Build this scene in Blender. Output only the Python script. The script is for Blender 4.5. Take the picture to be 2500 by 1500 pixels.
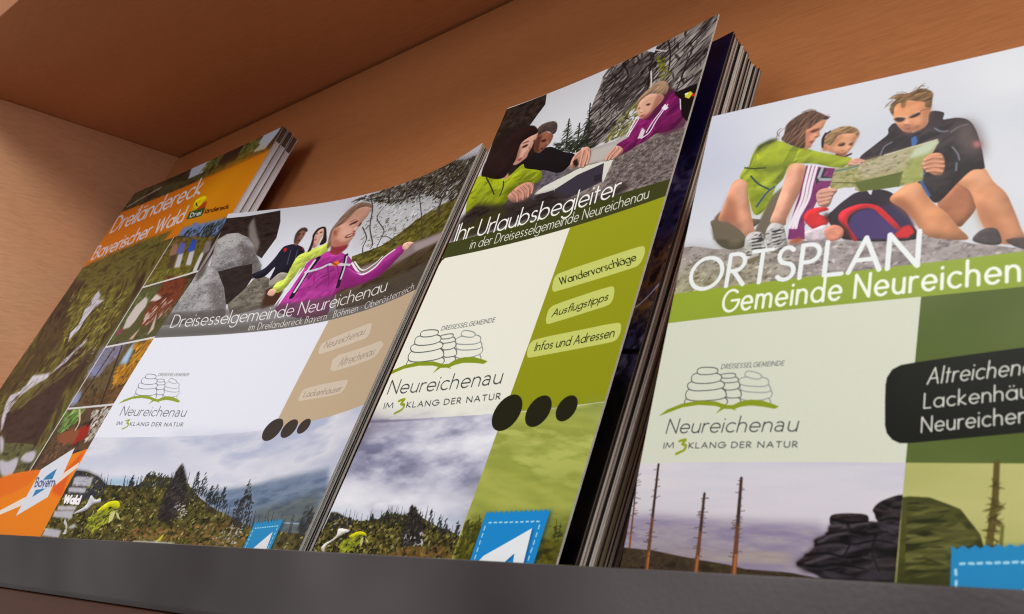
import bpy, bmesh, math, random
import numpy as np
# ---------------------------------------------------------------- camera, world, lamps, exposure
sc = bpy.context.scene
for o in list(bpy.data.objects): bpy.data.objects.remove(o)
Z0 = 28.0                                   # everything is laid out in millimetres, shelf floor at z = 0
MM = .001
RW = np.array([[0.755867, 0.654573, 0.014096], [0.140112, -0.18275, 0.973124], [0.639557, -0.733578, -0.229849]])                         # columns: shelf right, shelf depth, up, seen from the camera
cam_d = bpy.data.cameras.new('camera'); cam = bpy.data.objects.new('camera', cam_d); sc.collection.objects.link(cam)
cam_d.sensor_width = 36; cam_d.sensor_fit = 'HORIZONTAL'; cam_d.lens = 2200 / 2500 * 36
from mathutils import Matrix, Vector
m4 = Matrix([list(map(float, RW.T[i])) + [0] for i in range(3)] + [[0, 0, 0, 1]]); m4.translation = Vector((0, 0, Z0 * MM))
cam.matrix_world = m4
cam_d.clip_start = .01; cam_d.clip_end = 50
cam_d.dof.use_dof = True; cam_d.dof.focus_distance = .36; cam_d.dof.aperture_fstop = 40
sc.camera = cam
w = bpy.data.worlds.new("World"); sc.world = w; w.use_nodes = True
bg = w.node_tree.nodes['Background']; bg.inputs[0].default_value = (1.0, .97, .95, 1); bg.inputs[1].default_value = .30
def lamp(name, loc, look, size, sy, power, col):
    l = bpy.data.lights.new(name, 'AREA'); l.shape = 'RECTANGLE'; l.size = size; l.size_y = sy; l.energy = power; l.color = col
    o = bpy.data.objects.new(name, l); sc.collection.objects.link(o); o.location = loc
    o.rotation_euler = (Vector(look) - Vector(loc)).to_track_quat('-Z', 'Y').to_euler(); return o
lamp('room_front_light', (-.30, -1.25, .30), (-.3, .25, .10), .9, .6, 5.6, (.97, .98, 1.0))  # unseen broad area light facing the shelf from the front
lamp('right_fill_light', (1.15, -.75, .95), (-.45, .25, .08), .5, .4, 18., (1.0, .96, .9))  # fill light added on the right for page edges and left side panel
lamp('ceiling_room_light', (-.25, -.5, 1.38), (-.3, .25, .05), .7, .3, 8, (1.0, .97, .92))
sc.view_settings.view_transform = 'Standard'; sc.view_settings.look = 'None'; sc.view_settings.exposure = 0; sc.view_settings.gamma = 1
sc.cycles.max_bounces = 6; sc.cycles.filter_width = 1.1; sc.cycles.use_denoising = True
# ---------------------------------------------------------------- materials
def lin(c): return tuple(((v / 255 + .055) / 1.055) ** 2.4 if v > 10 else v / 255 / 12.92 for v in c) + (1,)
def newmat(n):
    m = bpy.data.materials.new(n); m.use_nodes = True; return m, m.node_tree, m.node_tree.nodes['Principled BSDF']
def link(t, a, b): t.links.new(a, b)
def node(t, ty, **k):
    n = t.nodes.new(ty)
    for a, v in k.items():
        if a.startswith('i_'): n.inputs[a[2:].replace('_', ' ')].default_value = v
        else: setattr(n, a, v)
    return n
def ramp(t, stops):
    r = t.nodes.new('ShaderNodeValToRGB'); e = r.color_ramp.elements
    while len(e) < len(stops): e.new(.5)
    for k, (p, c) in enumerate(stops): e[k].position = p; e[k].color = lin(c)
    return r
def wood(name, dark, mid, light, axis, rough=.36, gloss=.5):
    m, t, b = newmat(name)
    tc = node(t, 'ShaderNodeTexCoord'); mp = node(t, 'ShaderNodeMapping'); link(t, tc.outputs['Object'], mp.inputs[0])
    sc_ = [14., 14., 14.]; sc_[axis] = 1.2; mp.inputs['Scale'].default_value = sc_
    n1 = node(t, 'ShaderNodeTexNoise', i_Scale=1.0, i_Detail=5.0, i_Roughness=.5, i_Distortion=.3); link(t, mp.outputs[0], n1.inputs['Vector'])
    mp2 = node(t, 'ShaderNodeMapping'); link(t, tc.outputs['Object'], mp2.inputs[0]); s2 = [1000., 1000., 1000.]; s2[axis] = 110.; mp2.inputs['Scale'].default_value = s2
    n2 = node(t, 'ShaderNodeTexNoise', i_Scale=1.0, i_Detail=4.0, i_Roughness=.6); link(t, mp2.outputs[0], n2.inputs['Vector'])
    mp3 = node(t, 'ShaderNodeMapping'); link(t, tc.outputs['Object'], mp3.inputs[0]); s3 = [4.5, 4.5, 4.5]; s3[axis] = 1.3; mp3.inputs['Scale'].default_value = s3
    n3 = node(t, 'ShaderNodeTexNoise', i_Scale=1.0, i_Detail=2.0); link(t, mp3.outputs[0], n3.inputs['Vector'])
    r1 = ramp(t, [(.30, dark), (.5, mid), (.72, light)])
    mx = node(t, 'ShaderNodeMath', operation='MULTIPLY_ADD'); link(t, n3.outputs[0], mx.inputs[0]); mx.inputs[1].default_value = .6; 
    ad = node(t, 'ShaderNodeMath', operation='MULTIPLY_ADD'); link(t, n1.outputs[0], ad.inputs[0]); ad.inputs[1].default_value = .4; ad.inputs[2].default_value = 0
    link(t, ad.outputs[0], mx.inputs[2]); link(t, mx.outputs[0], r1.inputs[0])
    r2 = ramp(t, [(.3, (186, 172, 162)), (.6, (255, 255, 255))]); link(t, n2.outputs[0], r2.inputs[0])
    mul = node(t, 'ShaderNodeMix', data_type='RGBA', blend_type='MULTIPLY'); mul.inputs['Factor'].default_value = .3
    link(t, r1.outputs[0], mul.inputs['A']); link(t, r2.outputs[0], mul.inputs['B']); link(t, mul.outputs['Result'], b.inputs['Base Color'])
    bp = node(t, 'ShaderNodeBump', i_Strength=.04, i_Distance=.0002); link(t, n2.outputs[0], bp.inputs['Height']); link(t, bp.outputs[0], b.inputs['Normal'])
    rr = node(t, 'ShaderNodeMapRange'); rr.inputs['To Min'].default_value = rough - .06; rr.inputs['To Max'].default_value = rough + .1; link(t, n1.outputs[0], rr.inputs['Value']); link(t, rr.outputs[0], b.inputs['Roughness'])
    b.inputs['Specular IOR Level'].default_value = gloss; return m
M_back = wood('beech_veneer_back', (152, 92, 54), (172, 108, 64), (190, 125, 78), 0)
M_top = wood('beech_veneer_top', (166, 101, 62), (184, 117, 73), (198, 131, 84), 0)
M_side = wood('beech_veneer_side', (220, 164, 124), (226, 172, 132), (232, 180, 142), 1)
M_edge = wood('dark_front_edge', (66, 34, 20), (78, 42, 24), (94, 52, 30), 0)  # shelf board wood, coloured darker than the other panels
def metal():
    m, t, b = newmat('dark_anodised_metal')
    tc = node(t, 'ShaderNodeTexCoord'); n = node(t, 'ShaderNodeTexNoise', i_Scale=14.0, i_Detail=2.0); link(t, tc.outputs['Object'], n.inputs['Vector'])
    n2 = node(t, 'ShaderNodeTexNoise', i_Scale=900.0, i_Detail=2.0); link(t, tc.outputs['Object'], n2.inputs['Vector'])
    r = ramp(t, [(.32, (62, 55, 54)), (.68, (102, 95, 97))]); link(t, n.outputs[0], r.inputs[0]); link(t, r.outputs[0], b.inputs['Base Color'])  # mottled base tone imitates blurred reflections on the lip
    b.inputs['Metallic'].default_value = .55
    rr = node(t, 'ShaderNodeMapRange'); rr.inputs['To Min'].default_value = .22; rr.inputs['To Max'].default_value = .48; link(t, n.outputs[0], rr.inputs['Value']); link(t, rr.outputs[0], b.inputs['Roughness'])
    bp = node(t, 'ShaderNodeBump', i_Strength=.15, i_Distance=.0002); link(t, n2.outputs[0], bp.inputs['Height'])
    b2 = node(t, 'ShaderNodeBump', i_Strength=.5, i_Distance=.004); link(t, n.outputs[0], b2.inputs['Height']); link(t, bp.outputs[0], b2.inputs['Normal']); link(t, b2.outputs[0], b.inputs['Normal'])
    return m
M_metal = metal()
def paper(name, c0, c1, fx=2600., fl=5., rough=.6, lines=((.3, .7))):
    # edge of a sheaf of sheets: UV x runs across the thickness (metres), UV y along the edge (metres)
    m, t, b = newmat(name)
    uv = node(t, 'ShaderNodeUVMap'); mp = node(t, 'ShaderNodeMapping'); link(t, uv.outputs[0], mp.inputs[0]); mp.inputs['Scale'].default_value = (fx, fl, 1)
    n = node(t, 'ShaderNodeTexNoise', i_Scale=1.0, i_Detail=3.0, i_Roughness=.7); link(t, mp.outputs[0], n.inputs['Vector'])
    r = ramp(t, [(lines[0], c0), (lines[1], c1)]); link(t, n.outputs[0], r.inputs[0]); link(t, r.outputs[0], b.inputs['Base Color'])
    bp = node(t, 'ShaderNodeBump', i_Strength=.6, i_Distance=.0002); link(t, n.outputs[0], bp.inputs['Height']); link(t, bp.outputs[0], b.inputs['Normal'])
    b.inputs['Roughness'].default_value = rough; return m
M_white_pages = paper('white_page_edges', (188, 184, 200), (250, 248, 255), 2400)
M_brown_pages = paper('printed_page_edges', (140, 122, 112), (240, 230, 220), 2200, 14, lines=(.32, .74))
M_grey_pages = paper('grey_page_edges', (165, 160, 152), (250, 249, 246), 2600, 4, lines=(.3, .66))
M_olive_pages = paper('olive_page_edges', (110, 106, 60), (214, 206, 150), 2600, 8)
M_dark_pages = paper('dark_page_edges', (70, 64, 60), (150, 142, 132), 2600, 6)
M_top_bleed = paper('brown_bleed_edges', (64, 46, 42), (128, 100, 88), 2400, 60)
def plain(name, c, rough=.4):
    m, t, b = newmat(name); tc = node(t, 'ShaderNodeTexCoord'); n = node(t, 'ShaderNodeTexNoise', i_Scale=400.0); link(t, tc.outputs['Object'], n.inputs['Vector'])
    r = ramp(t, [(.3, tuple(v * .92 for v in c)), (.7, c)]); link(t, n.outputs[0], r.inputs[0]); link(t, r.outputs[0], b.inputs['Base Color']); b.inputs['Roughness'].default_value = rough; return m
M_sheet = plain('white_card_edge', (214, 212, 208)); M_black_sheet = plain('dark_card_edge', (34, 30, 30)); M_brown_sheet = plain('brown_card_edge', (124, 108, 100)); M_cream_sheet = plain('cream_card', (206, 204, 194))
# ---------------------------------------------------------------- painter for the printed covers
# ---- flat-print painter: polygons, strokes, dabs, noise and a stroke alphabet, all in cover millimetres ----
def _arc(cx, cy, rx, ry, a0, a1, n=14):
    t = np.radians(np.linspace(a0, a1, n)); return [(cx + rx * math.cos(k), cy + ry * math.sin(k)) for k in t]
XH = .62
def _glyphs(dbl):
    r = XH / 2; g = {}
    def bowl(cx=.31): return _arc(cx, r, .31, r, 0, 360, 22)
    if dbl:   # double-storey a
        g['a'] = (.52, [[(.05, XH - .06)] + _arc(.22, XH - .2, .22, .2, 110, 0, 8) + [(.44, 0)], [(.44, XH * .56)] + _arc(.22, XH * .3, .22, XH * .29, 60, 300, 12) + [(.44, .12)]])
    else: g['a'] = (.62, [bowl(), [(.62, XH), (.62, 0)]])
    g['b'] = (.62, [[(0, 1.05), (0, 0)], bowl()])
    g['c'] = (.5, [_arc(.31, r, .31, r, 50, 310, 16)])
    g['d'] = (.62, [bowl(), [(.62, 1.05), (.62, 0)]])
    g['e'] = (.58, [[(.02, r), (.6, r)] + _arc(.31, r, .3, r, 8, 315, 18)])
    g['f'] = (.3, [_arc(.3, .86, .17, .2, 80, 180, 6) + [(.13, 0)], [(0, XH), (.3, XH)]])
    g['g'] = (.62, [bowl(), [(.62, XH), (.62, -.1)] + _arc(.31, -.08, .31, .26, 0, -150, 10)])
    g['h'] = (.5, [[(0, 1.05), (0, 0)], [(0, .36)] + _arc(.25, .37, .25, .25, 180, 0, 9) + [(.5, 0)]])
    g['i'] = (0., [[(0, XH), (0, 0)], [(0, .86), (0, .89)]])
    g['k'] = (.44, [[(0, 1.05), (0, 0)], [(.4, XH), (.02, .28), (.46, 0)]])
    g['l'] = (0., [[(0, 1.05), (0, 0)]])
    g['m'] = (.84, [[(0, XH), (0, 0)], [(0, .4)] + _arc(.21, .4, .21, .22, 180, 0, 8) + [(.42, 0)], [(.42, .4)] + _arc(.63, .4, .21, .22, 180, 0, 8) + [(.84, 0)]])
    g['n'] = (.5, [[(0, XH), (0, 0)], [(0, .36)] + _arc(.25, .37, .25, .25, 180, 0, 9) + [(.5, 0)]])
    g['o'] = (.62, [bowl()])
    g['p'] = (.62, [[(0, XH), (0, -.36)], bowl()])
    g['r'] = (.27, [[(0, XH), (0, 0)], [(0, .36)] + _arc(.24, .37, .24, .25, 180, 70, 6)])
    g['s'] = (.36, [_arc(.18, XH * .75, .165, XH * .25, 40, 270, 10) + _arc(.18, XH * .25, .18, XH * .25, 90, -140, 10)])
    g['t'] = (.26, [[(.12, .88), (.12, .0)], [(0, XH), (.27, XH)]])
    g['u'] = (.5, [[(0, XH), (0, .25)] + _arc(.25, .25, .25, .25, 180, 360, 9), [(.5, XH), (.5, 0)]])
    g['v'] = (.46, [[(0, XH), (.23, 0), (.46, XH)]])
    g['w'] = (.8, [[(0, XH), (.2, 0), (.4, XH), (.6, 0), (.8, XH)]])
    g['y'] = (.46, [[(0, XH), (.24, .02)], [(.48, XH), (.12, -.34)]])
    for b, k in (('a', 'ä'), ('o', 'ö')):
        w, s = g[b]; g[k] = (w, s + [[(w / 2 - .12, .86), (w / 2 - .12, .88)], [(w / 2 + .12, .86), (w / 2 + .12, .88)]])
    g['A'] = (.76, [[(0, 0), (.38, 1), (.76, 0)], [(.14, .34), (.62, .34)]])
    g['B'] = (.5, [[(0, 0), (0, 1)] + _arc(.22, .76, .24, .24, 90, -90, 8) + [(0, .52)], [(.2, .52)] + _arc(.24, .26, .27, .26, 90, -90, 8) + [(0, 0)]])
    g['D'] = (.7, [[(0, 0), (0, 1), (.2, 1)] + _arc(.2, .5, .5, .5, 90, -90, 14) + [(0, 0)]])
    g['E'] = (.44, [[(.46, 1), (0, 1), (0, 0), (.46, 0)], [(0, .52), (.42, .52)]])
    g['G'] = (.86, [_arc(.48, .5, .48, .5, 48, 360, 20) + [(.52, .5)]])
    g['I'] = (0., [[(0, 1), (0, 0)]])
    g['K'] = (.56, [[(0, 1), (0, 0)], [(.52, 1), (.02, .48), (.58, 0)]])
    g['L'] = (.42, [[(0, 1), (0, 0), (.44, 0)]])
    g['M'] = (.86, [[(0, 0), (.1, 1), (.43, .12), (.76, 1), (.86, 0)]])
    g['N'] = (.7, [[(0, 0), (0, 1), (.7, 0), (.7, 1)]])
    g['O'] = (1., [_arc(.5, .5, .5, .5, 0, 360, 30)])
    g['P'] = (.46, [[(0, 0), (0, 1), (.2, 1)] + _arc(.2, .73, .27, .27, 90, -90, 9) + [(0, .46)]])
    g['R'] = (.5, [[(0, 0), (0, 1), (.2, 1)] + _arc(.2, .73, .27, .27, 90, -90, 9) + [(0, .46)], [(.16, .46), (.5, 0)]])
    g['S'] = (.46, [_arc(.23, .75, .21, .25, 35, 270, 10) + _arc(.23, .25, .24, .25, 90, -145, 10)])
    g['T'] = (.56, [[(0, 1), (.56, 1)], [(.28, 1), (.28, 0)]])
    g['U'] = (.6, [[(0, 1), (0, .3)] + _arc(.3, .3, .3, .3, 180, 360, 10) + [(.6, 1)]])
    g['W'] = (1.1, [[(0, 1), (.28, 0), (.55, .95), (.82, 0), (1.1, 1)]])
    g['3'] = (.45, [[(.02, .95), (.42, .98), (.16, .6)] + _arc(.18, .3, .26, .3, 90, -100, 10)])
    g['·'] = (0., [[(0, .36), (0, .38)]])
    g[' '] = (.16, [])
    return g
GL = (_glyphs(False), _glyphs(True))
def _smooth(p, closed=True, k=5):
    p = np.asarray(p, float); n = len(p); out = []
    idx = range(n) if closed else range(n - 1)
    for i in idx:
        if closed: a, b, c, d = p[i - 1], p[i], p[(i + 1) % n], p[(i + 2) % n]
        else: a, b, c, d = p[max(i - 1, 0)], p[i], p[i + 1], p[min(i + 2, n - 1)]
        for j in range(k):
            t = j / k
            out.append(.5 * (2 * b + (c - a) * t + (2 * a - 5 * b + 4 * c - d) * t * t + (3 * b - a - 3 * c + d) * t ** 3))
    if not closed: out.append(p[-1])
    return np.array(out)
def _vn(h, w, sy, sx, rng):
    gh, gw = int(h / sy) + 4, int(w / sx) + 4
    g = rng.random((gh, gw)); y = np.arange(h) / sy; x = np.arange(w) / sx
    yi = y.astype(int); xi = x.astype(int); fy = y - yi; fx = x - xi
    fy = (fy * fy * (3 - 2 * fy))[:, None]; fx = (fx * fx * (3 - 2 * fx))[None]
    a = g[yi][:, xi]; b = g[yi][:, xi + 1]; c = g[yi + 1][:, xi]; d = g[yi + 1][:, xi + 1]
    return (a * (1 - fx) + b * fx) * (1 - fy) + (c * (1 - fx) + d * fx) * fy
def fbm(h, w, sy, sx, octv, seed, ridged=False):
    rng = np.random.default_rng(seed); o = np.zeros((h, w)); amp = 1; tot = 0
    for k in range(octv):
        if sy < 1.2 or sx < 1.2: break
        v = _vn(h, w, sy, sx, rng)
        if ridged: v = 1 - abs(2 * v - 1)
        o += v * amp; tot += amp; amp *= .55; sy /= 2; sx /= 2
    o /= max(tot, 1e-6); lo, hi = np.percentile(o, (3, 97)); return np.clip((o - lo) / (hi - lo + 1e-9), 0, 1)
def _blur(m, r):
    r = int(r)
    if r < 1: return m
    for ax in (0, 1):
        for _ in range(2):
            pad = [(0, 0), (0, 0)]; pad[ax] = (r + 1, r)
            c = np.cumsum(np.pad(m, pad, mode='edge'), axis=ax)
            m = (c[2 * r + 1:] - c[:-2 * r - 1]) / (2 * r + 1) if ax == 0 else (c[:, 2 * r + 1:] - c[:, :-2 * r - 1]) / (2 * r + 1)
    return m
class Canvas:
    def __init__(s, W, H, ppm, base):
        s.W, s.H, s.k = W, H, ppm; s.h, s.w = int(H * ppm), int(W * ppm)
        s.a = np.ones((s.h, s.w, 3)) * (np.array(base) / 255.); s.seed = 1
    def mask(s, pts, soft=0.):
        p = np.asarray(pts, float) * s.k; SS = 3
        pad = int(soft * s.k * 2) + 2
        x0 = max(int(p[:, 0].min()) - pad, 0); x1 = min(int(p[:, 0].max()) + pad + 1, s.w)
        y0 = max(int(p[:, 1].min()) - pad, 0); y1 = min(int(p[:, 1].max()) + pad + 1, s.h)
        if x1 <= x0 or y1 <= y0: return None
        hh, ww = (y1 - y0) * SS, (x1 - x0) * SS
        c = np.zeros((hh, ww + 1), np.int32)
        q = (p - (x0, y0)) * SS - .5; r = np.roll(q, -1, 0)
        for (ax, ay), (bx, by) in zip(q, r):
            if ay == by: continue
            if ay > by: ax, ay, bx, by = bx, by, ax, ay
            ya = max(int(math.ceil(ay)), 0); yb = min(int(math.ceil(by)), hh)
            if yb <= ya: continue
            ys = np.arange(ya, yb); xs = ax + (ys - ay) * (bx - ax) / (by - ay)
            np.add.at(c, (ys, np.clip(np.ceil(xs).astype(int), 0, ww)), 1)
        m = (np.cumsum(c, 1)[:, :ww] & 1).astype(float)
        m = m.reshape(y1 - y0, SS, x1 - x0, SS).mean((1, 3))
        if soft > 0: m = _blur(m, max(1, round(soft * s.k)))
        return x0, x1, y0, y1, m
    def put(s, box, m, col, al):
        x0, x1, y0, y1 = box; m = (m * al)[..., None]
        s.a[y0:y1, x0:x1] = s.a[y0:y1, x0:x1] * (1 - m) + col * m
    def P(s, pts, col, soft=0., al=1., sm=0, to=None, vol=None):  # polygon, flat, graded to a second colour, or modelled like a printed photo of a round thing
        if sm: pts = _smooth(pts)
        if vol is None: vol = .6 if sm and soft < .3 else 0
        r = s.mask(pts, soft)
        if r is None: return
        x0, x1, y0, y1, m = r; c = np.array(col) / 255.
        if to is not None:
            t = np.linspace(0, 1, y1 - y0)[:, None, None]; c = c * (1 - t) + np.array(to) / 255. * t
        if vol and m.shape[0] > 6 and m.shape[1] > 6:
            s.seed += 1; r = max(2, int(.13 * math.sqrt(m.sum()))); b = _blur(np.pad(m, r), r); gy, gx = np.gradient(b); gx = gx[r:-r, r:-r]; gy = gy[r:-r, r:-r]; b = b[r:-r, r:-r]
            e = (gy * .8 + gx * .5) * r * 1.1; h_, w_ = m.shape; q = math.sqrt(m.sum())
            f = fbm(h_, w_, max(q * .10, 3), max(q * .22, 3), 4, s.seed, True) - .5; g = fbm(h_, w_, max(q * .3, 3), max(q * .3, 3), 2, s.seed + 7) - .5
            if c.reshape(-1)[0] > .6 and c.reshape(-1)[0] > 1.2 * c.reshape(-1)[2] and c.reshape(-1)[1] < .72 and c.reshape(-1)[1] < .86 * c.reshape(-1)[0]: f = f * .15
            sh = 1 + vol * (np.clip(e, -.32, .32) * 1.1 - .28 * np.clip(1 - b, 0, .6) + .16 * f + .2 * g + .06); c = np.clip(c * np.clip(sh, .45, 1.35)[..., None], 0, 1)
        s.put((x0, x1, y0, y1), m, c, al)
    def X(s, pts, cols, sx, sy, soft=0., al=1., sm=0, octv=4, ridged=False, ang=0., pw=1.):   # polygon filled with a noise ramp
        if sm: pts = _smooth(pts)
        r = s.mask(pts, soft)
        if r is None: return
        x0, x1, y0, y1, m = r; s.seed += 1; h, w = y1 - y0, x1 - x0
        if ang:
            d = int(math.hypot(h, w)) + 4; n = fbm(d, d, sy * s.k, sx * s.k, octv, s.seed, ridged)
            yy, xx = np.mgrid[0:h, 0:w]; a = math.radians(ang); xc, yc = xx - w / 2, yy - h / 2
            u = np.clip((xc * math.cos(a) - yc * math.sin(a) + d / 2).astype(int), 0, d - 1)
            v = np.clip((xc * math.sin(a) + yc * math.cos(a) + d / 2).astype(int), 0, d - 1); n = n[v, u]
        else: n = fbm(h, w, sy * s.k, sx * s.k, octv, s.seed, ridged)
        n = n ** pw * (len(cols) - 1); i = np.clip(n.astype(int), 0, len(cols) - 2); f = (n - i)[..., None]
        C = np.array(cols) / 255.; s.put((x0, x1, y0, y1), m, C[i] * (1 - f) + C[i + 1] * f, al)
    def L(s, pts, col, wd, al=1., sm=0, w2=None):                 # stroke, optionally tapering to w2
        if sm: pts = _smooth(pts, False)
        p = np.asarray(pts, float) * s.k; n = len(p)
        ws = np.linspace(wd, wd if w2 is None else w2, n) * s.k / 2; pad = int(ws.max()) + 3
        x0 = max(int(p[:, 0].min()) - pad, 0); x1 = min(int(p[:, 0].max()) + pad + 1, s.w)
        y0 = max(int(p[:, 1].min()) - pad, 0); y1 = min(int(p[:, 1].max()) + pad + 1, s.h)
        if x1 <= x0 or y1 <= y0: return
        m = np.zeros((y1 - y0, x1 - x0))
        for i in range(n - 1):
            a, b = p[i], p[i + 1]; rr = max(ws[i], ws[i + 1]) + 2
            u0 = max(int(min(a[0], b[0]) - rr), x0); u1 = min(int(max(a[0], b[0]) + rr) + 2, x1)
            v0 = max(int(min(a[1], b[1]) - rr), y0); v1 = min(int(max(a[1], b[1]) + rr) + 2, y1)
            if u1 <= u0 or v1 <= v0: continue
            X = np.arange(u0, u1)[None] + .5; Y = np.arange(v0, v1)[:, None] + .5
            d = b - a; L2 = d @ d + 1e-9; t = np.clip(((X - a[0]) * d[0] + (Y - a[1]) * d[1]) / L2, 0, 1)
            ds = np.hypot(X - a[0] - t * d[0], Y - a[1] - t * d[1]); w = ws[i] + (ws[i + 1] - ws[i]) * t
            cv = np.clip(w - ds + .5, 0, 1) * np.minimum(1, 2 * w + .15)
            sub = m[v0 - y0:v1 - y0, u0 - x0:u1 - x0]; np.maximum(sub, cv, out=sub)
        s.put((x0, x1, y0, y1), m, np.array(col) / 255., al)
    def D(s, pts, n, cols, ln, wd, ang=0., jit=30., al=.8, clip=0):       # dabs of paint scattered in a polygon
        s.seed += 1; rng = np.random.default_rng(s.seed)
        r = s.mask(pts)
        if r is None: return
        x0, x1, y0, y1, m = r; ys, xs = np.nonzero(m > .5)
        if len(ys) == 0: return
        pk = rng.integers(0, len(ys), n); C = np.array(cols) / 255.
        ci = rng.integers(0, len(cols), n); aa = np.radians(ang + rng.normal(0, 1, n) * jit); sc = rng.uniform(.5, 1.3, n); br = rng.uniform(.8, 1.15, n)
        for k in range(n):
            cx, cy = xs[pk[k]] + x0, ys[pk[k]] + y0; a_, b_ = max(ln * s.k * sc[k] / 2, .6), max(wd * s.k * sc[k] / 2, .5)
            R = int(max(a_, b_)) + 2
            u0, u1, v0, v1 = max(cx - R, 0), min(cx + R + 1, s.w), max(cy - R, 0), min(cy + R + 1, s.h)
            X = np.arange(u0, u1)[None] - cx; Y = np.arange(v0, v1)[:, None] - cy; c, q = math.cos(aa[k]), math.sin(aa[k])
            d = np.hypot((X * c - Y * q) / a_, (X * q + Y * c) / b_)
            mm = np.clip((1.15 - d) * min(a_, b_), 0, 1)[..., None] * al
            if clip:
                a0, a1, b0, b1 = max(u0, x0), min(u1, x1), max(v0, y0), min(v1, y1)
                if a1 <= a0 or b1 <= b0: continue
                mm = mm[b0 - v0:b1 - v0, a0 - u0:a1 - u0] * m[b0 - y0:b1 - y0, a0 - x0:a1 - x0, None]; u0, u1, v0, v1 = a0, a1, b0, b1
            s.a[v0:v1, u0:u1] = s.a[v0:v1, u0:u1] * (1 - mm) + np.clip(C[ci[k]] * br[k], 0, 1) * mm
    def T(s, txt, p0, pt, p1, wt, col, al=1., dbl=0, gap=.2):      # text: foot and head of its first stem, end of its baseline
        G = GL[dbl]; x = 0.; runs = []
        for ch in txt:
            adv, st = G[ch]; runs += [[(x + a, b) for a, b in q] for q in st]; x += adv + gap
        x -= gap; p0, pt, p1 = (np.array(v, float) for v in (p0, pt, p1)); ex = (p1 - p0) / x; ey = pt - p0
        wt = wt * .82
        for q in runs:
            s.L([p0 + ex * a + ey * b for a, b in q], col, wt, al)

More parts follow.
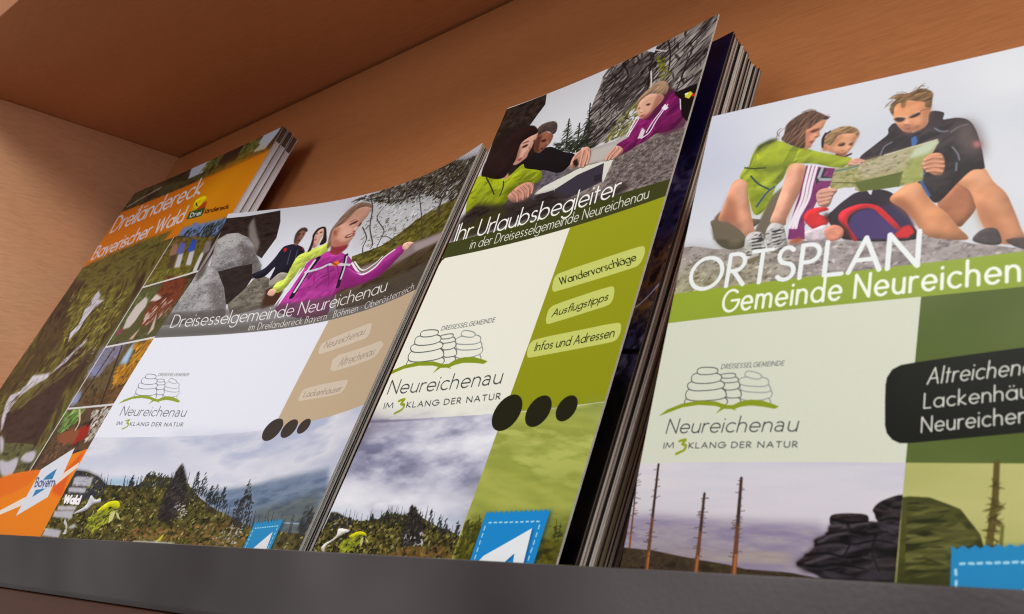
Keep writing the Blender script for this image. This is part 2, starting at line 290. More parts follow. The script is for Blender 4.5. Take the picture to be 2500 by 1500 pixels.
OPS = {
1: [
('X',[(-1,-1),(211,-1),(211,22),(-1,22)],[(58,48,44),(82,72,56),(96,98,60),(60,54,44)],10,14,{'octv':4}),
('P',[(96.5,11.9),(84.9,-7.5),(115.5,-12.1),(116.5,-2.3),(116.8,11.5)],(196,206,226),{'soft':.6}),
('P',[(185.4,14.7),(185.4,-.3),(186.1,-7.2),(205.9,-4.1),(206.2,5.7),(203.2,17.2)],(196,206,226),{'soft':.6}),
('D',[(110.7,10.9),(115,-11.6),(130.8,-10.3),(139,12)],90,[(120,126,60),(150,152,90),(86,92,48)],4,1.5,{'ang':50}),
('D',[(164.1,14.9),(162.6,-5.8),(184.3,-5.4),(188,12.1)],90,[(120,130,64),(90,100,50),(148,154,92)],4,1.5,{'ang':50}),
('D',[(22.8,-5.7),(44.4,-13.4),(83.9,-8.4),(92.9,12.1)],120,[(58,56,40),(80,80,52),(44,42,32)],5,1.6,{'ang':50}),
('P',[(136.5,11.2),(135,-7.7),(155.4,-8.3),(164.1,14.9)],(66,52,48),{'soft':.8}),
('P',[(201.1,16.5),(206.2,5.7),(209.6,-3.4),(226.9,-.3),(223.7,21.8)],(72,58,54),{'soft':.8}),
('L',[(13.5,-8.2),(19.4,-10.8)],(150,140,140),1.2,{}),
('L',[(4.8,15.5),(22.7,11.8),(39.4,9.4),(51.4,7.9)],(206,200,200),1.5,{'al':.7}),
('P',[(-1,19.8),(211,19.8),(211,73.8),(-1,73.8)],(228,136,36),{}),
('P',[(120,19.8),(211,19.8),(211,73.8),(150,73.8),(130,50)],(226,152,30),{'soft':8,'al':.9}),
('P',[(150,21),(190,21),(170,60),(135,55)],(236,164,28),{'soft':9,'al':.8}),
('P',[(-1,19.8),(211,19.8),(211,21.6),(-1,21.6)],(206,118,30),{'al':.6}),
('T','Dreiländereck',(7.06,41.79),(.59,25.03),(135.46,35.78),2.5,(232,228,236),{'gap':.2}),
('T','Bayerischer Wald',(6.32,67.68),(1.27,54.15),(135.89,59.53),2.2,(232,228,236),{'gap':.2}),
('P',[(142.7,52.4),(137.4,42.6),(147.2,41),(155.3,45.3),(153.5,50.1),(148.9,53.4)],(232,206,30),{'sm':1}),
('P',[(148.5,53),(153.2,48.9),(158.4,48),(161.3,53.8),(154.6,54.8)],(196,76,30),{}),
('L',[(140.8,45.2),(146.4,49.4)],(40,60,30),1,{}),
('P',[(141.7,59.5),(139.4,52.8),(152.5,53.5),(161.8,53.9),(164.2,59.4),(164,61.8),(152.9,61)],(56,96,56),{'sm':0}),
('T','Drei',(145.49,58.47),(143.44,54.64),(160.86,59.98),1.1,(226,230,226),{}),
('T','ländereck',(166.83,60.35),(164.94,56.64),(199.55,64.52),1.2,(110,66,24),{}),
('X',[(-1,73.8),(140,73.8),(140,290),(-1,290)],[(52,46,36),(86,80,44),(120,116,58),(70,62,48)],24,8,{'octv':5,'ang':-60}),
('P',[(-1,255),(114,255),(114,300),(-1,300)],(84,92,60),{'soft':6}),
('X',[(2.3,73.2),(32.6,68.7),(86.4,64.9),(129.6,66.1),(124,78.1),(91.9,100.7),(37.6,107.5),(-4,102)],[(96,92,52),(126,124,64),(78,72,52)],10,4,{'soft':2,'octv':4}),
('X',[(38.2,203),(36.8,193.1),(61,188.1),(82.3,169.8),(90.9,154.7),(125.3,156.9),(119.7,170.6),(117,183.4),(123.2,205.2),(125.9,218.1),(97.4,226.6),(80.1,226.6)],[(58,44,46),(72,56,56),(50,38,40)],10,5,{'soft':2}),
('X',[(1.1,179.5),(9.4,156.4),(16,131.7),(31.8,116.6),(62.8,133.4),(52.4,151.3),(35.4,164.6),(28.6,184.8)],[(66,54,46),(86,74,48),(52,42,38)],14,5,{'soft':2,'ang':-50}),
('D',[(9.2,92.7),(121.9,109.8),(123.5,127.4),(127.2,152.4),(75.2,152.3),(44.2,125.9)],420,[(150,150,58),(120,122,50),(96,92,46),(172,170,80),(70,60,44)],6,1.6,{'ang':50,'jit':30,'al':.6}),
('D',[(38.5,188.2),(85.2,172),(116.8,153.3),(132.9,153.9),(111,170),(78.3,185.1),(55.9,199.5)],220,[(120,118,60),(96,92,50),(140,134,70)],7,1.6,{'ang':42,'jit':12,'al':.55}),
('D',[(4.4,113.3),(31.5,96),(26.9,149.2),(20.2,182.4),(1.1,179.5),(3.7,142.8)],260,[(84,84,44),(112,108,56),(60,50,40)],7,1.5,{'ang':55,'jit':20,'al':.5}),
('X',[(-5.5,121.5),(2,101.2),(1.3,86.7),(24.1,90.2),(31.8,109.8),(42.4,131.2),(24.2,142.4)],[(58,46,42),(90,78,56),(46,38,34)],12,4,{'soft':1.6,'ang':-50}),
('D',[(9.2,92.7),(59.9,104.7),(66.3,126.4),(69.1,144.6),(60.8,147.9),(39,125.3)],160,[(168,166,70),(190,186,100),(120,122,54),(84,76,44)],5,1.4,{'ang':55,'jit':30,'al':.75}),
('D',[(84.8,118),(117.3,109.1),(127.7,131),(128.6,153.5),(108.2,167.9),(97.6,169),(96.4,140.2)],200,[(150,150,66),(178,176,96),(104,100,50),(62,52,40),(46,38,34)],5,1.3,{'ang':50,'jit':25,'al':.75}),
('D',[(21.9,192.6),(47.2,163.4),(59.2,143.6),(70.1,161),(48.5,179.7),(38.2,203)],150,[(44,36,34),(96,90,50),(126,122,64),(70,58,44)],6,1.6,{'ang':50,'jit':20,'al':.75}),
('P',[(62.4,111.7),(64.7,104.3),(75.1,110.2),(75,113.5),(87.4,115.2),(78.2,119.3),(76.3,124.4),(74.5,129.5),(75.9,137),(70.8,142.7),(70.2,146.2),(63.5,138.8),(68.6,133),(66.3,126.4),(61.4,119.3),(69.1,117)],(214,212,226),{'soft':.5}),
('P',[(96.2,150.3),(101.8,146.8),(101.9,150.8),(93.9,157),(90.4,163.6),(80.8,168.7),(75.9,171.4),(84.2,162.1)],(214,212,226),{'soft':.7}),
('P',[(45.3,177.5),(46.2,170.5),(64.1,170.6),(74.4,170.3),(75.8,174.3),(62.2,178.4),(50.8,182.8),(40.2,186.3),(38.4,191.2),(43.9,199.2),(53.9,210),(54.9,212.8),(40.6,203),(29.4,189.9),(28.6,184.8),(41.1,182.3)],(214,212,224),{'soft':.7}),
('D',[(45.3,177.5),(74.4,170.3),(62.2,178.4),(38.4,191.2),(45.4,203.1)],60,[(232,232,240),(170,166,186)],6,1,{'ang':45,'jit':12,'al':.6}),
('X',[(65.7,220.3),(100.8,220.5),(132,222.4),(146,238.7),(98.8,241.1)],[(82,88,60),(110,116,76),(60,60,50)],6,4,{'octv':4}),
('P',[(84.1,231.9),(98.2,232.6),(108.9,230),(115.3,234.2),(116.2,244.1),(96.2,239.5)],(200,198,212),{'soft':.8,'sm':1}),
('P',[(116.6,231.6),(117.4,227.4),(130,225.8),(135.4,229.9),(132,233.2)],(200,198,212),{'soft':.8,'sm':1}),
('P',[(58.3,215.6),(69.6,218.5),(80.1,226.6),(74.3,225.7)],(200,198,212),{'soft':.8,'sm':1}),
('D',[(62.4,111.7),(64.7,104.3),(87.4,115.2),(74.5,129.5),(70.2,146.2),(68.6,133)],70,[(236,236,244),(190,190,206),(150,148,160)],5,.8,{'ang':52,'jit':18,'al':.8}),
('D',[(62.4,111.7),(64.7,104.3),(87.4,115.2),(74.5,129.5),(70.2,146.2),(68.6,133)],26,[(90,84,70),(60,52,50)],4,.7,{'ang':52,'jit':25,'al':.7}),
('D',[(101.8,146.8),(93.9,157),(80.8,168.7),(75.9,171.4),(84.2,162.1)],70,[(236,236,244),(190,190,206),(150,148,160)],5,.8,{'ang':52,'jit':18,'al':.8}),
('D',[(101.8,146.8),(93.9,157),(80.8,168.7),(75.9,171.4),(84.2,162.1)],26,[(90,84,70),(60,52,50)],4,.7,{'ang':52,'jit':25,'al':.7}),
('D',[(45.3,177.5),(74.4,170.3),(62.2,178.4),(40.2,186.3),(43.9,199.2),(54.9,212.8),(29.4,189.9)],70,[(236,236,244),(190,190,206),(150,148,160)],5,.8,{'ang':52,'jit':18,'al':.8}),
('D',[(45.3,177.5),(74.4,170.3),(62.2,178.4),(40.2,186.3),(43.9,199.2),(54.9,212.8),(29.4,189.9)],26,[(90,84,70),(60,52,50)],4,.7,{'ang':52,'jit':25,'al':.7}),
('P',[(139.9,73.8),(211,73.8),(211,300),(139.9,300)],(60,54,44),{}),
('P',[(145.8,67),(209.9,73.7),(208.7,75),(203.8,89.7),(144.8,73.8)],(122,150,206),{'soft':1.2}),
('D',[(149.3,74.8),(161.1,71),(182.2,73.7),(204.8,74),(206.1,92.1),(140,76)],200,[(48,60,44),(66,80,56),(38,48,40)],4,1.5,{'ang':60}),
('P',[(157,66.8),(163.1,66.1),(173.3,74.8),(164.7,72.9)],(120,150,206),{'soft':.6}),
('X',[(144,74.7),(205.4,88.1),(204.8,100.6),(205.3,114),(139.7,112.5),(134.3,87.7)],[(98,92,40),(128,118,52),(84,76,44)],5,3,{'octv':4}),
('P',[(149.8,89.7),(145.8,79.9),(154.3,82.2),(160.3,89.7),(158,93.3)],(168,130,108),{'soft':.5}),
('P',[(161.3,103.1),(154.5,91.6),(161.8,92),(169.8,104.6)],(90,78,66),{'soft':.6}),
('P',[(144.9,76),(150.6,77.7),(151.8,80.6),(147.5,79.5)],(150,110,90),{'soft':.4}),
('P',[(160.5,90.7),(156.7,81.1),(165,83.4),(170.7,90.7),(168.5,94.4)],(104,116,190),{'soft':.5}),
('P',[(171.6,104),(165.1,92.7),(172.3,93.1),(179.9,105.5)],(206,206,214),{'soft':.6}),
('P',[(155.9,77.3),(161.4,79),(162.6,81.9),(158.4,80.8)],(150,110,90),{'soft':.4}),
('P',[(176,91.8),(172.4,82.4),(180.5,84.6),(185.9,91.8),(183.7,95.4)],(50,94,200),{'soft':.5}),
('P',[(186.6,104.8),(180.4,93.7),(187.3,94.1),(194.5,106.3)],(206,206,214),{'soft':.6}),
('P',[(171.7,78.6),(177.1,80.3),(178.1,83.1),(174.1,82)],(150,110,90),{'soft':.4}),
('P',[(199.5,97.6),(196.4,88.6),(204,90.7),(208.9,97.6),(206.7,101)],(140,132,130),{'soft':.5}),
('P',[(209.2,110),(203.6,99.4),(210.2,99.8),(216.7,111.4)],(90,78,66),{'soft':.6}),
('P',[(195.8,85),(200.8,86.6),(201.8,89.3),(198,88.2)],(150,110,90),{'soft':.4}),
('P',[(202.3,112.5),(198.6,97.4),(203.6,99.4),(208,113.5)],(214,214,220),{'soft':.5}),
('D',[(142.8,112),(147,99.5),(203.5,108.9),(202.6,114.4)],140,[(126,134,54),(150,150,70),(98,100,44)],4,1,{'ang':50}),
('P',[(138.8,112.5),(208,118.3),(208.1,129.3),(208.5,141.8),(204.5,157.5),(135.3,155.1),(137,134.1)],(86,92,58),{'soft':.2}),
('D',[(139.3,118.6),(159.3,115.8),(173.1,123.8),(161.9,135.5),(143.8,152.2),(137.1,154.3),(137,134.1)],160,[(96,124,70),(76,92,56),(120,132,84)],4,1.6,{'ang':50}),
('X',[(168,136.3),(169,123.2),(169.3,115.5),(170,109.7),(204.2,117.6),(206.2,129),(202.9,141.1),(191.2,142.2),(186.5,147),(174.1,146.4)],[(104,50,34),(134,70,50),(86,40,28)],6,3,{'soft':.4}),
('P',[(149.8,145.8),(146.1,137.2),(147.1,128.7),(154.2,122.4),(160.6,125.3),(163.8,131),(161.9,135.5),(161.2,141.1),(158.2,145.4)],(206,198,196),{'soft':.5}),
('P',[(165,127.4),(169.4,122.7),(181.1,127.4),(175.2,128.8)],(214,206,202),{'soft':.6}),
('P',[(170.4,138.5),(172.8,136),(180.7,141.7),(175.7,144.7)],(200,180,170),{'soft':.6}),
('D',[(165.2,141.6),(183.9,129.2),(203.1,132.1),(199.2,140.6),(185.8,147.8)],50,[(212,204,200),(190,168,158),(120,64,48)],4,1.4,{'ang':50,'jit':20,'al':.8}),
('D',[(183.5,136.6),(205.9,127.1),(205.5,140.5),(193.6,154.9),(176.8,154.8)],60,[(90,96,60),(70,60,44),(170,150,138)],5,1.2,{'ang':60,'jit':15,'al':.7}),
('P',[(191.1,151.1),(185.4,136.8),(195.6,150.8),(191.8,154.7)],(206,190,180),{'soft':.5}),
('P',[(168.2,154.8),(175.3,147.4),(174.9,150.1),(174.1,155.4)],(206,180,160),{'soft':.5}),
('P',[(141.7,148.2),(146.8,144),(151.5,146.5),(148.3,149.8)],(150,70,100),{'soft':.4}),
('X',[(134.5,155.9),(203.2,157.8),(208.4,172.7),(206.9,184.1),(200.7,198.2),(138.4,197.8)],[(84,72,52),(112,98,66),(66,56,46)],8,4,{'octv':4,'ang':-50}),
('P',[(132.6,156.7),(168.6,156.6),(168.7,165.6),(155.4,175.1),(139.4,178.4)],(132,134,160),{'soft':1.6}),
('P',[(175.7,171.5),(177.6,158.5),(182.2,158.1),(187.3,174.2)],(176,206,232),{'soft':1.6}),
('P',[(139.2,197),(137.3,189.9),(144.5,186.8),(150.2,194.1),(147.2,197.4)],(150,162,200),{'soft':1.6}),
('P',[(132.5,171.6),(150.5,171.2),(159.4,175.4),(150.7,180.1)],(140,146,186),{'soft':1.6}),
('D',[(179.5,158.7),(203.2,157.8),(206.2,175),(201.9,185.4),(186.4,187.6),(176.4,175),(190,169.3)],170,[(196,140,38),(222,170,50),(160,108,36)],5,2,{'ang':50}),
('D',[(154.2,194.2),(191.8,188),(201.9,185.4),(200.7,198.2),(162.7,198)],80,[(120,84,52),(92,66,46)],6,1.6,{'ang':20}),
('L',[(154.6,155.2),(150.2,194.1)],(44,38,40),1.6,{'sm':0}),
('L',[(164.3,158.9),(184,198.2)],(44,38,40),1.6,{'sm':0}),
('D',[(111.3,156.6),(167.8,157.5),(170.3,172.8),(146.1,185.1)],110,[(70,64,60),(160,160,180),(96,88,70)],3,.8,{'ang':40}),
('X',[(138.9,199.6),(201.2,198.6),(202.4,207.8),(200.6,226.1),(182.3,225.2),(146,238.7)],[(84,72,56),(110,84,66),(60,50,44)],6,4,{'octv':4}),
('D',[(138.1,200.4),(165,199.8),(163.5,209.7),(149.9,216)],100,[(110,158,80),(84,124,66),(150,186,110)],5,2,{'ang':60}),
('D',[(176.2,200.3),(199.3,199.7),(203.1,216.3),(192.9,221.5),(181.3,207)],140,[(226,222,216),(200,196,186),(160,150,140)],3,1.6,{'ang':40}),
('P',[(173.1,215.6),(176.8,211.7),(185.5,210.4),(189.6,217.6),(183.1,220.6),(178.3,222.8)],(168,40,38),{'soft':.5,'sm':1}),
('P',[(149.9,216),(164.3,213),(176.4,214.1),(176.3,222),(158.6,221)],(150,92,64),{'soft':.6,'sm':1}),
('L',[(158.5,200.4),(168.7,208.2),(169.8,213.1)],(220,196,170),1.5,{'sm':1}),
('L',[(184.1,207.9),(183.7,210.3)],(40,34,40),3,{}),
('D',[(150.9,235.5),(153,221),(188,223),(186.1,226.8),(166,233)],120,[(70,56,48),(96,76,60),(140,110,90)],3,1.2,{'ang':50}),
('P',[(139.2,73.8),(140.6,73.8),(140.6,300),(139.2,300)],(214,214,216),{}),
('P',[(140,112.7),(211,112.7),(211,114.1),(140,114.1)],(222,222,224),{}),
('P',[(140,156.5),(211,156.5),(211,157.9),(140,157.9)],(222,222,224),{}),
('P',[(140,198.3),(211,198.3),(211,199.7),(140,199.7)],(222,222,224),{}),
('P',[(91.4,244.6),(102.9,243.7),(121.9,239.8),(144.5,237.7),(159.1,237.3),(168.5,232.1),(187.1,227.5),(200.8,225),(214.1,222.5),(244.4,288.9),(114.2,301),(35,257.8)],(240,142,28),{}),
('P',[(91.4,244.6),(121.9,239.8),(144.5,237.7),(155.4,237.3),(150.5,245.6),(135.9,251.5),(120.1,254.4),(106.7,256.6)],(236,124,34),{'soft':1}),
('P',[(186,239.7),(198.3,225.7),(199.9,232.1),(197.2,240.3),(202.6,251.7),(187,249.3)],(228,104,34),{'soft':.8}),
('P',[(132,261.8),(156,253.2),(165.7,255.9),(139.9,263),(127.5,266.7)],(238,230,222),{}),
('P',[(182.1,242),(200.4,232.5),(201.8,235.4),(187.2,245.6)],(238,226,214),{}),
('P',[(183.6,224.2),(188.7,240.4),(183.6,244.9),(185.9,252.2),(158.7,263.8),(157.3,254.7),(156.4,243.2),(154.9,236.9)],(226,230,242),{}),
('P',[(166.4,243),(167.7,240.7),(176.1,236.3),(178.3,242.4)],(44,140,190),{}),
('P',[(165.6,252.9),(164.5,248.8),(176.8,247.7)],(44,140,190),{}),
('T','Bayern',(160.4,246.96),(156.57,242.01),(185.61,246.37),1.1,(92,112,160),{}),
],
2: [
('P',[(-14,-3),(166,-3),(166,100),(-14,100)],(216,219,230),{}),
('P',[(26.2,.1),(73.4,.1),(100.4,52.4),(52.5,43.2)],(222,226,236),{'soft':6}),
('P',[(76.1,5.3),(169.8,13.8),(177.4,52.2),(141.2,48.6),(100.1,48.6)],(206,208,214),{'soft':3}),
('P',[(88.9,2.3),(108.6,-1.6),(134.2,-5.3),(171.3,13.1),(174.4,41.4),(156.7,35),(129.5,14.3),(105.3,10.1)],(96,92,82),{'soft':3,'al':.75}),
('X',[(102.4,52.9),(113.6,51.6),(120.1,51),(128.3,46.7),(137.4,40.4),(148.8,36.9),(162.8,38.8),(173.5,37.1),(171.3,76.1),(162.8,96.3),(120.1,82.2),(105.8,62.9)],[(74,72,34),(104,98,44),(128,120,62)],4,2,{'octv':4}),
('D',[(102.4,52.9),(113.6,51.6),(120.1,51),(128.3,46.7),(137.4,40.4),(148.8,36.9),(162.8,38.8),(173.5,37.1),(171.3,76.1),(162.8,96.3),(120.1,82.2),(105.8,62.9)],420,[(120,116,52),(70,68,34),(144,138,80),(90,84,44)],2.6,1,{'ang':35,'jit':40,'al':.6}),
('D',[(75.5,4),(88.6,1.6),(105.5,-.7),(133.6,-4.6),(169.2,12.4),(172.6,39.2),(161.4,39.8),(135.4,21.2),(113.8,18.6),(91.6,7.5)],1100,[(52,50,46),(84,82,62),(110,104,84),(36,34,34),(66,62,50)],3.4,1.2,{'ang':40,'jit':40,'al':.7}),
('D',[(75.5,4),(100.1,-.5),(125.3,-4.8),(158.3,8.2),(162.8,38.8),(120.5,23.3)],160,[(212,214,218),(200,202,208)],2.4,1,{'ang':40,'jit':40,'al':.6}),
('D',[(76.1,5.3),(93.2,3.7),(121.9,7.5),(147.3,13.9),(171.9,39.5),(165,43.8),(148.6,46),(131.4,46.1),(106.2,36.9),(85.9,20.9)],330,[(96,94,80),(72,70,58),(120,116,96),(56,54,48)],2.2,.8,{'ang':35,'jit':45,'al':.6}),
('D',[(95.7,29.8),(115,30.1),(137.4,40.4),(130.5,53),(108.1,50.8)],120,[(110,108,90),(84,82,66),(136,132,110)],2,.7,{'ang':40,'jit':45,'al':.55}),
('D',[(101.3,12.9),(160.9,24.6),(154.7,40.2),(115,30.1)],120,[(222,224,228),(212,214,220)],2.6,1.2,{'ang':40,'jit':40,'al':.7}),
('L',[(136.1,-1),(147.9,15.3),(150.8,25.8),(151.7,37.6),(156.2,47.4)],(84,76,72),1.36,{'sm':1,'al':.9}),
('L',[(88.9,2.3),(97,15.7),(103.4,32.1),(112.3,46.5),(113,50.5)],(84,76,72),.77,{'sm':1,'al':.9}),
('L',[(105.4,17.5),(104.9,25.6),(115.5,38.1),(116.8,44.3),(117.6,52.9)],(84,76,72),.59,{'sm':1,'al':.9}),
('L',[(121.7,3.2),(130.3,19.7),(140.7,39.2),(150,58.1)],(84,76,72),.59,{'sm':1,'al':.9}),
('L',[(97.7,30.4),(105.5,40.6),(107,48.6),(112.4,57.6)],(84,76,72),.68,{'sm':1,'al':.9}),
('L',[(112.6,42.9),(120.4,44.6),(128.9,51.5),(126.3,53.2)],(84,76,72),.42,{'sm':1,'al':.9}),
('L',[(160.2,12.5),(164.7,27.2),(162.8,38.8)],(84,76,72),1.02,{'sm':1,'al':.9}),
('X',[(111.6,62.7),(136.9,60.9),(146.1,58.9),(170,62.4),(167,96.4),(111.8,89.9),(104.7,76.6),(116,76.1)],[(66,54,44),(92,76,60),(110,92,76)],8,1.6,{'octv':4,'ang':28}),
('P',[(112.2,63.8),(130.6,61.9),(138.5,60.7),(146,58.6),(169.2,62.6),(169.5,68.6),(154.3,67),(140.8,68.9),(129.7,70.2),(118.3,70.8)],(146,132,130),{'soft':.8}),
('P',[(145,60.1),(169.8,63.9),(168.3,67.9),(149.8,66.5)],(168,156,158),{'soft':.8}),
('X',[(120.4,74.8),(151.9,70.8),(166.7,73.5),(165,97.3),(124.9,83.6)],[(62,50,40),(84,70,52),(72,72,36)],5,1.5,{'octv':4,'soft':1}),
('X',[(-16.4,4.4),(6.3,4.1),(27.1,1.7),(33.5,12.8),(38.8,26.8),(38.2,42.9),(33.1,39.8),(18.6,24.4),(2.9,22.8),(.9,31.4),(1.1,46.2),(-3.1,54.1)],[(52,42,40),(66,56,52),(42,34,34)],6,3,{}),
('P',[(12,13.5),(10.7,5.2),(21.6,20.3),(29.5,30),(32.4,38.7),(18.6,24.4)],(136,128,124),{'soft':.6}),
('P',[(4.5,44.4),(-1.1,31.3),(-3.4,23.9),(.6,19.2),(8,19),(18.6,24.4),(26.6,31.8),(33.7,40.9),(41.4,48.3),(45.6,58),(40.5,58.5),(34.2,46.6),(25.4,47.7),(13.9,50.8),(6.5,54.7)],(150,148,150),{'vol':1.2}),
('X',[(4.5,44.4),(-1.1,31.3),(-3.4,23.9),(.6,19.2),(8,19),(18.6,24.4),(26.6,31.8),(33.7,40.9),(41.4,48.3),(45.6,58),(40.5,58.5),(34.2,46.6),(25.4,47.7),(13.9,50.8),(6.5,54.7)],[(112,110,112),(148,146,148),(172,170,172),(130,128,130)],4,3,{'octv':4,'al':.55}),
('P',[(-.8,88.1),(-3.3,67.7),(-2.9,50),(3.3,45.4),(13.2,50.4),(22.1,59.8),(30.9,69.9),(39,84.1),(27.1,87.7)],(150,148,150),{'vol':1.2}),
('X',[(-.8,88.1),(-3.3,67.7),(-2.9,50),(3.3,45.4),(13.2,50.4),(22.1,59.8),(30.9,69.9),(39,84.1),(27.1,87.7)],[(112,110,112),(148,146,148),(172,170,172),(130,128,130)],4,3,{'octv':4,'al':.55}),
('P',[(13.6,28.3),(28.9,34.1),(42.8,51.9),(45,58),(40.4,57.5),(33.6,46),(28.2,46.5)],(98,92,92),{'soft':1.2,'al':.7}),
('P',[(11.9,59.1),(22.1,59.8),(30.5,69.9),(38.6,84),(31.5,83.6)],(104,98,98),{'soft':1.6,'al':.7}),
('P',[(-2.1,22.3),(5,20.2),(14.7,24),(15,30.6),(4.8,31.8)],(186,184,186),{'soft':1.4,'al':.8}),
('P',[(-.9,53.2),(5.3,48.6),(13.6,53.3),(10.4,60.9),(2.9,66.2)],(180,178,180),{'soft':1.6,'al':.7}),
('D',[(-4.1,26.6),(8.6,20),(32.1,39.7),(45.4,58),(13.6,50.3)],420,[(184,182,184),(96,92,94),(160,158,160),(78,74,76)],.9,.6,{'al':.55}),
('D',[(2.4,82),(-1.3,51.2),(12.7,50.4),(30.5,69.9),(37.5,82.2)],420,[(184,182,184),(96,92,94),(160,158,160),(78,74,76)],.9,.6,{'al':.55}),
('P',[(-6.5,28.6),(-4.3,23.2),(1.3,37.9),(5.1,52.6),(3.4,58.5),(-1,50.2)],(88,78,70),{'soft':.8,'al':.8}),
('X',[(13.7,50.8),(25.4,47.7),(34.2,46.6),(40.7,57.5),(40.8,67),(37.1,75.9),(34.5,75.9),(25.9,63.9)],[(48,40,38),(60,50,48)],4,3,{}),
('X',[(35.3,75.8),(40.1,66.5),(42.4,58.7),(48.5,57.4),(56.7,61.2),(63.4,73),(60.2,80.6),(42.2,84.3)],[(96,90,84),(124,118,108),(140,134,124)],3,2,{'octv':4}),
('D',[(38.3,75.1),(44.2,58.9),(55.1,62.9),(60.4,78)],140,[(150,144,132),(78,70,62),(110,104,84)],1.4,.7,{'al':.6}),
('P',[(55.2,67.5),(60.8,65.4),(67.6,70),(69.4,79.1),(59.9,81.5)],(80,54,42),{'soft':.6}),
('P',[(52.7,57.9),(57.8,55.7),(63.5,55),(64.8,60.4),(62.4,63.8),(56.8,65.9)],(156,150,140),{'sm':1}),
('P',[(49.1,34.7),(55.4,34.2),(63.6,38.8),(66.8,44.4),(64.1,46.9),(65.7,56.7),(57.9,55.9),(53.9,60.9),(51.8,51),(48.9,57.2),(43.6,58.6),(39.2,55),(44.9,51.2),(47.3,44),(47.8,38)],(38,38,54),{'sm':1}),
('P',[(49.3,36.6),(51.3,36.4),(52.4,39.1),(50.8,39.4)],(200,50,50),{'soft':.2}),
('P',[(61.2,36.9),(64,38.9),(64,40.4)],(200,50,50),{'soft':.2}),
('L',[(55.1,38.5),(59,50)],(90,96,120),.5,{}),
('L',[(59.9,39.2),(62.9,48.6)],(90,96,120),.5,{}),
('P',[(62.7,45.2),(66,42.4),(70.9,40.3),(75.8,39),(79.8,36.9),(82,44.3),(81.2,49.9),(72.5,49.7),(72,55.8),(69.1,62.9),(68.4,66.9),(65.5,70.8),(59.9,69.5),(59.7,63.4),(63.7,60.7),(63,53.5)],(190,204,96),{'sm':1}),
('D',[(63.5,45.8),(77.5,41.4),(72.8,50.3),(67.7,62.7),(61.9,67.4)],40,[(168,184,76),(206,218,124)],4,1.2,{'ang':50,'jit':20,'al':.5,'clip':1}),
('P',[(58.1,71.1),(58.6,67.5),(63,69.4),(62.5,72.9)],(222,180,160),{'sm':1}),
('P',[(79.4,46.7),(82.6,44.6),(88,45.1),(95.3,49.2),(100.7,52.9),(105.6,58.4),(114.3,67.9),(120.4,68.4),(125.6,65.3),(129.3,59.2),(136.1,56.6),(140.4,61.9),(138,66.5),(133.8,71.7),(130.3,74.6),(122.6,75.9),(116.3,76.6),(106.6,77.1),(106.5,85.4),(104.6,94.8),(72.6,84.7),(70.1,77.4),(72,68.8),(72.3,58.7),(72.8,50.3)],(168,62,146),{'sm':1}),
('D',[(80,47.7),(98.4,51.9),(103.6,74.7),(99.3,89.7),(73,79.5)],80,[(190,84,166),(146,46,126),(178,72,156)],7,2.4,{'ang':50,'jit':25,'al':.5,'clip':1}),
('P',[(99.9,59.6),(113.4,69.4),(125.7,68.8),(131.7,64.1),(131.8,74.3),(117,76.4),(107,76.3)],(140,40,120),{'soft':1.4,'al':.6}),
('L',[(78.5,48.9),(77.2,56.7),(76.1,63.9),(76,75.1)],(36,34,48),3,{'sm':1}),
('L',[(77,50),(76.3,57.5),(76.2,65.8),(75.9,72)],(214,214,222),1.5,{'sm':1}),
('L',[(97.7,50.8),(100.9,59.9),(102.8,68.4),(104.3,73.9)],(40,36,50),2.2,{'sm':1}),
('L',[(98.6,51.9),(101.4,60),(103.3,68.5)],(206,206,216),1,{'sm':1}),
('L',[(75.5,58.3),(84.2,57.1),(90.1,55.5),(104,59.3)],(206,208,216),1.7,{'sm':1}),
('P',[(90.5,54.7),(93.3,53.4),(96.6,56.5),(94.8,58),(91.8,56.8)],(226,132,50),{'soft':.2}),
('L',[(70.5,54.6),(69.8,64.8),(68.5,74.6),(67.9,80.2)],(230,228,236),.9,{'sm':1}),
('L',[(72.6,55),(71.8,65.1),(70.5,74.8),(69.9,80.4)],(230,228,236),.9,{'sm':1}),
('L',[(105.1,58.2),(116.5,69),(123.9,66.9),(127,61.5),(132.2,58.1)],(234,232,238),1.2,{'sm':1}),
('L',[(106.5,57.7),(115.9,66.2),(122.3,63.8),(125.5,60.1)],(234,232,238),.8,{'sm':1}),
('P',[(138,59.6),(137.2,56.2),(140.7,56.4),(145.4,59.1),(143.4,60.2),(142,62.6)],(226,184,166),{'sm':1}),
('P',[(54,32.9),(53.4,30.4),(52,26.4),(52.6,23.4),(55.6,22.4),(57.6,25.5),(58.1,28.7),(58,31.4),(57.8,33.8),(56.9,35.8)],(150,108,94),{'sm':1,'soft':.12,'vol':.35}),
('P',[(54.3,32.9),(52.4,27.8),(54.7,28.1),(57.1,33.4)],(104,70,62),{'soft':.6,'al':.7,'sm':1,'vol':0}),
('P',[(52.7,26.6),(53.7,25.3),(54.5,26.3),(53.5,27.4)],(64,42,40),{'soft':.2,'sm':1,'vol':0}),
('P',[(55.7,26.4),(56.4,25.7),(56.9,26.8)],(64,42,40),{'soft':.2,'sm':1,'vol':0}),
('P',[(55.3,31.3),(56.7,30.9),(56.9,32.1)],(96,56,52),{'soft':.2,'sm':1,'vol':0}),
('P',[(53.8,32.3),(51.8,28.3),(50.8,24.4),(51.8,21.1),(54.5,20.7),(57.3,22.7),(58.1,25),(54.8,23.2),(53.1,24.2),(52.9,26.9),(53.9,30.5),(54.9,33)],(84,68,62),{'sm':1,'soft':.1,'vol':.6}),
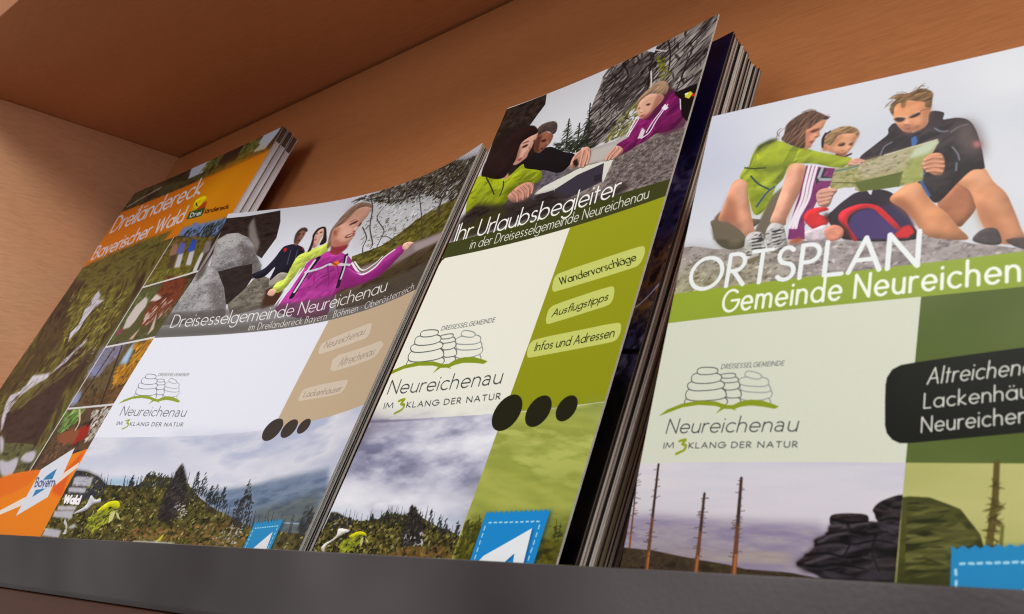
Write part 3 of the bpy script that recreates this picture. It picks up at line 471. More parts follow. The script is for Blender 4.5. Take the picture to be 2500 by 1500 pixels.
('D',[(53.8,32.3),(51.8,28.3),(50.8,24.4),(51.8,21.1),(54.5,20.7),(57.3,22.7),(58.1,25),(54.8,23.2),(53.1,24.2),(52.9,26.9),(53.9,30.5),(54.9,33)],30,[(128,108,94),(60,48,44)],2.5,.35,{'ang':55,'jit':14,'al':.65,'clip':1}),
('P',[(69.2,39),(67.1,34.5),(64.9,29),(65.8,24.5),(68.9,23.9),(71.3,28.1),(71.5,33.2),(72.3,37.5),(71.5,39.4)],(222,180,164),{'sm':1,'soft':.12,'vol':.35}),
('P',[(69.2,39),(67.1,34.5),(68.9,35.4),(71.4,39.1)],(160,112,98),{'soft':.5,'al':.7,'sm':1,'vol':0}),
('P',[(65.7,28.2),(66.7,27.2),(67.1,28.3)],(84,58,52),{'soft':.2,'sm':1,'vol':0}),
('P',[(67.9,27.4),(68.9,26.5),(69.4,27.8)],(84,58,52),{'soft':.2,'sm':1,'vol':0}),
('P',[(67.1,32.7),(68.9,32.7),(68.8,33.9)],(176,84,80),{'soft':.2,'sm':1,'vol':0}),
('P',[(66.8,30.2),(67.9,31.4),(67.3,31.5)],(176,128,112),{'soft':.2,'sm':1,'vol':0}),
('P',[(68,42.3),(67.2,38.1),(65.7,32.4),(63.9,27.9),(64.9,23.2),(69.5,23.3),(74.5,31.2),(77,36.4),(75.1,38.1),(73.2,37.4),(72.6,32),(69.2,24.6),(66.5,24.8),(65.6,28.8),(67.8,34.6),(69.1,39),(69.6,41.4)],(54,40,38),{'sm':1,'soft':.1,'vol':.6}),
('D',[(68,42.3),(67.2,38.1),(65.7,32.4),(63.9,27.9),(64.9,23.2),(69.5,23.3),(74.5,31.2),(77,36.4),(75.1,38.1),(73.2,37.4),(72.6,32),(69.2,24.6),(66.5,24.8),(65.6,28.8),(67.8,34.6),(69.1,39),(69.6,41.4)],40,[(90,68,60),(38,28,28)],4,.35,{'ang':60,'jit':14,'al':.65,'clip':1}),
('P',[(85,46.7),(81.3,37.9),(83.4,36.1),(94,40.9),(94.8,44.6),(93.4,47.5),(90.7,49.1)],(150,70,66),{'soft':.5}),
('P',[(81.2,42.5),(76.5,29.8),(76.8,22.6),(81.6,10),(89.8,9.8),(96,17.9),(85.3,27),(83.6,38.4)],(150,118,100),{'soft':.5}),
('P',[(83.3,40.7),(79.1,33.9),(76.9,28.1),(78.4,25.1),(82.6,21.8),(84,16.6),(85.6,12.7),(89.8,11.2),(94.9,14.5),(96.6,20.3),(95.5,24.2),(94.7,26.3),(94.6,29.3),(94.6,31.3),(94.5,33.3),(95.4,35.9),(94.9,38.9),(94.1,41.3),(91.9,42.2),(88.2,42.4)],(214,168,150),{'sm':1,'soft':.12,'vol':.35}),
('P',[(81.6,38),(83.9,36.2),(89.9,39.9),(94,40.9),(91.8,42.7),(87.4,42.7)],(186,112,98),{'soft':.9,'al':.7,'sm':1,'vol':0}),
('P',[(80.3,36.6),(77.7,30),(78.6,25.4),(81.6,27.3),(82.5,33.5),(84.9,39.9)],(186,130,112),{'soft':.9,'al':.7,'sm':1,'vol':0}),
('P',[(82.4,16.5),(85.6,12.7),(91.3,12.8),(91.1,16.4),(85.6,21.7),(81.7,23.1)],(202,156,136),{'soft':1,'al':.7,'sm':1,'vol':0}),
('P',[(84.1,26.8),(89.1,28.6),(91.7,31.7),(90,34.2),(85.5,32.5)],(230,188,172),{'soft':.9,'al':.8,'sm':1,'vol':0}),
('P',[(86.4,25.4),(87.8,24),(90.4,23.1),(91.4,23.9),(90.7,25.2),(88.5,25.8),(87,26.1)],(104,68,60),{'soft':.18,'sm':1,'vol':0}),
('P',[(93.9,28.5),(93.9,26.4),(94.7,25.5),(95.2,26.6),(95.2,28.8)],(112,76,68),{'soft':.16,'sm':1,'vol':0}),
('P',[(85.3,23.7),(86.8,22.1),(89.6,21.5),(87.6,22.7)],(160,118,100),{'soft':.2,'sm':1,'vol':0}),
('P',[(91.7,30.2),(92.1,28),(93.8,29.3),(94,31.7)],(234,194,178),{'soft':.2,'sm':1,'vol':0}),
('P',[(92.1,31.9),(93.7,31.7),(94.2,32.7),(92.8,32.7)],(160,98,88),{'soft':.12,'sm':1,'vol':0}),
('P',[(88.6,35.5),(89.4,34),(91.7,33.6),(94.3,33.6),(94.7,35.3),(93,36.2),(90.8,36.7)],(150,72,66),{'soft':.16,'sm':1,'vol':0}),
('P',[(89.5,35.1),(91.5,34.3),(93.9,34.1),(92.9,35.1),(90.9,35.6)],(222,204,196),{'soft':.1,'sm':1,'vol':0}),
('P',[(76.7,28),(78.3,26.9),(80.8,29.3),(81.9,33.1),(79.8,33.2)],(194,134,114),{'soft':.25,'sm':1,'vol':0}),
('P',[(78.1,28.9),(79.2,28.3),(80.7,30.7),(80.3,32.1)],(170,104,88),{'soft':.2,'sm':1,'vol':0}),
('P',[(80,41.1),(77,32.9),(75.2,26.5),(75.9,20.8),(77.2,14.4),(80,8.8),(85.3,7),(92.9,10.4),(96,14.8),(91,12),(85.4,12.3),(82.9,17.6),(80.3,21.2),(78.6,24.5),(76.6,26.1),(77.7,31.3),(80.4,37.2),(81.2,40.8)],(146,118,102),{'sm':1,'soft':.1,'vol':.6}),
('D',[(80,41.1),(77,32.9),(75.2,26.5),(75.9,20.8),(77.2,14.4),(80,8.8),(85.3,7),(92.9,10.4),(96,14.8),(91,12),(85.4,12.3),(82.9,17.6),(80.3,21.2),(78.6,24.5),(76.6,26.1),(77.7,31.3),(80.4,37.2),(81.2,40.8)],130,[(184,158,140),(110,86,76),(166,138,122)],6,.5,{'ang':48,'jit':10,'al':.65,'clip':1}),
('P',[(84.2,44.3),(87.2,42.4),(93,43),(95,42.9),(94.9,45.7),(92.2,47.3),(87.7,46.2)],(150,60,78),{'soft':.5,'al':.8}),
('L',[(84.3,70.4),(88.2,64.8),(94,62.8)],(128,34,108),1.2,{'sm':1,'al':.55,'w2':.3}),
('L',[(88.6,56.3),(94.2,65.5),(97.4,72.9)],(128,34,108),1.2,{'sm':1,'al':.55,'w2':.3}),
('L',[(102.1,59.5),(109.6,64.6),(116.6,68.6)],(128,34,108),1.2,{'sm':1,'al':.55,'w2':.3}),
('L',[(85.7,67.5),(83,60.6),(84,57)],(128,34,108),1.2,{'sm':1,'al':.55,'w2':.3}),
('L',[(118.4,72.2),(123.6,70.7),(127.6,67.1)],(128,34,108),1.2,{'sm':1,'al':.55,'w2':.3}),
('L',[(90.6,54.6),(95.3,57.8),(99.6,64.1)],(128,34,108),1.2,{'sm':1,'al':.55,'w2':.3}),
('L',[(84.5,68.8),(88.3,63.2),(94.5,61.9)],(206,120,184),.9,{'sm':1,'al':.5,'w2':.3}),
('L',[(104.7,61.7),(113.2,67.6),(119.5,68.5)],(206,120,184),.9,{'sm':1,'al':.5,'w2':.3}),
('L',[(86.2,48.1),(91,49.8),(92.3,48.4)],(206,120,184),.9,{'sm':1,'al':.5,'w2':.3}),
('P',[(-4,79.4),(170,79.4),(170,96.9),(-4,96.9)],(92,86,82),{'soft':.8,'al':.62}),
('P',[(-4,90.4),(170,90.4),(170,96.9),(-4,96.9)],(84,78,72),{'soft':1.5,'al':.5}),
('P',[(-4,96.4),(170,96.4),(170,154.6),(-4,154.6)],(225,227,238),{}),
('P',[(110.8,96.4),(170,96.4),(170,154.6),(110.8,154.6)],(194,174,148),{}),
('P',[(115.3,115.7),(114.7,114.4),(114.5,113.7),(114.3,112.9),(114.3,112.1),(114.3,110.8),(115.4,110),(118.4,108.9),(122.5,108),(131.8,106.7),(136.1,106.3),(139.7,106.1),(141.2,106.2),(142.3,106.6),(142.8,107),(143.3,108),(143.7,109.1),(144.3,111.4),(144.5,112.5),(144.5,113.5),(144.3,114.1),(143.8,114.8),(142.5,115.1),(139.2,115.3),(135,115.5),(125.8,116.2),(121.7,116.6),(118.5,116.9),(117.2,117),(116.5,116.9),(116.1,116.7),(115.7,116.3)],(208,194,178),{}),
('P',[(117.5,140.5),(117.4,139.2),(117.4,138.5),(117.4,137.8),(117.6,137.2),(118,136.2),(119.2,135.8),(122.3,135.5),(126.4,135.4),(135.5,135.8),(139.7,136.2),(143.1,136.6),(144.4,136.9),(145,137.3),(145.2,137.6),(145.5,138.2),(145.6,138.9),(145.7,140.3),(145.6,141),(145.5,141.7),(145.2,142.3),(144.6,143.1),(143.3,143.4),(140.1,143.4),(136.1,143.1),(127.3,142.5),(123.4,142.3),(120.3,142.2),(119.1,142.1),(118.3,141.9),(118,141.6),(117.7,141.1)],(208,194,178),{}),
('P',[(129,127.9),(127.5,122.5),(130.5,120.3),(155.7,120.4),(159.1,123.6),(157.6,128.5),(154.4,129.5),(132.1,129.5)],(208,194,178),{}),
('T','Altreichenau',(133.47,127.42),(133.24,123),(154.64,127.3),.4,(158,144,128),{}),
('T','Neureichenau',(117.52,114.21),(117.18,109.97),(140.58,111.97),.4,(158,144,128),{}),
('T','Lackenhäuser',(120.2,140.38),(119.97,137.31),(143.46,142.31),.4,(158,144,128),{}),
('T','Dreisesselgemeinde Neureichenau',(6.37,89.8),(4.19,81.42),(141.09,87.38),.66,(232,230,230),{'gap':.18}),
('T','im Dreiländereck Bayern · Böhmen · Oberösterreich',(60.02,94.95),(58.99,90.66),(162.43,95.25),.42,(216,212,210),{'gap':.28}),
('P',[(39.44,133.65),(39.8,134.5),(39.18,134.98),(37.61,135.09),(35.14,134.88),(32.81,134.54),(31.19,134.15),(29.96,133.61),(29.26,132.74),(29.23,131.77),(29.93,131.26),(31.29,130.99),(33.74,131.09),(36.21,131.5),(37.65,132.06),(38.61,132.7)],(225,227,238),{}),
('L',[(39.44,133.65),(39.8,134.5),(39.18,134.98),(37.61,135.09),(35.14,134.88),(32.81,134.54),(31.19,134.15),(29.96,133.61),(29.26,132.74),(29.23,131.77),(29.93,131.26),(31.29,130.99),(33.74,131.09),(36.21,131.5),(37.65,132.06),(38.61,132.7),(39.44,133.65)],(161,165,167),.31,{'sm':1}),
('P',[(39.07,131.28),(38.93,132.18),(38.15,132.63),(36.93,132.93),(34.67,133.04),(31.99,132.84),(30.24,132.34),(29.3,131.63),(28.84,130.66),(28.62,129.56),(29.03,128.85),(30.34,128.45),(32.86,128.49),(35.41,128.84),(37.12,129.35),(38.36,130.09)],(225,227,238),{}),
('L',[(39.07,131.28),(38.93,132.18),(38.15,132.63),(36.93,132.93),(34.67,133.04),(31.99,132.84),(30.24,132.34),(29.3,131.63),(28.84,130.66),(28.62,129.56),(29.03,128.85),(30.34,128.45),(32.86,128.49),(35.41,128.84),(37.12,129.35),(38.36,130.09),(39.07,131.28)],(161,165,167),.31,{'sm':1}),
('P',[(37.68,128.95),(38.04,129.82),(37.45,130.29),(35.92,130.4),(33.51,130.17),(31.24,129.8),(29.67,129.39),(28.46,128.84),(27.77,127.96),(27.72,126.97),(28.4,126.45),(29.71,126.19),(32.09,126.31),(34.5,126.74),(35.91,127.32),(36.86,127.98)],(225,227,238),{}),
('L',[(37.68,128.95),(38.04,129.82),(37.45,130.29),(35.92,130.4),(33.51,130.17),(31.24,129.8),(29.67,129.39),(28.46,128.84),(27.77,127.96),(27.72,126.97),(28.4,126.45),(29.71,126.19),(32.09,126.31),(34.5,126.74),(35.91,127.32),(36.86,127.98),(37.68,128.95)],(161,165,167),.31,{'sm':1}),
('P',[(36.47,127.14),(36.44,127.88),(35.72,128.2),(34.33,128.23),(32.14,127.96),(29.86,127.57),(28.13,127.11),(26.86,126.48),(26.38,125.59),(26.73,124.75),(27.65,124.44),(28.86,124.3),(30.97,124.42),(33.39,124.83),(34.99,125.42),(35.95,126.15)],(225,227,238),{}),
('L',[(36.47,127.14),(36.44,127.88),(35.72,128.2),(34.33,128.23),(32.14,127.96),(29.86,127.57),(28.13,127.11),(26.86,126.48),(26.38,125.59),(26.73,124.75),(27.65,124.44),(28.86,124.3),(30.97,124.42),(33.39,124.83),(34.99,125.42),(35.95,126.15),(36.47,127.14)],(161,165,167),.31,{'sm':1}),
('P',[(33.37,124.95),(33.17,125.34),(32.65,125.42),(31.9,125.36),(30.56,125.05),(29.04,124.55),(28.1,124.05),(27.66,123.58),(27.53,123.08),(27.56,122.54),(27.89,122.29),(28.7,122.31),(30.14,122.72),(31.57,123.27),(32.5,123.77),(33.12,124.3)],(225,227,238),{}),
('L',[(33.37,124.95),(33.17,125.34),(32.65,125.42),(31.9,125.36),(30.56,125.05),(29.04,124.55),(28.1,124.05),(27.66,123.58),(27.53,123.08),(27.56,122.54),(27.89,122.29),(28.7,122.31),(30.14,122.72),(31.57,123.27),(32.5,123.77),(33.12,124.3),(33.37,124.95)],(161,165,167),.31,{'sm':1}),
('P',[(29.98,133.04),(29.97,133.7),(29.57,134.03),(28.91,134.26),(27.66,134.37),(26.17,134.25),(25.17,133.9),(24.6,133.4),(24.28,132.71),(24.07,131.91),(24.25,131.4),(24.93,131.09),(26.32,131.09),(27.76,131.3),(28.74,131.66),(29.49,132.18)],(225,227,238),{}),
('L',[(29.98,133.04),(29.97,133.7),(29.57,134.03),(28.91,134.26),(27.66,134.37),(26.17,134.25),(25.17,133.9),(24.6,133.4),(24.28,132.71),(24.07,131.91),(24.25,131.4),(24.93,131.09),(26.32,131.09),(27.76,131.3),(28.74,131.66),(29.49,132.18),(29.98,133.04)],(127,130,131),.31,{'sm':1}),
('P',[(28.97,130),(29.36,130.85),(29.11,131.36),(28.35,131.59),(27.14,131.61),(25.95,131.51),(25.06,131.27),(24.33,130.83),(23.79,130.03),(23.5,129.05),(23.65,128.45),(24.22,128.05),(25.44,127.96),(26.73,128.17),(27.56,128.59),(28.24,129.11)],(225,227,238),{}),
('L',[(28.97,130),(29.36,130.85),(29.11,131.36),(28.35,131.59),(27.14,131.61),(25.95,131.51),(25.06,131.27),(24.33,130.83),(23.79,130.03),(23.5,129.05),(23.65,128.45),(24.22,128.05),(25.44,127.96),(26.73,128.17),(27.56,128.59),(28.24,129.11),(28.97,130)],(127,130,131),.31,{'sm':1}),
('P',[(27.42,127.23),(27.44,127.95),(27.06,128.31),(26.43,128.56),(25.21,128.66),(23.75,128.53),(22.75,128.14),(22.17,127.59),(21.82,126.83),(21.59,125.97),(21.73,125.41),(22.39,125.08),(23.75,125.08),(25.16,125.33),(26.15,125.72),(26.91,126.3)],(225,227,238),{}),
('L',[(27.42,127.23),(27.44,127.95),(27.06,128.31),(26.43,128.56),(25.21,128.66),(23.75,128.53),(22.75,128.14),(22.17,127.59),(21.82,126.83),(21.59,125.97),(21.73,125.41),(22.39,125.08),(23.75,125.08),(25.16,125.33),(26.15,125.72),(26.91,126.3),(27.42,127.23)],(127,130,131),.31,{'sm':1}),
('P',[(26.07,124.92),(26.33,125.48),(25.94,125.81),(25.03,125.95),(23.65,125.95),(22.32,125.87),(21.36,125.71),(20.64,125.41),(20.21,124.87),(20.09,124.23),(20.39,123.84),(21.13,123.59),(22.53,123.54),(23.93,123.69),(24.78,123.97),(25.44,124.32)],(225,227,238),{}),
('L',[(26.07,124.92),(26.33,125.48),(25.94,125.81),(25.03,125.95),(23.65,125.95),(22.32,125.87),(21.36,125.71),(20.64,125.41),(20.21,124.87),(20.09,124.23),(20.39,123.84),(21.13,123.59),(22.53,123.54),(23.93,123.69),(24.78,123.97),(25.44,124.32),(26.07,124.92)],(127,130,131),.31,{'sm':1}),
('P',[(24.65,123.53),(24.6,123.93),(24.27,124.14),(23.62,124.26),(22.5,124.25),(21.35,124.14),(20.55,123.98),(19.89,123.73),(19.45,123.29),(19.43,122.78),(19.93,122.56),(20.67,122.48),(21.71,122.46),(22.87,122.51),(23.76,122.68),(24.36,123.01)],(225,227,238),{}),
('L',[(24.65,123.53),(24.6,123.93),(24.27,124.14),(23.62,124.26),(22.5,124.25),(21.35,124.14),(20.55,123.98),(19.89,123.73),(19.45,123.29),(19.43,122.78),(19.93,122.56),(20.67,122.48),(21.71,122.46),(22.87,122.51),(23.76,122.68),(24.36,123.01),(24.65,123.53)],(127,130,131),.31,{'sm':1}),
('P',[(25.79,132.97),(25.46,133.87),(24.26,134.31),(22.44,134.59),(19.09,134.64),(15.16,134.36),(12.61,133.79),(11.32,133.03),(10.78,132.02),(10.63,130.89),(11.36,130.18),(13.37,129.82),(17.1,129.95),(20.81,130.38),(23.23,130.96),(24.93,131.74)],(225,227,238),{}),
('L',[(25.79,132.97),(25.46,133.87),(24.26,134.31),(22.44,134.59),(19.09,134.64),(15.16,134.36),(12.61,133.79),(11.32,133.03),(10.78,132.02),(10.63,130.89),(11.36,130.18),(13.37,129.82),(17.1,129.95),(20.81,130.38),(23.23,130.96),(24.93,131.74),(25.79,132.97)],(118,121,123),.31,{'sm':1}),
('P',[(23.83,129.46),(24.42,130.72),(23.53,131.48),(21.43,131.82),(18.24,131.84),(15.1,131.68),(12.83,131.32),(11.1,130.64),(10.06,129.41),(9.78,127.94),(10.51,127.04),(12.27,126.46),(15.59,126.34),(18.88,126.7),(20.87,127.33),(22.39,128.11)],(225,227,238),{}),
('L',[(23.83,129.46),(24.42,130.72),(23.53,131.48),(21.43,131.82),(18.24,131.84),(15.1,131.68),(12.83,131.32),(11.1,130.64),(10.06,129.41),(9.78,127.94),(10.51,127.04),(12.27,126.46),(15.59,126.34),(18.88,126.7),(20.87,127.33),(22.39,128.11),(23.83,129.46)],(118,121,123),.31,{'sm':1}),
('P',[(22.24,126.51),(22.11,127.4),(20.97,127.83),(19.26,128.05),(16.59,128.11),(13.71,127.96),(11.74,127.6),(10.39,127.06),(9.44,126.16),(9.07,125.05),(9.9,124.41),(11.85,124.17),(14.8,124.28),(17.51,124.53),(19.48,124.85),(21.16,125.41)],(225,227,238),{}),
('L',[(22.24,126.51),(22.11,127.4),(20.97,127.83),(19.26,128.05),(16.59,128.11),(13.71,127.96),(11.74,127.6),(10.39,127.06),(9.44,126.16),(9.07,125.05),(9.9,124.41),(11.85,124.17),(14.8,124.28),(17.51,124.53),(19.48,124.85),(21.16,125.41),(22.24,126.51)],(118,121,123),.31,{'sm':1}),
('P',[(20.25,124),(20.08,124.81),(19.25,125.19),(17.96,125.42),(15.58,125.45),(12.77,125.19),(10.94,124.68),(9.98,124.01),(9.53,123.12),(9.33,122.12),(9.79,121.5),(11.18,121.19),(13.82,121.3),(16.49,121.69),(18.27,122.21),(19.55,122.91)],(225,227,238),{}),
('L',[(20.25,124),(20.08,124.81),(19.25,125.19),(17.96,125.42),(15.58,125.45),(12.77,125.19),(10.94,124.68),(9.98,124.01),(9.53,123.12),(9.33,122.12),(9.79,121.5),(11.18,121.19),(13.82,121.3),(16.49,121.69),(18.27,122.21),(19.55,122.91),(20.25,124)],(118,121,123),.31,{'sm':1}),
('P',[(17.88,121.22),(17.76,121.76),(17.18,122.01),(16.29,122.16),(14.64,122.17),(12.71,121.97),(11.45,121.62),(10.8,121.17),(10.5,120.57),(10.37,119.9),(10.69,119.49),(11.64,119.29),(13.46,119.37),(15.29,119.65),(16.52,120),(17.4,120.48)],(225,227,238),{}),
('L',[(17.88,121.22),(17.76,121.76),(17.18,122.01),(16.29,122.16),(14.64,122.17),(12.71,121.97),(11.45,121.62),(10.8,121.17),(10.5,120.57),(10.37,119.9),(10.69,119.49),(11.64,119.29),(13.46,119.37),(15.29,119.65),(16.52,120),(17.4,120.48),(17.88,121.22)],(118,121,123),.31,{'sm':1}),
('P',[(9.31,132.96),(41.28,135.3),(42.24,137.85),(10.48,135.72)],(225,227,238),{}),
('P',[(3.13,136.23),(5.45,133.99),(10.06,132.22),(15.53,131.6),(21.37,132.33),(25.95,133.98),(27.93,134.13),(29.86,132.98),(32.99,132.59),(36.91,133.24),(40.6,134.65),(42.74,135.65),(41.67,136.33),(38.2,135.45),(33.78,134.64),(30.62,134.93),(28.98,135.59),(30.11,136.28),(28,135.52),(25.48,135.24),(23.34,136.85),(24.31,134.74),(22.02,133.95),(16.18,133.19),(10.64,133.61),(6.49,135.15)],(152,165,68),{}),
('T','DREISESSELGEMEINDE',(18.59,120.49),(18.38,118.85),(38.64,121.23),.25,(134,136,138),{'gap':.3}),
('T','Neureichenau',(8.78,142.74),(8.06,137.67),(50.83,144.16),.45,(96,99,102),{'dbl':1,'gap':.22}),
('T','IM',(10.14,148),(9.64,146.1),(13.62,148.06),.34,(101,104,106),{}),
('L',[(14.88,145.75),(16.8,145.39),(16.34,146.86),(17.71,147.44),(17.74,148.98),(15.58,150.21)],(161,170,61),.77,{'sm':1}),
('T','KLANG DER NATUR',(19.15,148.43),(18.62,146.56),(52.94,149.39),.34,(101,104,106),{'gap':.34}),
('X',[(-4,154.6),(170,154.6),(170,235),(-4,235)],[(192,196,214),(204,206,220),(216,216,226),(182,188,210)],34,12,{'octv':4}),
('X',[(44.7,152.6),(99.6,157),(110.2,161.3),(80,163.4),(57.5,155.9)],[(160,168,198),(196,200,216)],14,4,{'soft':3,'al':.8}),
('X',[(110.6,162),(135.1,163.6),(147.3,170.7),(123.2,169.6),(111.8,170.1)],[(176,182,208),(204,206,220)],14,4,{'soft':3,'al':.7}),
('P',[(-2.4,164.9),(72.7,164.3),(110.6,174.2),(111.4,181.4),(34,179.2),(11.4,171.6)],(216,216,228),{'soft':5,'al':.6}),
('P',[(23.3,176.1),(39.6,175.3),(44.7,179.1),(27.3,179.2)],(160,190,214),{'soft':1.5}),
('X',[(82.9,182.1),(115.5,181.7),(126,180),(145.4,180),(160,181),(180.9,211.7),(130.6,204),(98.3,190.9)],[(104,122,150),(132,146,170),(118,134,158),(92,110,134)],16,4,{'soft':1.2,'octv':5}),
('X',[(122.7,192.5),(159.9,190.4),(175.9,213.4),(136.7,207.1)],[(92,104,112),(112,120,120),(80,92,104)],10,3,{'soft':2,'octv':4}),
('L',[(146.6,200.3),(156.3,202.1)],(150,170,190),.6,{}),
('X',[(.3,171.6),(7.4,172.1),(17,174.5),(24.9,178.3),(33.8,178.8),(42.3,179.1),(46.3,177.9),(48.2,173.4),(55.6,174.8),(63.1,175.2),(73.1,176.9),(86.2,184.6),(99.5,190.4),(112.4,194.5),(122.5,198),(134,202.2),(145.7,203.6),(168.3,208.1),(176.4,224.3),(-35.1,221.1),(-.5,203),(-.4,182)],[(58,54,32),(88,82,44),(112,102,56)],3,2,{'octv':4}),
('P',[(.1,171.3),(8.3,172.1),(17.4,174.5),(26,178.6),(26.6,183),(16.5,185.6),(.6,183.3)],(66,66,74),{'soft':.6}),
('D',[(.3,171.6),(7.4,172.1),(17,174.5),(24.9,178.3),(33.8,178.8),(42.3,179.1),(46.3,177.9),(48.2,173.4),(55.6,174.8),(63.1,175.2),(73.1,176.9),(86.2,184.6),(99.5,190.4),(112.4,194.5),(122.5,198),(134,202.2),(145.7,203.6),(168.3,208.1),(176.4,224.3),(-35.1,221.1),(-.5,203),(-.4,182)],2400,[(62,64,28),(122,116,50),(146,134,66),(88,66,42),(34,32,22),(172,164,116),(44,42,28)],1.8,.8,{'ang':30,'jit':60,'al':.85}),
('D',[(49.5,198.4),(113.6,196.2),(133.7,208.4),(52.8,205.2)],420,[(150,112,70),(128,98,56),(164,128,84),(120,112,44)],2.2,1,{'al':.6}),
('P',[(65.3,168.3),(69.3,171.9),(73.5,176.3),(78.9,185.5),(76.7,193.7),(68.7,194.8),(64.4,184.1),(64.6,176.1),(64.4,171.1)],(56,50,50),{'soft':.5}),
('D',[(65.3,168.3),(73.5,176.3),(81.8,187.4),(78.3,196),(67.9,194.8),(63.5,181.7)],220,[(40,38,38),(68,62,58),(92,86,80)],2,.8,{'ang':65,'jit':40}),
('D',[(45.2,179.7),(47.9,171.8),(63.7,174.9),(65.1,179.2),(46.4,180.4)],170,[(52,54,46),(72,72,56)],1.8,.6,{'ang':75,'jit':20}),
('D',[(109.7,187),(116.3,185.2),(121.1,189.1),(125,199.2),(117.5,202.9),(111.2,191.6)],180,[(44,42,44),(66,62,60)],1.8,.7,{'ang':75,'jit':40}),
('L',[(138.2,202.7),(136.1,197.4)],(60,62,70),.5,{'w2':.2,'al':.9}),
('L',[(101.1,192.6),(98,184.2)],(60,62,70),.5,{'w2':.2,'al':.9}),
('L',[(117,197.2),(113.9,188.3)],(60,62,70),.5,{'w2':.2,'al':.9}),
('L',[(136.9,202.5),(134,193.8)],(60,62,70),.5,{'w2':.2,'al':.9}),
('L',[(24.1,179.6),(21.7,174.6)],(60,62,70),.5,{'w2':.2,'al':.9}),
('L',[(82.2,184.8),(80.2,180.1)],(60,62,70),.5,{'w2':.2,'al':.9}),
('L',[(21.2,179.2),(18.3,172.8)],(60,62,70),.5,{'w2':.2,'al':.9}),
('L',[(152.9,205.4),(150.1,197.7)],(60,62,70),.5,{'w2':.2,'al':.9}),
('L',[(58.3,178.7),(55.8,172.8)],(60,62,70),.5,{'w2':.2,'al':.9}),
('L',[(56.5,178.8),(54,172.8)],(60,62,70),.5,{'w2':.2,'al':.9}),
('L',[(54.3,179),(51.7,172.9)],(60,62,70),.5,{'w2':.2,'al':.9}),
('L',[(153.5,205.6),(150.5,196.8)],(60,62,70),.5,{'w2':.2,'al':.9}),
('L',[(139.9,203),(136.9,194.4)],(60,62,70),.5,{'w2':.2,'al':.9}),
('L',[(115.9,196.9),(113.3,189.9)],(60,62,70),.5,{'w2':.2,'al':.9}),
('L',[(145.1,203.9),(143.2,199.6)],(60,62,70),.5,{'w2':.2,'al':.9}),
('L',[(64.4,178.1),(62,172.6)],(60,62,70),.5,{'w2':.2,'al':.9}),
('L',[(81,184.3),(77.8,175.4)],(60,62,70),.5,{'w2':.2,'al':.9}),
('L',[(44.9,179.9),(43,176.3)],(60,62,70),.5,{'w2':.2,'al':.9}),
('L',[(37.2,180.8),(34.3,174)],(60,62,70),.5,{'w2':.2,'al':.9}),
('L',[(37.9,180.7),(35.9,176.5)],(60,62,70),.5,{'w2':.2,'al':.9}),
('L',[(65.1,178.1),(62.8,172.5)],(60,62,70),.5,{'w2':.2,'al':.9}),
('L',[(126.1,199.6),(124.2,195.2)],(60,62,70),.5,{'w2':.2,'al':.9}),
('L',[(146.1,204.1),(143.3,196.4)],(60,62,70),.5,{'w2':.2,'al':.9}),
('L',[(58.9,178.6),(57,174.5)],(60,62,70),.5,{'w2':.2,'al':.9}),
('L',[(100.1,192.3),(97.3,184.9)],(60,62,70),.5,{'w2':.2,'al':.9}),
('L',[(53,179.1),(51,175.2)],(60,62,70),.5,{'w2':.2,'al':.9}),
('L',[(124,199),(121.3,191.5)],(60,62,70),.5,{'w2':.2,'al':.9}),
('L',[(128.6,200.2),(126.6,195.2)],(60,62,70),.5,{'w2':.2,'al':.9}),
('L',[(118.1,197.5),(116.2,193.1)],(60,62,70),.5,{'w2':.2,'al':.9}),
('L',[(21.4,179.3),(19.3,175.2)],(60,62,70),.5,{'w2':.2,'al':.9}),
('L',[(126.1,199.6),(123.6,192.8)],(60,62,70),.5,{'w2':.2,'al':.9}),
('L',[(103,193.1),(100.2,185.8)],(60,62,70),.5,{'w2':.2,'al':.9}),
('L',[(105.7,193.9),(103.4,188.1)],(60,62,70),.5,{'w2':.2,'al':.9}),
('L',[(117.7,197.4),(115.9,193.3)],(60,62,70),.5,{'w2':.2,'al':.9}),
('L',[(65.1,178.1),(63.4,174.5)],(60,62,70),.5,{'w2':.2,'al':.9}),
('L',[(37.1,180.8),(34.3,174.2)],(60,62,70),.5,{'w2':.2,'al':.9}),
('L',[(101,192.6),(97.9,184.1)],(60,62,70),.5,{'w2':.2,'al':.9}),
('L',[(101.4,192.7),(98.7,185.4)],(60,62,70),.5,{'w2':.2,'al':.9}),
('L',[(127.9,200.1),(125.3,192.8)],(60,62,70),.5,{'w2':.2,'al':.9}),
('L',[(86.3,186.6),(83.5,179.1)],(60,62,70),.5,{'w2':.2,'al':.9}),
('L',[(95.8,190.6),(93.4,184.6)],(60,62,70),.5,{'w2':.2,'al':.9}),
('L',[(110.2,195.2),(107.8,189)],(60,62,70),.5,{'w2':.2,'al':.9}),
('L',[(108.3,194.7),(105.8,188)],(60,62,70),.5,{'w2':.2,'al':.9}),
('L',[(121.5,198.4),(118.7,190.7)],(60,62,70),.5,{'w2':.2,'al':.9}),
('L',[(25.8,179.8),(23.1,173.6)],(60,62,70),.5,{'w2':.2,'al':.9}),
('L',[(141.6,203.3),(139.4,197.7)],(60,62,70),.5,{'w2':.2,'al':.9}),
('L',[(119.4,197.9),(116.4,189.4)],(60,62,70),.5,{'w2':.2,'al':.9}),
('L',[(84.5,185.8),(82.3,180.8)],(60,62,70),.5,{'w2':.2,'al':.9}),
('L',[(119.2,197.8),(116.2,189.3)],(60,62,70),.5,{'w2':.2,'al':.9}),
('L',[(57.9,178.7),(55.9,174.5)],(60,62,70),.5,{'w2':.2,'al':.9}),
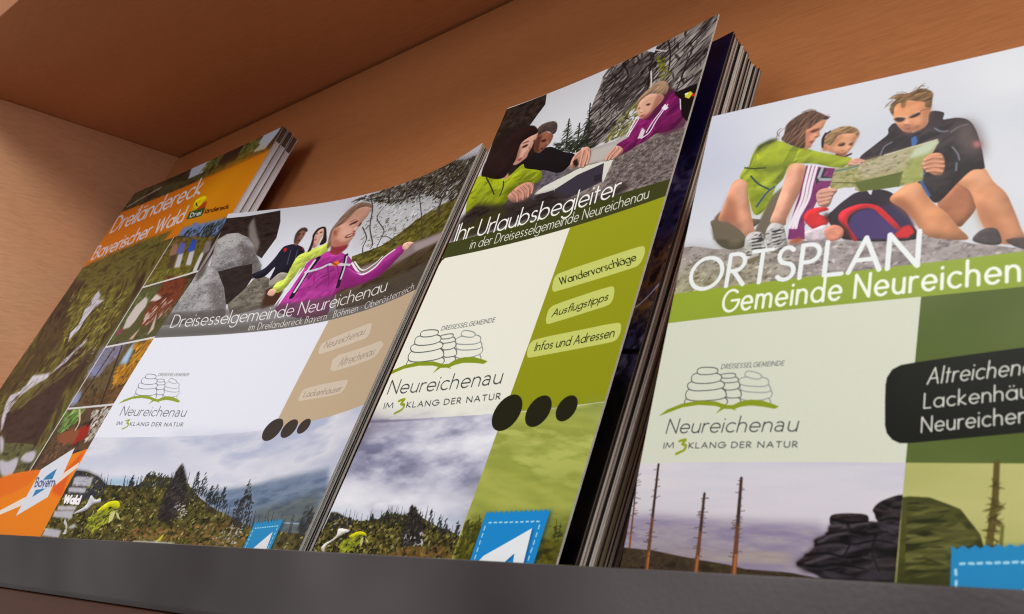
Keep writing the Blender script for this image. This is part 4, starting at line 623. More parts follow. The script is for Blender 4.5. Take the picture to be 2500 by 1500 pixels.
('L',[(124,199),(121.5,192.4)],(60,62,70),.5,{'w2':.2,'al':.9}),
('L',[(22.5,179.4),(20.4,175.3)],(60,62,70),.5,{'w2':.2,'al':.9}),
('L',[(47.4,179.7),(45,174.2)],(60,62,70),.5,{'w2':.2,'al':.9}),
('L',[(94.2,190),(91.5,182.9)],(60,62,70),.5,{'w2':.2,'al':.9}),
('L',[(61.1,178.4),(59,173.6)],(60,62,70),.5,{'w2':.2,'al':.9}),
('L',[(84.7,185.9),(81.9,178.3)],(60,62,70),.5,{'w2':.2,'al':.9}),
('L',[(95.2,190.4),(92.2,182.2)],(60,62,70),.5,{'w2':.2,'al':.9}),
('L',[(154.3,205.7),(151.6,198.2)],(60,62,70),.5,{'w2':.2,'al':.9}),
('L',[(83.1,185.2),(79.6,175.2)],(60,62,70),.5,{'w2':.2,'al':.9}),
('L',[(37.1,180.8),(34.2,174)],(60,62,70),.5,{'w2':.2,'al':.9}),
('L',[(84.8,185.9),(82.1,178.9)],(60,62,70),.5,{'w2':.2,'al':.9}),
('L',[(135.4,202),(132.8,195)],(60,62,70),.5,{'w2':.2,'al':.9}),
('L',[(131.6,201),(129.3,195.2)],(60,62,70),.5,{'w2':.2,'al':.9}),
('L',[(93.4,189.6),(90.4,181.7)],(60,62,70),.5,{'w2':.2,'al':.9}),
('L',[(49.5,179.5),(46.9,173.4)],(60,62,70),.5,{'w2':.2,'al':.9}),
('L',[(40.5,180.4),(38.5,176.6)],(60,62,70),.5,{'w2':.2,'al':.9}),
('L',[(53.2,179.1),(50.6,172.9)],(60,62,70),.5,{'w2':.2,'al':.9}),
('L',[(80.7,184.1),(78.7,179.6)],(60,62,70),.5,{'w2':.2,'al':.9}),
('L',[(45.2,179.9),(42.8,174.5)],(60,62,70),.5,{'w2':.2,'al':.9}),
('L',[(28.7,180.2),(26.5,175.7)],(60,62,70),.5,{'w2':.2,'al':.9}),
('L',[(46.7,179.7),(44.2,173.9)],(60,62,70),.5,{'w2':.2,'al':.9}),
('L',[(39.3,180.6),(37.1,175.9)],(60,62,70),.5,{'w2':.2,'al':.9}),
('L',[(76.4,182.3),(72.9,172.7)],(60,62,70),.5,{'w2':.2,'al':.9}),
('L',[(69.2,179.4),(67.3,175.5)],(60,62,70),.5,{'w2':.2,'al':.9}),
('D',[(77.7,172.1),(85.1,182.2),(79.7,182)],60,[(44,48,50),(60,62,60)],2,.6,{'ang':70,'jit':30}),
('D',[(82.5,172.3),(91.3,184.2),(84.9,183.9)],60,[(44,48,50),(60,62,60)],2,.6,{'ang':70,'jit':30}),
('D',[(90.3,178.8),(96.7,187.3),(91.8,187.1)],60,[(44,48,50),(60,62,60)],2,.6,{'ang':70,'jit':30}),
('D',[(98.9,180.4),(106.2,190.2),(100.7,189.8)],60,[(44,48,50),(60,62,60)],2,.6,{'ang':70,'jit':30}),
('D',[(111.6,177.3),(120.2,189),(113.7,188.4)],60,[(44,48,50),(60,62,60)],2,.6,{'ang':70,'jit':30}),
('D',[(160.5,196.2),(169.1,207.3),(162.1,206)],60,[(44,48,50),(60,62,60)],2,.6,{'ang':70,'jit':30}),
('D',[(39,174.1),(43,179.1),(39.8,179.1)],60,[(44,48,50),(60,62,60)],2,.6,{'ang':70,'jit':30}),
('D',[(93.6,178.4),(100.9,188.1),(95.5,187.9)],60,[(44,48,50),(60,62,60)],2,.6,{'ang':70,'jit':30}),
('D',[(157,198.1),(163.8,206.8),(158.2,205.9)],60,[(44,48,50),(60,62,60)],2,.6,{'ang':70,'jit':30}),
('D',[(157.7,206.3),(156.8,195),(160.3,196.7),(164.7,207.5)],80,[(60,66,70),(48,52,56)],1.8,.6,{'ang':70,'jit':20}),
('P',[(28.2,191),(30.2,187.9),(33.9,186),(38.5,186.1),(41,188.4),(39.8,189.6),(34.9,188.6),(32.8,190.3)],(200,200,34),{'sm':1}),
('D',[(25.5,197.6),(26.1,191.6),(38.2,189.6),(39.6,196.2),(31.8,199.3)],110,[(160,168,50),(188,190,70),(130,138,44)],3,.8,{'ang':45}),
('P',[(39.4,196.2),(37.4,192.6),(38.6,190.2),(40.3,191.4),(40.8,194.4)],(200,198,140),{}),
('P',[(39.5,190.5),(42.5,191.7),(45.7,194.6),(43,193.5)],(196,196,140),{}),
('P',[(13.8,191.8),(18.8,188.7),(19.1,185.6),(19.2,183.4),(23.4,185.5),(26.3,184.9),(27.2,186.7),(23.2,187.7),(21,190.5),(15.1,191.9)],(196,196,204),{'sm':1}),
('P',[(13.6,201.5),(14,198.5),(10.4,196.2),(9.9,194.3),(13.1,196.7),(16.2,201.4)],(196,194,200),{}),
('P',[(14.8,198.5),(17.8,196.6),(20.4,197.8),(17.9,199)],(180,180,186),{'soft':.4}),
('D',[(71.7,186.6),(79.8,186.7),(86.3,193.9),(79.9,193.7)],40,[(200,198,204),(180,176,182)],1.2,.6,{}),
('D',[(105,205),(114.4,197.4),(121.8,196.8),(124.3,206.1)],80,[(190,186,186),(160,150,146)],1.2,.6,{}),
('P',[(73.6,203.9),(75.6,201.1),(76.7,200.5),(76.4,203.3)],(196,194,60),{}),
('P',[(59.6,203.4),(73.4,203.6),(85.7,204.2),(85.3,204.8),(60.2,204.2)],(206,206,200),{'soft':.4}),
('P',[(1.7,175.2),(3.3,174.4),(14.2,174.8),(15.3,179.3),(3.1,178.9)],(196,194,206),{'soft':.25,'al':.9}),
('P',[(1.7,180.1),(3.2,179.6),(13.7,180.1),(14.2,182.5),(2.8,182.1)],(196,194,206),{'soft':.25,'al':.9}),
('P',[(1.6,183.3),(12.7,182.8),(14.9,187.5),(2.5,187.1)],(196,194,206),{'soft':.25,'al':.15}),
('P',[(1,188.6),(13.4,188.5),(13.7,190.6),(1.8,190.8)],(196,194,206),{'soft':.25,'al':.9}),
('P',[(.4,191.1),(13.3,190.6),(14.5,194.6),(1,193.9)],(196,194,206),{'soft':.25,'al':.9}),
('P',[(.7,198.8),(11.8,199.7),(12.3,203.2),(.4,202.4)],(196,194,206),{'soft':.25,'al':.9}),
('D',[(1.9,175.6),(13.4,175.5),(14,178.7),(3.2,178.5)],12,[(120,120,134)],2.4,.5,{'ang':5,'jit':8,'al':.5}),
('T','Wald',(3.25,187.04),(2.56,183.77),(13.75,187.52),1.5,(236,234,240),{}),
('P',[(129.4,198.5),(147.4,199.4),(147.1,213.7),(128.6,212)],(20,60,80),{'soft':.6,'al':.5}),
('P',[(128.3,197.6),(130.1,198.9),(130,197.7),(131.7,198.9),(131.7,197.7),(133.4,199),(133.4,197.7),(135.2,199),(135.1,197.8),(136.9,199.1),(136.9,197.8),(138.6,199.1),(138.6,197.9),(140.3,199.2),(140.3,198),(142,199.3),(142,198),(143.8,199.3),(143.8,198.1),(145.5,199.4),(145.5,198.2),(145.9,213.6),(128.6,212)],(48,146,196),{}),
('L',[(130.2,200.5),(130.8,200.6)],(170,214,232),.45,{}),
('L',[(131.6,200.6),(132.2,200.6)],(170,214,232),.45,{}),
('L',[(133,200.6),(133.6,200.7)],(170,214,232),.45,{}),
('L',[(134.4,200.7),(135.1,200.7)],(170,214,232),.45,{}),
('L',[(135.8,200.7),(136.5,200.8)],(170,214,232),.45,{}),
('L',[(137.3,200.8),(137.9,200.8)],(170,214,232),.45,{}),
('L',[(138.7,200.9),(139.3,200.9)],(170,214,232),.45,{}),
('L',[(140.1,200.9),(140.8,201)],(170,214,232),.45,{}),
('L',[(141.6,201),(142.2,201.1)],(170,214,232),.45,{}),
('L',[(143,201.1),(143.7,201.1)],(170,214,232),.45,{}),
('L',[(129.5,201.4),(129.5,202.1)],(170,214,232),.45,{}),
('L',[(129.5,203),(129.6,203.7)],(170,214,232),.45,{}),
('L',[(129.6,204.6),(129.6,205.3)],(170,214,232),.45,{}),
('L',[(129.6,206.2),(129.6,206.9)],(170,214,232),.45,{}),
('L',[(129.7,207.8),(129.7,208.5)],(170,214,232),.45,{}),
('L',[(129.7,209.4),(129.7,210.1)],(170,214,232),.45,{}),
('L',[(129.7,210.9),(129.8,211.6)],(170,214,232),.45,{}),
('L',[(144.1,202.1),(144.1,202.8)],(170,214,232),.45,{}),
('L',[(144.1,203.8),(144.1,204.5)],(170,214,232),.45,{}),
('L',[(144.1,205.5),(144.1,206.2)],(170,214,232),.45,{}),
('L',[(144.1,207.2),(144.1,207.9)],(170,214,232),.45,{}),
('L',[(144.1,208.8),(144.1,209.6)],(170,214,232),.45,{}),
('L',[(144.1,210.5),(144.1,211.2)],(170,214,232),.45,{}),
('L',[(144.1,212.1),(144.1,212.9)],(170,214,232),.45,{}),
('P',[(142.3,203.2),(143.8,213.3),(133.5,212.4),(134.9,208.7)],(222,226,232),{}),
('P',[(116.3,155.1),(116.23,155.94),(116.04,156.77),(115.71,157.55),(115.27,158.27),(114.72,158.92),(114.07,159.47),(113.35,159.91),(112.57,160.24),(111.74,160.43),(110.9,160.5),(110.06,160.43),(109.23,160.24),(108.45,159.91),(107.73,159.47),(107.08,158.92),(106.53,158.27),(106.09,157.55),(105.76,156.77),(105.57,155.94),(105.5,155.1),(105.57,154.26),(105.76,153.43),(106.09,152.65),(106.53,151.93),(107.08,151.28),(107.73,150.73),(108.45,150.29),(109.23,149.96),(110.06,149.77),(110.9,149.7),(111.74,149.77),(112.57,149.96),(113.35,150.29),(114.07,150.73),(114.72,151.28),(115.27,151.93),(115.71,152.65),(116.04,153.43),(116.23,154.26)],(72,62,58),{}),
('P',[(125.7,156),(125.65,156.69),(125.48,157.36),(125.22,158),(124.86,158.59),(124.41,159.11),(123.89,159.56),(123.3,159.92),(122.66,160.18),(121.99,160.35),(121.3,160.4),(120.61,160.35),(119.94,160.18),(119.3,159.92),(118.71,159.56),(118.19,159.11),(117.74,158.59),(117.38,158),(117.12,157.36),(116.95,156.69),(116.9,156),(116.95,155.31),(117.12,154.64),(117.38,154),(117.74,153.41),(118.19,152.89),(118.71,152.44),(119.3,152.08),(119.94,151.82),(120.61,151.65),(121.3,151.6),(121.99,151.65),(122.66,151.82),(123.3,152.08),(123.89,152.44),(124.41,152.89),(124.86,153.41),(125.22,154),(125.48,154.64),(125.65,155.31)],(72,62,58),{}),
('P',[(133.6,156.3),(133.56,156.85),(133.43,157.38),(133.22,157.89),(132.93,158.36),(132.57,158.77),(132.16,159.13),(131.69,159.42),(131.18,159.63),(130.65,159.76),(130.1,159.8),(129.55,159.76),(129.02,159.63),(128.51,159.42),(128.04,159.13),(127.63,158.77),(127.27,158.36),(126.98,157.89),(126.77,157.38),(126.64,156.85),(126.6,156.3),(126.64,155.75),(126.77,155.22),(126.98,154.71),(127.27,154.24),(127.63,153.83),(128.04,153.47),(128.51,153.18),(129.02,152.97),(129.55,152.84),(130.1,152.8),(130.65,152.84),(131.18,152.97),(131.69,153.18),(132.16,153.47),(132.57,153.83),(132.93,154.24),(133.22,154.71),(133.43,155.22),(133.56,155.75)],(72,62,58),{}),
],
3: [
('P',[(-1,-1),(106,-1),(106,80),(-1,80)],(206,208,216),{}),
('P',[(19.5,-1.8),(56.4,-1.7),(53.2,31.8),(24.7,28.5)],(214,216,222),{'soft':4}),
('X',[(54.7,-.7),(71.4,-1.1),(77.8,3.6),(77.8,-.4),(105.8,-.4),(105.5,34.2),(95.2,30.8),(91.1,28.1),(82,25),(78.2,28.2),(74,32),(70.5,36.1),(68,41.2),(60.9,42.2),(54.3,39.2),(53.4,30.6),(53,20.6),(52.7,15.2),(53.3,8.7),(52.9,3.6)],[(34,30,31),(84,78,78),(122,115,113),(150,143,140),(178,170,166)],11,3.2,{'octv':5,'ang':38}),
('D',[(54.7,-.7),(71.4,-1.1),(77.8,3.6),(77.8,-.4),(105.8,-.4),(105.5,34.2),(95.2,30.8),(91.1,28.1),(82,25),(78.2,28.2),(74,32),(70.5,36.1),(68,41.2),(60.9,42.2),(54.3,39.2),(53.4,30.6),(53,20.6),(52.7,15.2),(53.3,8.7),(52.9,3.6)],150,[(176,168,164),(150,142,139),(128,121,119)],9,1.9,{'ang':40,'jit':14,'al':.65,'clip':1}),
('D',[(54.7,-.7),(71.4,-1.1),(77.8,3.6),(77.8,-.4),(105.8,-.4),(105.5,34.2),(95.2,30.8),(91.1,28.1),(82,25),(78.2,28.2),(74,32),(70.5,36.1),(68,41.2),(60.9,42.2),(54.3,39.2),(53.4,30.6),(53,20.6),(52.7,15.2),(53.3,8.7),(52.9,3.6)],210,[(30,26,28),(48,42,43),(40,35,37)],11,.75,{'ang':40,'jit':14,'al':.85,'clip':1}),
('D',[(54.7,-.7),(71.4,-1.1),(77.8,3.6),(77.8,-.4),(105.8,-.4),(105.5,34.2),(95.2,30.8),(91.1,28.1),(82,25),(78.2,28.2),(74,32),(70.5,36.1),(68,41.2),(60.9,42.2),(54.3,39.2),(53.4,30.6),(53,20.6),(52.7,15.2),(53.3,8.7),(52.9,3.6)],90,[(30,26,28),(54,48,50)],5,.9,{'ang':115,'jit':16,'al':.7,'clip':1}),
('D',[(54.7,-.7),(71.4,-1.1),(77.8,3.6),(77.8,-.4),(105.8,-.4),(105.5,34.2),(95.2,30.8),(91.1,28.1),(82,25),(78.2,28.2),(74,32),(70.5,36.1),(68,41.2),(60.9,42.2),(54.3,39.2),(53.4,30.6),(53,20.6),(52.7,15.2),(53.3,8.7),(52.9,3.6)],260,[(190,182,178),(164,156,152)],5,.5,{'ang':40,'jit':18,'al':.6,'clip':1}),
('D',[(54.8,-.3),(77.1,3.2),(82.7,21.6),(73.8,31.2),(56.8,20.2),(53.3,8.7)],130,[(40,36,38),(62,56,56),(90,84,84)],6,1.2,{'ang':36,'jit':18,'al':.55,'clip':1}),
('L',[(77.8,3.6),(78.7,14.6),(80.6,24.3),(77.7,30.5)],(30,26,28),.7,{'sm':1,'al':.8}),
('L',[(97.4,12.3),(96.3,18.6),(96.1,25.8),(95.2,30.8)],(30,26,28),.7,{'sm':1,'al':.8}),
('L',[(61.8,.9),(67,8.9),(66.1,13.7),(62.2,17.3),(63.3,24.3),(59.5,27.8)],(30,26,28),.7,{'sm':1,'al':.8}),
('L',[(82.7,-.4),(86.8,9.7),(88.5,19.5)],(30,26,28),.7,{'sm':1,'al':.8}),
('D',[(79,5.6),(83.5,8.6),(89.2,19.8),(87.1,22.5),(82.1,13.7)],60,[(120,122,40),(150,150,50),(80,84,30)],1.6,.8,{}),
('L',[(79.2,13.5),(80.8,18.2),(81.9,22.5)],(205,200,190),.7,{}),
('L',[(77.9,2.2),(84,6.1)],(190,188,188),.6,{}),
('L',[(79.3,4.4),(84.5,5.7)],(180,178,178),.5,{}),
('D',[(77.8,26.8),(71.6,30.3),(69.1,35.5),(66.6,42.5),(77.3,41.8),(79.6,36.2)],200,[(120,118,45),(150,145,70),(95,95,45),(165,160,110)],2,.8,{'ang':40}),
('D',[(73.3,26),(68,28.8),(66.5,36.9),(77.1,41.1)],80,[(60,58,50),(140,136,120)],3,.6,{'ang':42}),
('L',[(42.2,21),(47,37.9)],(45,50,42),.6,{}),
('D',[(42.1,21),(47.8,32.3),(50.9,39.3),(42.4,36.3),(42.2,28.7)],110,[(42,50,38),(60,70,50),(32,38,32)],2.4,.5,{'ang':20,'jit':20}),
('L',[(51.2,16.6),(58.9,42.1)],(45,50,42),.6,{}),
('D',[(51.1,16.5),(59.3,33.5),(63.6,43.8),(53,40),(52.2,28.5)],110,[(42,50,38),(60,70,50),(32,38,32)],2.4,.5,{'ang':20,'jit':20}),
('L',[(49.3,25.8),(53.6,41.4)],(45,50,42),.6,{}),
('D',[(49.2,25.7),(54.9,36.4),(57.9,43),(48.3,39.6),(48.8,32.8)],110,[(42,50,38),(60,70,50),(32,38,32)],2.4,.5,{'ang':20,'jit':20}),
('D',[(38.5,31.7),(54.8,36.2),(54.3,41.7),(41.9,36.8)],160,[(42,48,38),(60,66,48),(30,34,30)],1.8,.6,{}),
('X',[(61,42.5),(72.4,43.5),(77.2,41.5),(83.2,43.7),(106.6,51.5),(106.9,72.8),(98.2,76.8),(37.2,58.1),(37.3,51.9),(37.9,45.1),(47.4,45.6),(52.9,43.1)],[(100,90,88),(138,127,122),(160,150,145)],2,1.2,{'octv':3,'soft':.4}),
('P',[(61.1,42.9),(72.4,43.5),(77.2,41.5),(78.4,45.3),(73.2,47.4),(70.5,51.7),(62.5,50.1)],(188,182,178),{'soft':.8}),
('X',[(75.5,52.3),(89.7,49.8),(105.4,51),(106.4,71),(93.7,71.1),(74.4,64.5)],[(88,78,78),(118,107,105),(146,135,132)],1.2,.8,{'octv':3}),
('D',[(75.5,52.3),(89.7,49.8),(105.4,51),(106.4,71),(93.7,71.1),(74.4,64.5)],500,[(150,140,138),(170,162,160),(70,62,64),(98,88,88)],1,.4,{'ang':35,'clip':1}),
('X',[(37.3,51.9),(37.9,45.1),(47.4,45.6),(53.7,50.1),(45.8,53.2),(38.5,54.7)],[(82,78,88),(120,114,122)],1.4,.9,{}),
('P',[(38.3,56.7),(42.2,53.9),(59.5,50.4),(74.9,52),(73.5,62.2),(70.8,56.5),(61.2,53.2),(49,57.8)],(214,213,205),{}),
('P',[(49.1,57.3),(58.8,53.6),(70.6,52.4),(72.7,61.2),(70.4,61.6),(57.8,63.9),(51.3,62)],(66,60,74),{}),
('P',[(67.9,57.2),(71.1,57.1),(71.9,60.4),(69.1,60.5)],(50,45,56),{}),
('P',[(39.7,57.5),(48.8,57.4),(52.6,63.6),(40.8,60.3)],(60,55,62),{}),
('X',[(-1,.5),(22.1,.1),(23.9,6.4),(21,12.6),(19.2,16.9),(18.4,20.2),(23.1,34.7),(2,37.7),(-.2,16.4)],[(38,30,28),(56,46,42),(70,58,52)],2,1.5,{}),
('P',[(.5,18.1),(5.9,13.2),(19.7,18.1),(26.2,23.5),(35.3,33.9),(38.6,45.4),(28.9,45),(19.3,42.3),(2,37.7)],(44,34,32),{'soft':.8}),
('P',[(20.2,45.8),(33.9,47.1),(40.2,45.8),(38.8,52.3),(38.4,60.9),(27.1,62.9),(20.2,60)],(88,80,82),{'soft':.8}),
('P',[(90.2,25.3),(95,30.1),(98.4,34.1),(94.2,36.8),(89.9,39.5),(85.5,39.9),(81,36.8),(87.4,31.2)],(70,52,62),{'soft':.5}),
('P',[(23.5,35.5),(29.6,33.4),(37.1,33.2),(45.9,38.5),(53.4,42.6),(52.7,46.7),(48.2,49.3),(38.5,45),(28,42.8),(21.9,38.4)],(24,21,26),{'sm':1}),
('P',[(-1.4,41.7),(2.4,37.1),(10.8,41),(18.2,43),(24.6,38),(27.5,40.8),(35.4,44),(38.2,46.2),(39.3,49.3),(36.9,50.8),(30.7,49.1),(25.8,50.6),(24.9,54.8),(18.4,62.1),(3.9,59)],(146,156,34),{'sm':1}),
('D',[(-1.4,41.7),(2.4,37.1),(10.8,41),(18.2,43),(24.6,38),(27.5,40.8),(35.4,44),(38.2,46.2),(39.3,49.3),(36.9,50.8),(30.7,49.1),(25.8,50.6),(24.9,54.8),(18.4,62.1),(3.9,59)],110,[(112,122,24),(172,182,62),(126,136,30),(160,170,50)],5,1.2,{'ang':35,'jit':30,'al':.5,'clip':1}),
('L',[(5.9,39.7),(10.3,44.6),(15.1,50.4)],(60,66,20),.6,{'sm':1}),
('L',[(17.4,44.4),(18.7,48.1),(18.7,52)],(50,60,60),.6,{'sm':1}),
('P',[(13.8,39.4),(17.2,39),(19.7,43.1),(16.9,43.3)],(190,140,120),{'soft':.2}),
('P',[(23.6,53.5),(25.3,51.1),(27.4,49.4),(31.2,48.8),(35.5,50.4),(37,53.1),(36.7,57),(34.8,58.7),(28.2,57.6)],(184,135,120),{'sm':1,'vol':.7}),
('L',[(25.6,51.8),(28.9,54.6),(30.7,57.9)],(130,96,85),1.55,{'sm':1,'w2':1.15,'al':.75}),
('L',[(25.4,51.6),(28.7,54.4),(30.5,57.7)],(209,154,137),1.05,{'sm':1,'w2':.75}),
('L',[(30.3,57.3),(30.5,57.7)],(232,194,180),.5,{'al':.7}),
('L',[(28.4,51),(31.7,53.8),(33.6,57.7)],(130,96,85),1.55,{'sm':1,'w2':1.15,'al':.75}),
('L',[(28.1,50.7),(31.4,53.5),(33.3,57.5)],(209,154,137),1.05,{'sm':1,'w2':.75}),
('L',[(33.1,57),(33.3,57.5)],(232,194,180),.5,{'al':.7}),
('L',[(31.1,50.1),(34.4,53.3),(35.9,57.1)],(130,96,85),1.55,{'sm':1,'w2':1.15,'al':.75}),
('L',[(30.9,49.9),(34.1,53),(35.6,56.8)],(209,154,137),1.05,{'sm':1,'w2':.75}),
('L',[(35.4,56.4),(35.6,56.8)],(232,194,180),.5,{'al':.7}),
('L',[(33.9,50.3),(36.4,52.9),(37,55.5)],(130,96,85),1.55,{'sm':1,'w2':1.15,'al':.75}),
('L',[(33.7,50),(36.1,52.6),(36.7,55.3)],(209,154,137),1.05,{'sm':1,'w2':.75}),
('L',[(36.6,55),(36.7,55.3)],(232,194,180),.5,{'al':.7}),
('P',[(52.4,46),(52.9,43.1),(55.6,40.9),(58.4,40.5),(61,43.1),(61.9,46.9),(61.5,50.6),(59.3,50.6),(56.3,47),(55.3,49.5),(53.1,48.2)],(191,145,128),{'sm':1,'vol':.7}),
('L',[(55.4,42.1),(53.8,43.7),(53.6,47.3)],(135,102,91),1.55,{'sm':1,'w2':1.15,'al':.75}),
('L',[(55.2,41.8),(53.6,43.4),(53.3,47.1)],(218,165,146),1.05,{'sm':1,'w2':.75}),
('L',[(53.4,46.6),(53.3,47.1)],(232,194,180),.5,{'al':.7}),
('L',[(57.3,42.7),(57.6,46.3),(58.2,49.9)],(135,102,91),1.55,{'sm':1,'w2':1.15,'al':.75}),
('L',[(57,42.5),(57.4,46),(58,49.7)],(218,165,146),1.05,{'sm':1,'w2':.75}),
('L',[(57.9,49.2),(58,49.7)],(232,194,180),.5,{'al':.7}),
('L',[(59.3,43.2),(60.2,46.8),(60.2,50.6)],(135,102,91),1.55,{'sm':1,'w2':1.15,'al':.75}),
('L',[(59.1,42.9),(60,46.6),(60,50.3)],(218,165,146),1.05,{'sm':1,'w2':.75}),
('L',[(60,49.9),(60,50.3)],(232,194,180),.5,{'al':.7}),
('L',[(60.6,43.9),(61.6,46.7),(61.8,49.8)],(135,102,91),1.55,{'sm':1,'w2':1.15,'al':.75}),
('L',[(60.3,43.7),(61.4,46.5),(61.6,49.6)],(218,165,146),1.05,{'sm':1,'w2':.75}),
('L',[(61.5,49.2),(61.6,49.6)],(232,194,180),.5,{'al':.7}),
('P',[(53.5,45.5),(55.3,45.1),(57.1,48.2),(56.5,49.1),(54.5,47.7)],(50,30,28),{'soft':.2}),
('P',[(91.3,28.8),(95.2,30.8),(98.6,34.8),(93.4,39.9),(87,41.2),(81.6,38.9),(81.9,36),(87.6,35.5)],(96,34,76),{'soft':.3}),
('P',[(101.1,43.4),(104.8,45.2),(104.7,50.7),(96.6,50.5),(92.6,48.2)],(100,62,80),{'soft':.5}),
('P',[(94.6,31.3),(97.8,34.7),(100.2,41.3),(103.6,42.9),(100.5,48.8),(94.9,48.6),(91.9,47.9),(88.4,49.3),(84.1,50.1),(78.4,51.4),(77.9,49.1),(73.9,45.8),(75.9,44.7),(79.1,43.8),(79,39.6),(80.8,36.4),(85.1,38.9),(89.7,38.8),(92.5,33)],(124,34,96),{'sm':1}),
('D',[(94.6,31.3),(97.8,34.7),(100.2,41.3),(103.6,42.9),(100.5,48.8),(94.9,48.6),(91.9,47.9),(88.4,49.3),(84.1,50.1),(78.4,51.4),(77.9,49.1),(73.9,45.8),(75.9,44.7),(79.1,43.8),(79,39.6),(80.8,36.4),(85.1,38.9),(89.7,38.8),(92.5,33)],60,[(92,22,78),(150,52,122),(108,28,86)],4.5,1.4,{'ang':35,'jit':25,'al':.5,'clip':1}),
('L',[(93.3,35.8),(90.3,40.9),(88.5,45.9),(85.5,47.2)],(226,220,232),.6,{'sm':1}),
('L',[(91.9,36.3),(88.7,41),(87,45.3)],(226,220,232),.6,{'sm':1}),
('L',[(81.1,36.2),(79.5,40.3),(78.4,43.5)],(226,220,232),.6,{'sm':1}),
('L',[(79.6,35.3),(78.3,39.6),(77.4,43.1)],(226,220,232),.6,{'sm':1}),
('P',[(90.7,36.3),(91.9,34.8),(94.2,37.6),(92.9,38.2)],(226,220,232),{}),
('P',[(84.1,42),(86.2,44),(86,47.2),(83.6,46.8)],(212,206,206),{'soft':.15}),
('P',[(94.8,31.2),(104.3,31.7),(105.6,36.5),(105.6,42.2),(105.3,49),(101.4,44.2),(98.9,36.1),(95.8,32.9)],(22,20,20),{}),
('P',[(100,34.3),(102.4,34.3),(103.8,35.9),(102.7,37.7),(100.6,36.1)],(205,200,60),{}),
('P',[(100,34.2),(101.5,34.3),(101.5,35.3),(100.4,35.2)],(225,225,215),{}),
('P',[(103.5,36.3),(104.9,36.1),(104.9,37.8),(103.8,37.3)],(200,40,40),{}),
('P',[(28,31.4),(26.8,24.2),(29.1,22.7),(35.9,26.5),(36.5,30.4),(35.3,32.1),(33.8,33.6),(31.8,34.6)],(146,98,78),{'sm':1,'soft':.12,'vol':.35}),
('P',[(28,31.4),(27.1,24.9),(29.5,25.2),(30.3,29.9),(31.5,34.2)],(84,48,38),{'soft':.5,'al':.8,'sm':1,'vol':0}),
('P',[(30.6,27.8),(33,27.9),(33,29.2),(31,28.7)],(70,38,32),{'soft':.15,'sm':1,'vol':0}),
('P',[(31.6,32.3),(33.2,32.1),(33.2,33.4)],(100,52,46),{'soft':.15,'sm':1,'vol':0}),
('P',[(34.2,29.6),(35.5,30.5),(34.9,31.2)],(176,124,100),{'soft':.15,'sm':1,'vol':0}),
('P',[(26.6,24.1),(25.2,20.2),(27.3,18.2),(32.7,18.6),(36,21.1),(37.3,25.1),(36,26.5),(32.9,24),(29.9,23.2),(28.1,23.8)],(84,70,67),{'sm':1,'soft':.1,'vol':.6}),
('D',[(26.6,24.1),(25.2,20.2),(27.3,18.2),(32.7,18.6),(36,21.1),(37.3,25.1),(36,26.5),(32.9,24),(29.9,23.2),(28.1,23.8)],60,[(130,116,112),(60,48,46),(104,90,86)],2,.35,{'ang':25,'jit':14,'al':.65,'clip':1}),
('P',[(17.6,35),(16.9,30.2),(16.5,25.2),(21.5,22.7),(26.1,22.1),(26.8,25.1),(26.3,27.5),(26.3,29.7),(25.5,32.3),(25.6,34.6),(24,35.8),(22.1,36.9),(19.8,36.9)],(208,164,146),{'sm':1,'soft':.12,'vol':.35}),
('P',[(17.6,35),(16.5,30.1),(17,25.6),(19.9,28.8),(20.6,34.7)],(150,104,88),{'soft':.6,'al':.8,'sm':1,'vol':0}),
('P',[(23,32.1),(24.9,31),(25.2,34.4),(23.1,34.9)],(178,128,112),{'soft':.4,'al':.6,'sm':1,'vol':0}),
('P',[(20.1,27.8),(21.5,27.1),(23.3,27.4),(22.7,28.5),(20.9,28.5)],(84,52,48),{'soft':.12,'sm':1,'vol':0}),
('P',[(18.9,25.8),(21.4,25.3),(23.3,25.6),(21.6,26)],(110,74,62),{'soft':.12,'sm':1,'vol':0}),
('P',[(20.5,34.7),(21.9,33.9),(23,34.4),(22.1,35.5)],(158,84,82),{'soft':.12,'sm':1,'vol':0}),
('P',[(24.8,29.3),(26.2,30),(25.8,31),(24.9,30.5)],(168,112,98),{'soft':.15,'sm':1,'vol':0}),
('P',[(25.5,26.6),(26.3,25.8),(26.3,26.9)],(90,60,54),{'soft':.1,'sm':1,'vol':0}),
('P',[(2,37.1),(1,30.3),(4.6,25.1),(8.6,19.6),(12.9,16.7),(17.4,15.9),(22.2,17.3),(25.7,20.7),(25.9,22.5),(22,23.2),(18.7,25.3),(18.7,29.6),(19.3,33.8),(18.4,37.7),(17,42.1),(12.5,42),(5,38.9)],(44,28,27),{'sm':1,'soft':.1,'vol':.6}),
('D',[(2,37.1),(1,30.3),(4.6,25.1),(8.6,19.6),(12.9,16.7),(17.4,15.9),(22.2,17.3),(25.7,20.7),(25.9,22.5),(22,23.2),(18.7,25.3),(18.7,29.6),(19.3,33.8),(18.4,37.7),(17,42.1),(12.5,42),(5,38.9)],90,[(72,48,42),(30,18,18),(58,38,34)],5,.35,{'ang':52,'jit':8,'al':.65,'clip':1}),
('P',[(78.3,30.5),(78.2,27.8),(81.6,26),(87,27.8),(90.1,30.6),(89.7,32.9),(87.5,34.8),(86.1,36.7),(84.1,37.9),(81.6,36.8),(79.5,33.8)],(208,164,144),{'sm':1,'soft':.12,'vol':.35}),
('P',[(86.6,28.2),(90.1,30.6),(88.7,33.4),(85.3,37.8),(85.9,33.6)],(160,106,90),{'soft':.5,'al':.7,'sm':1,'vol':0}),
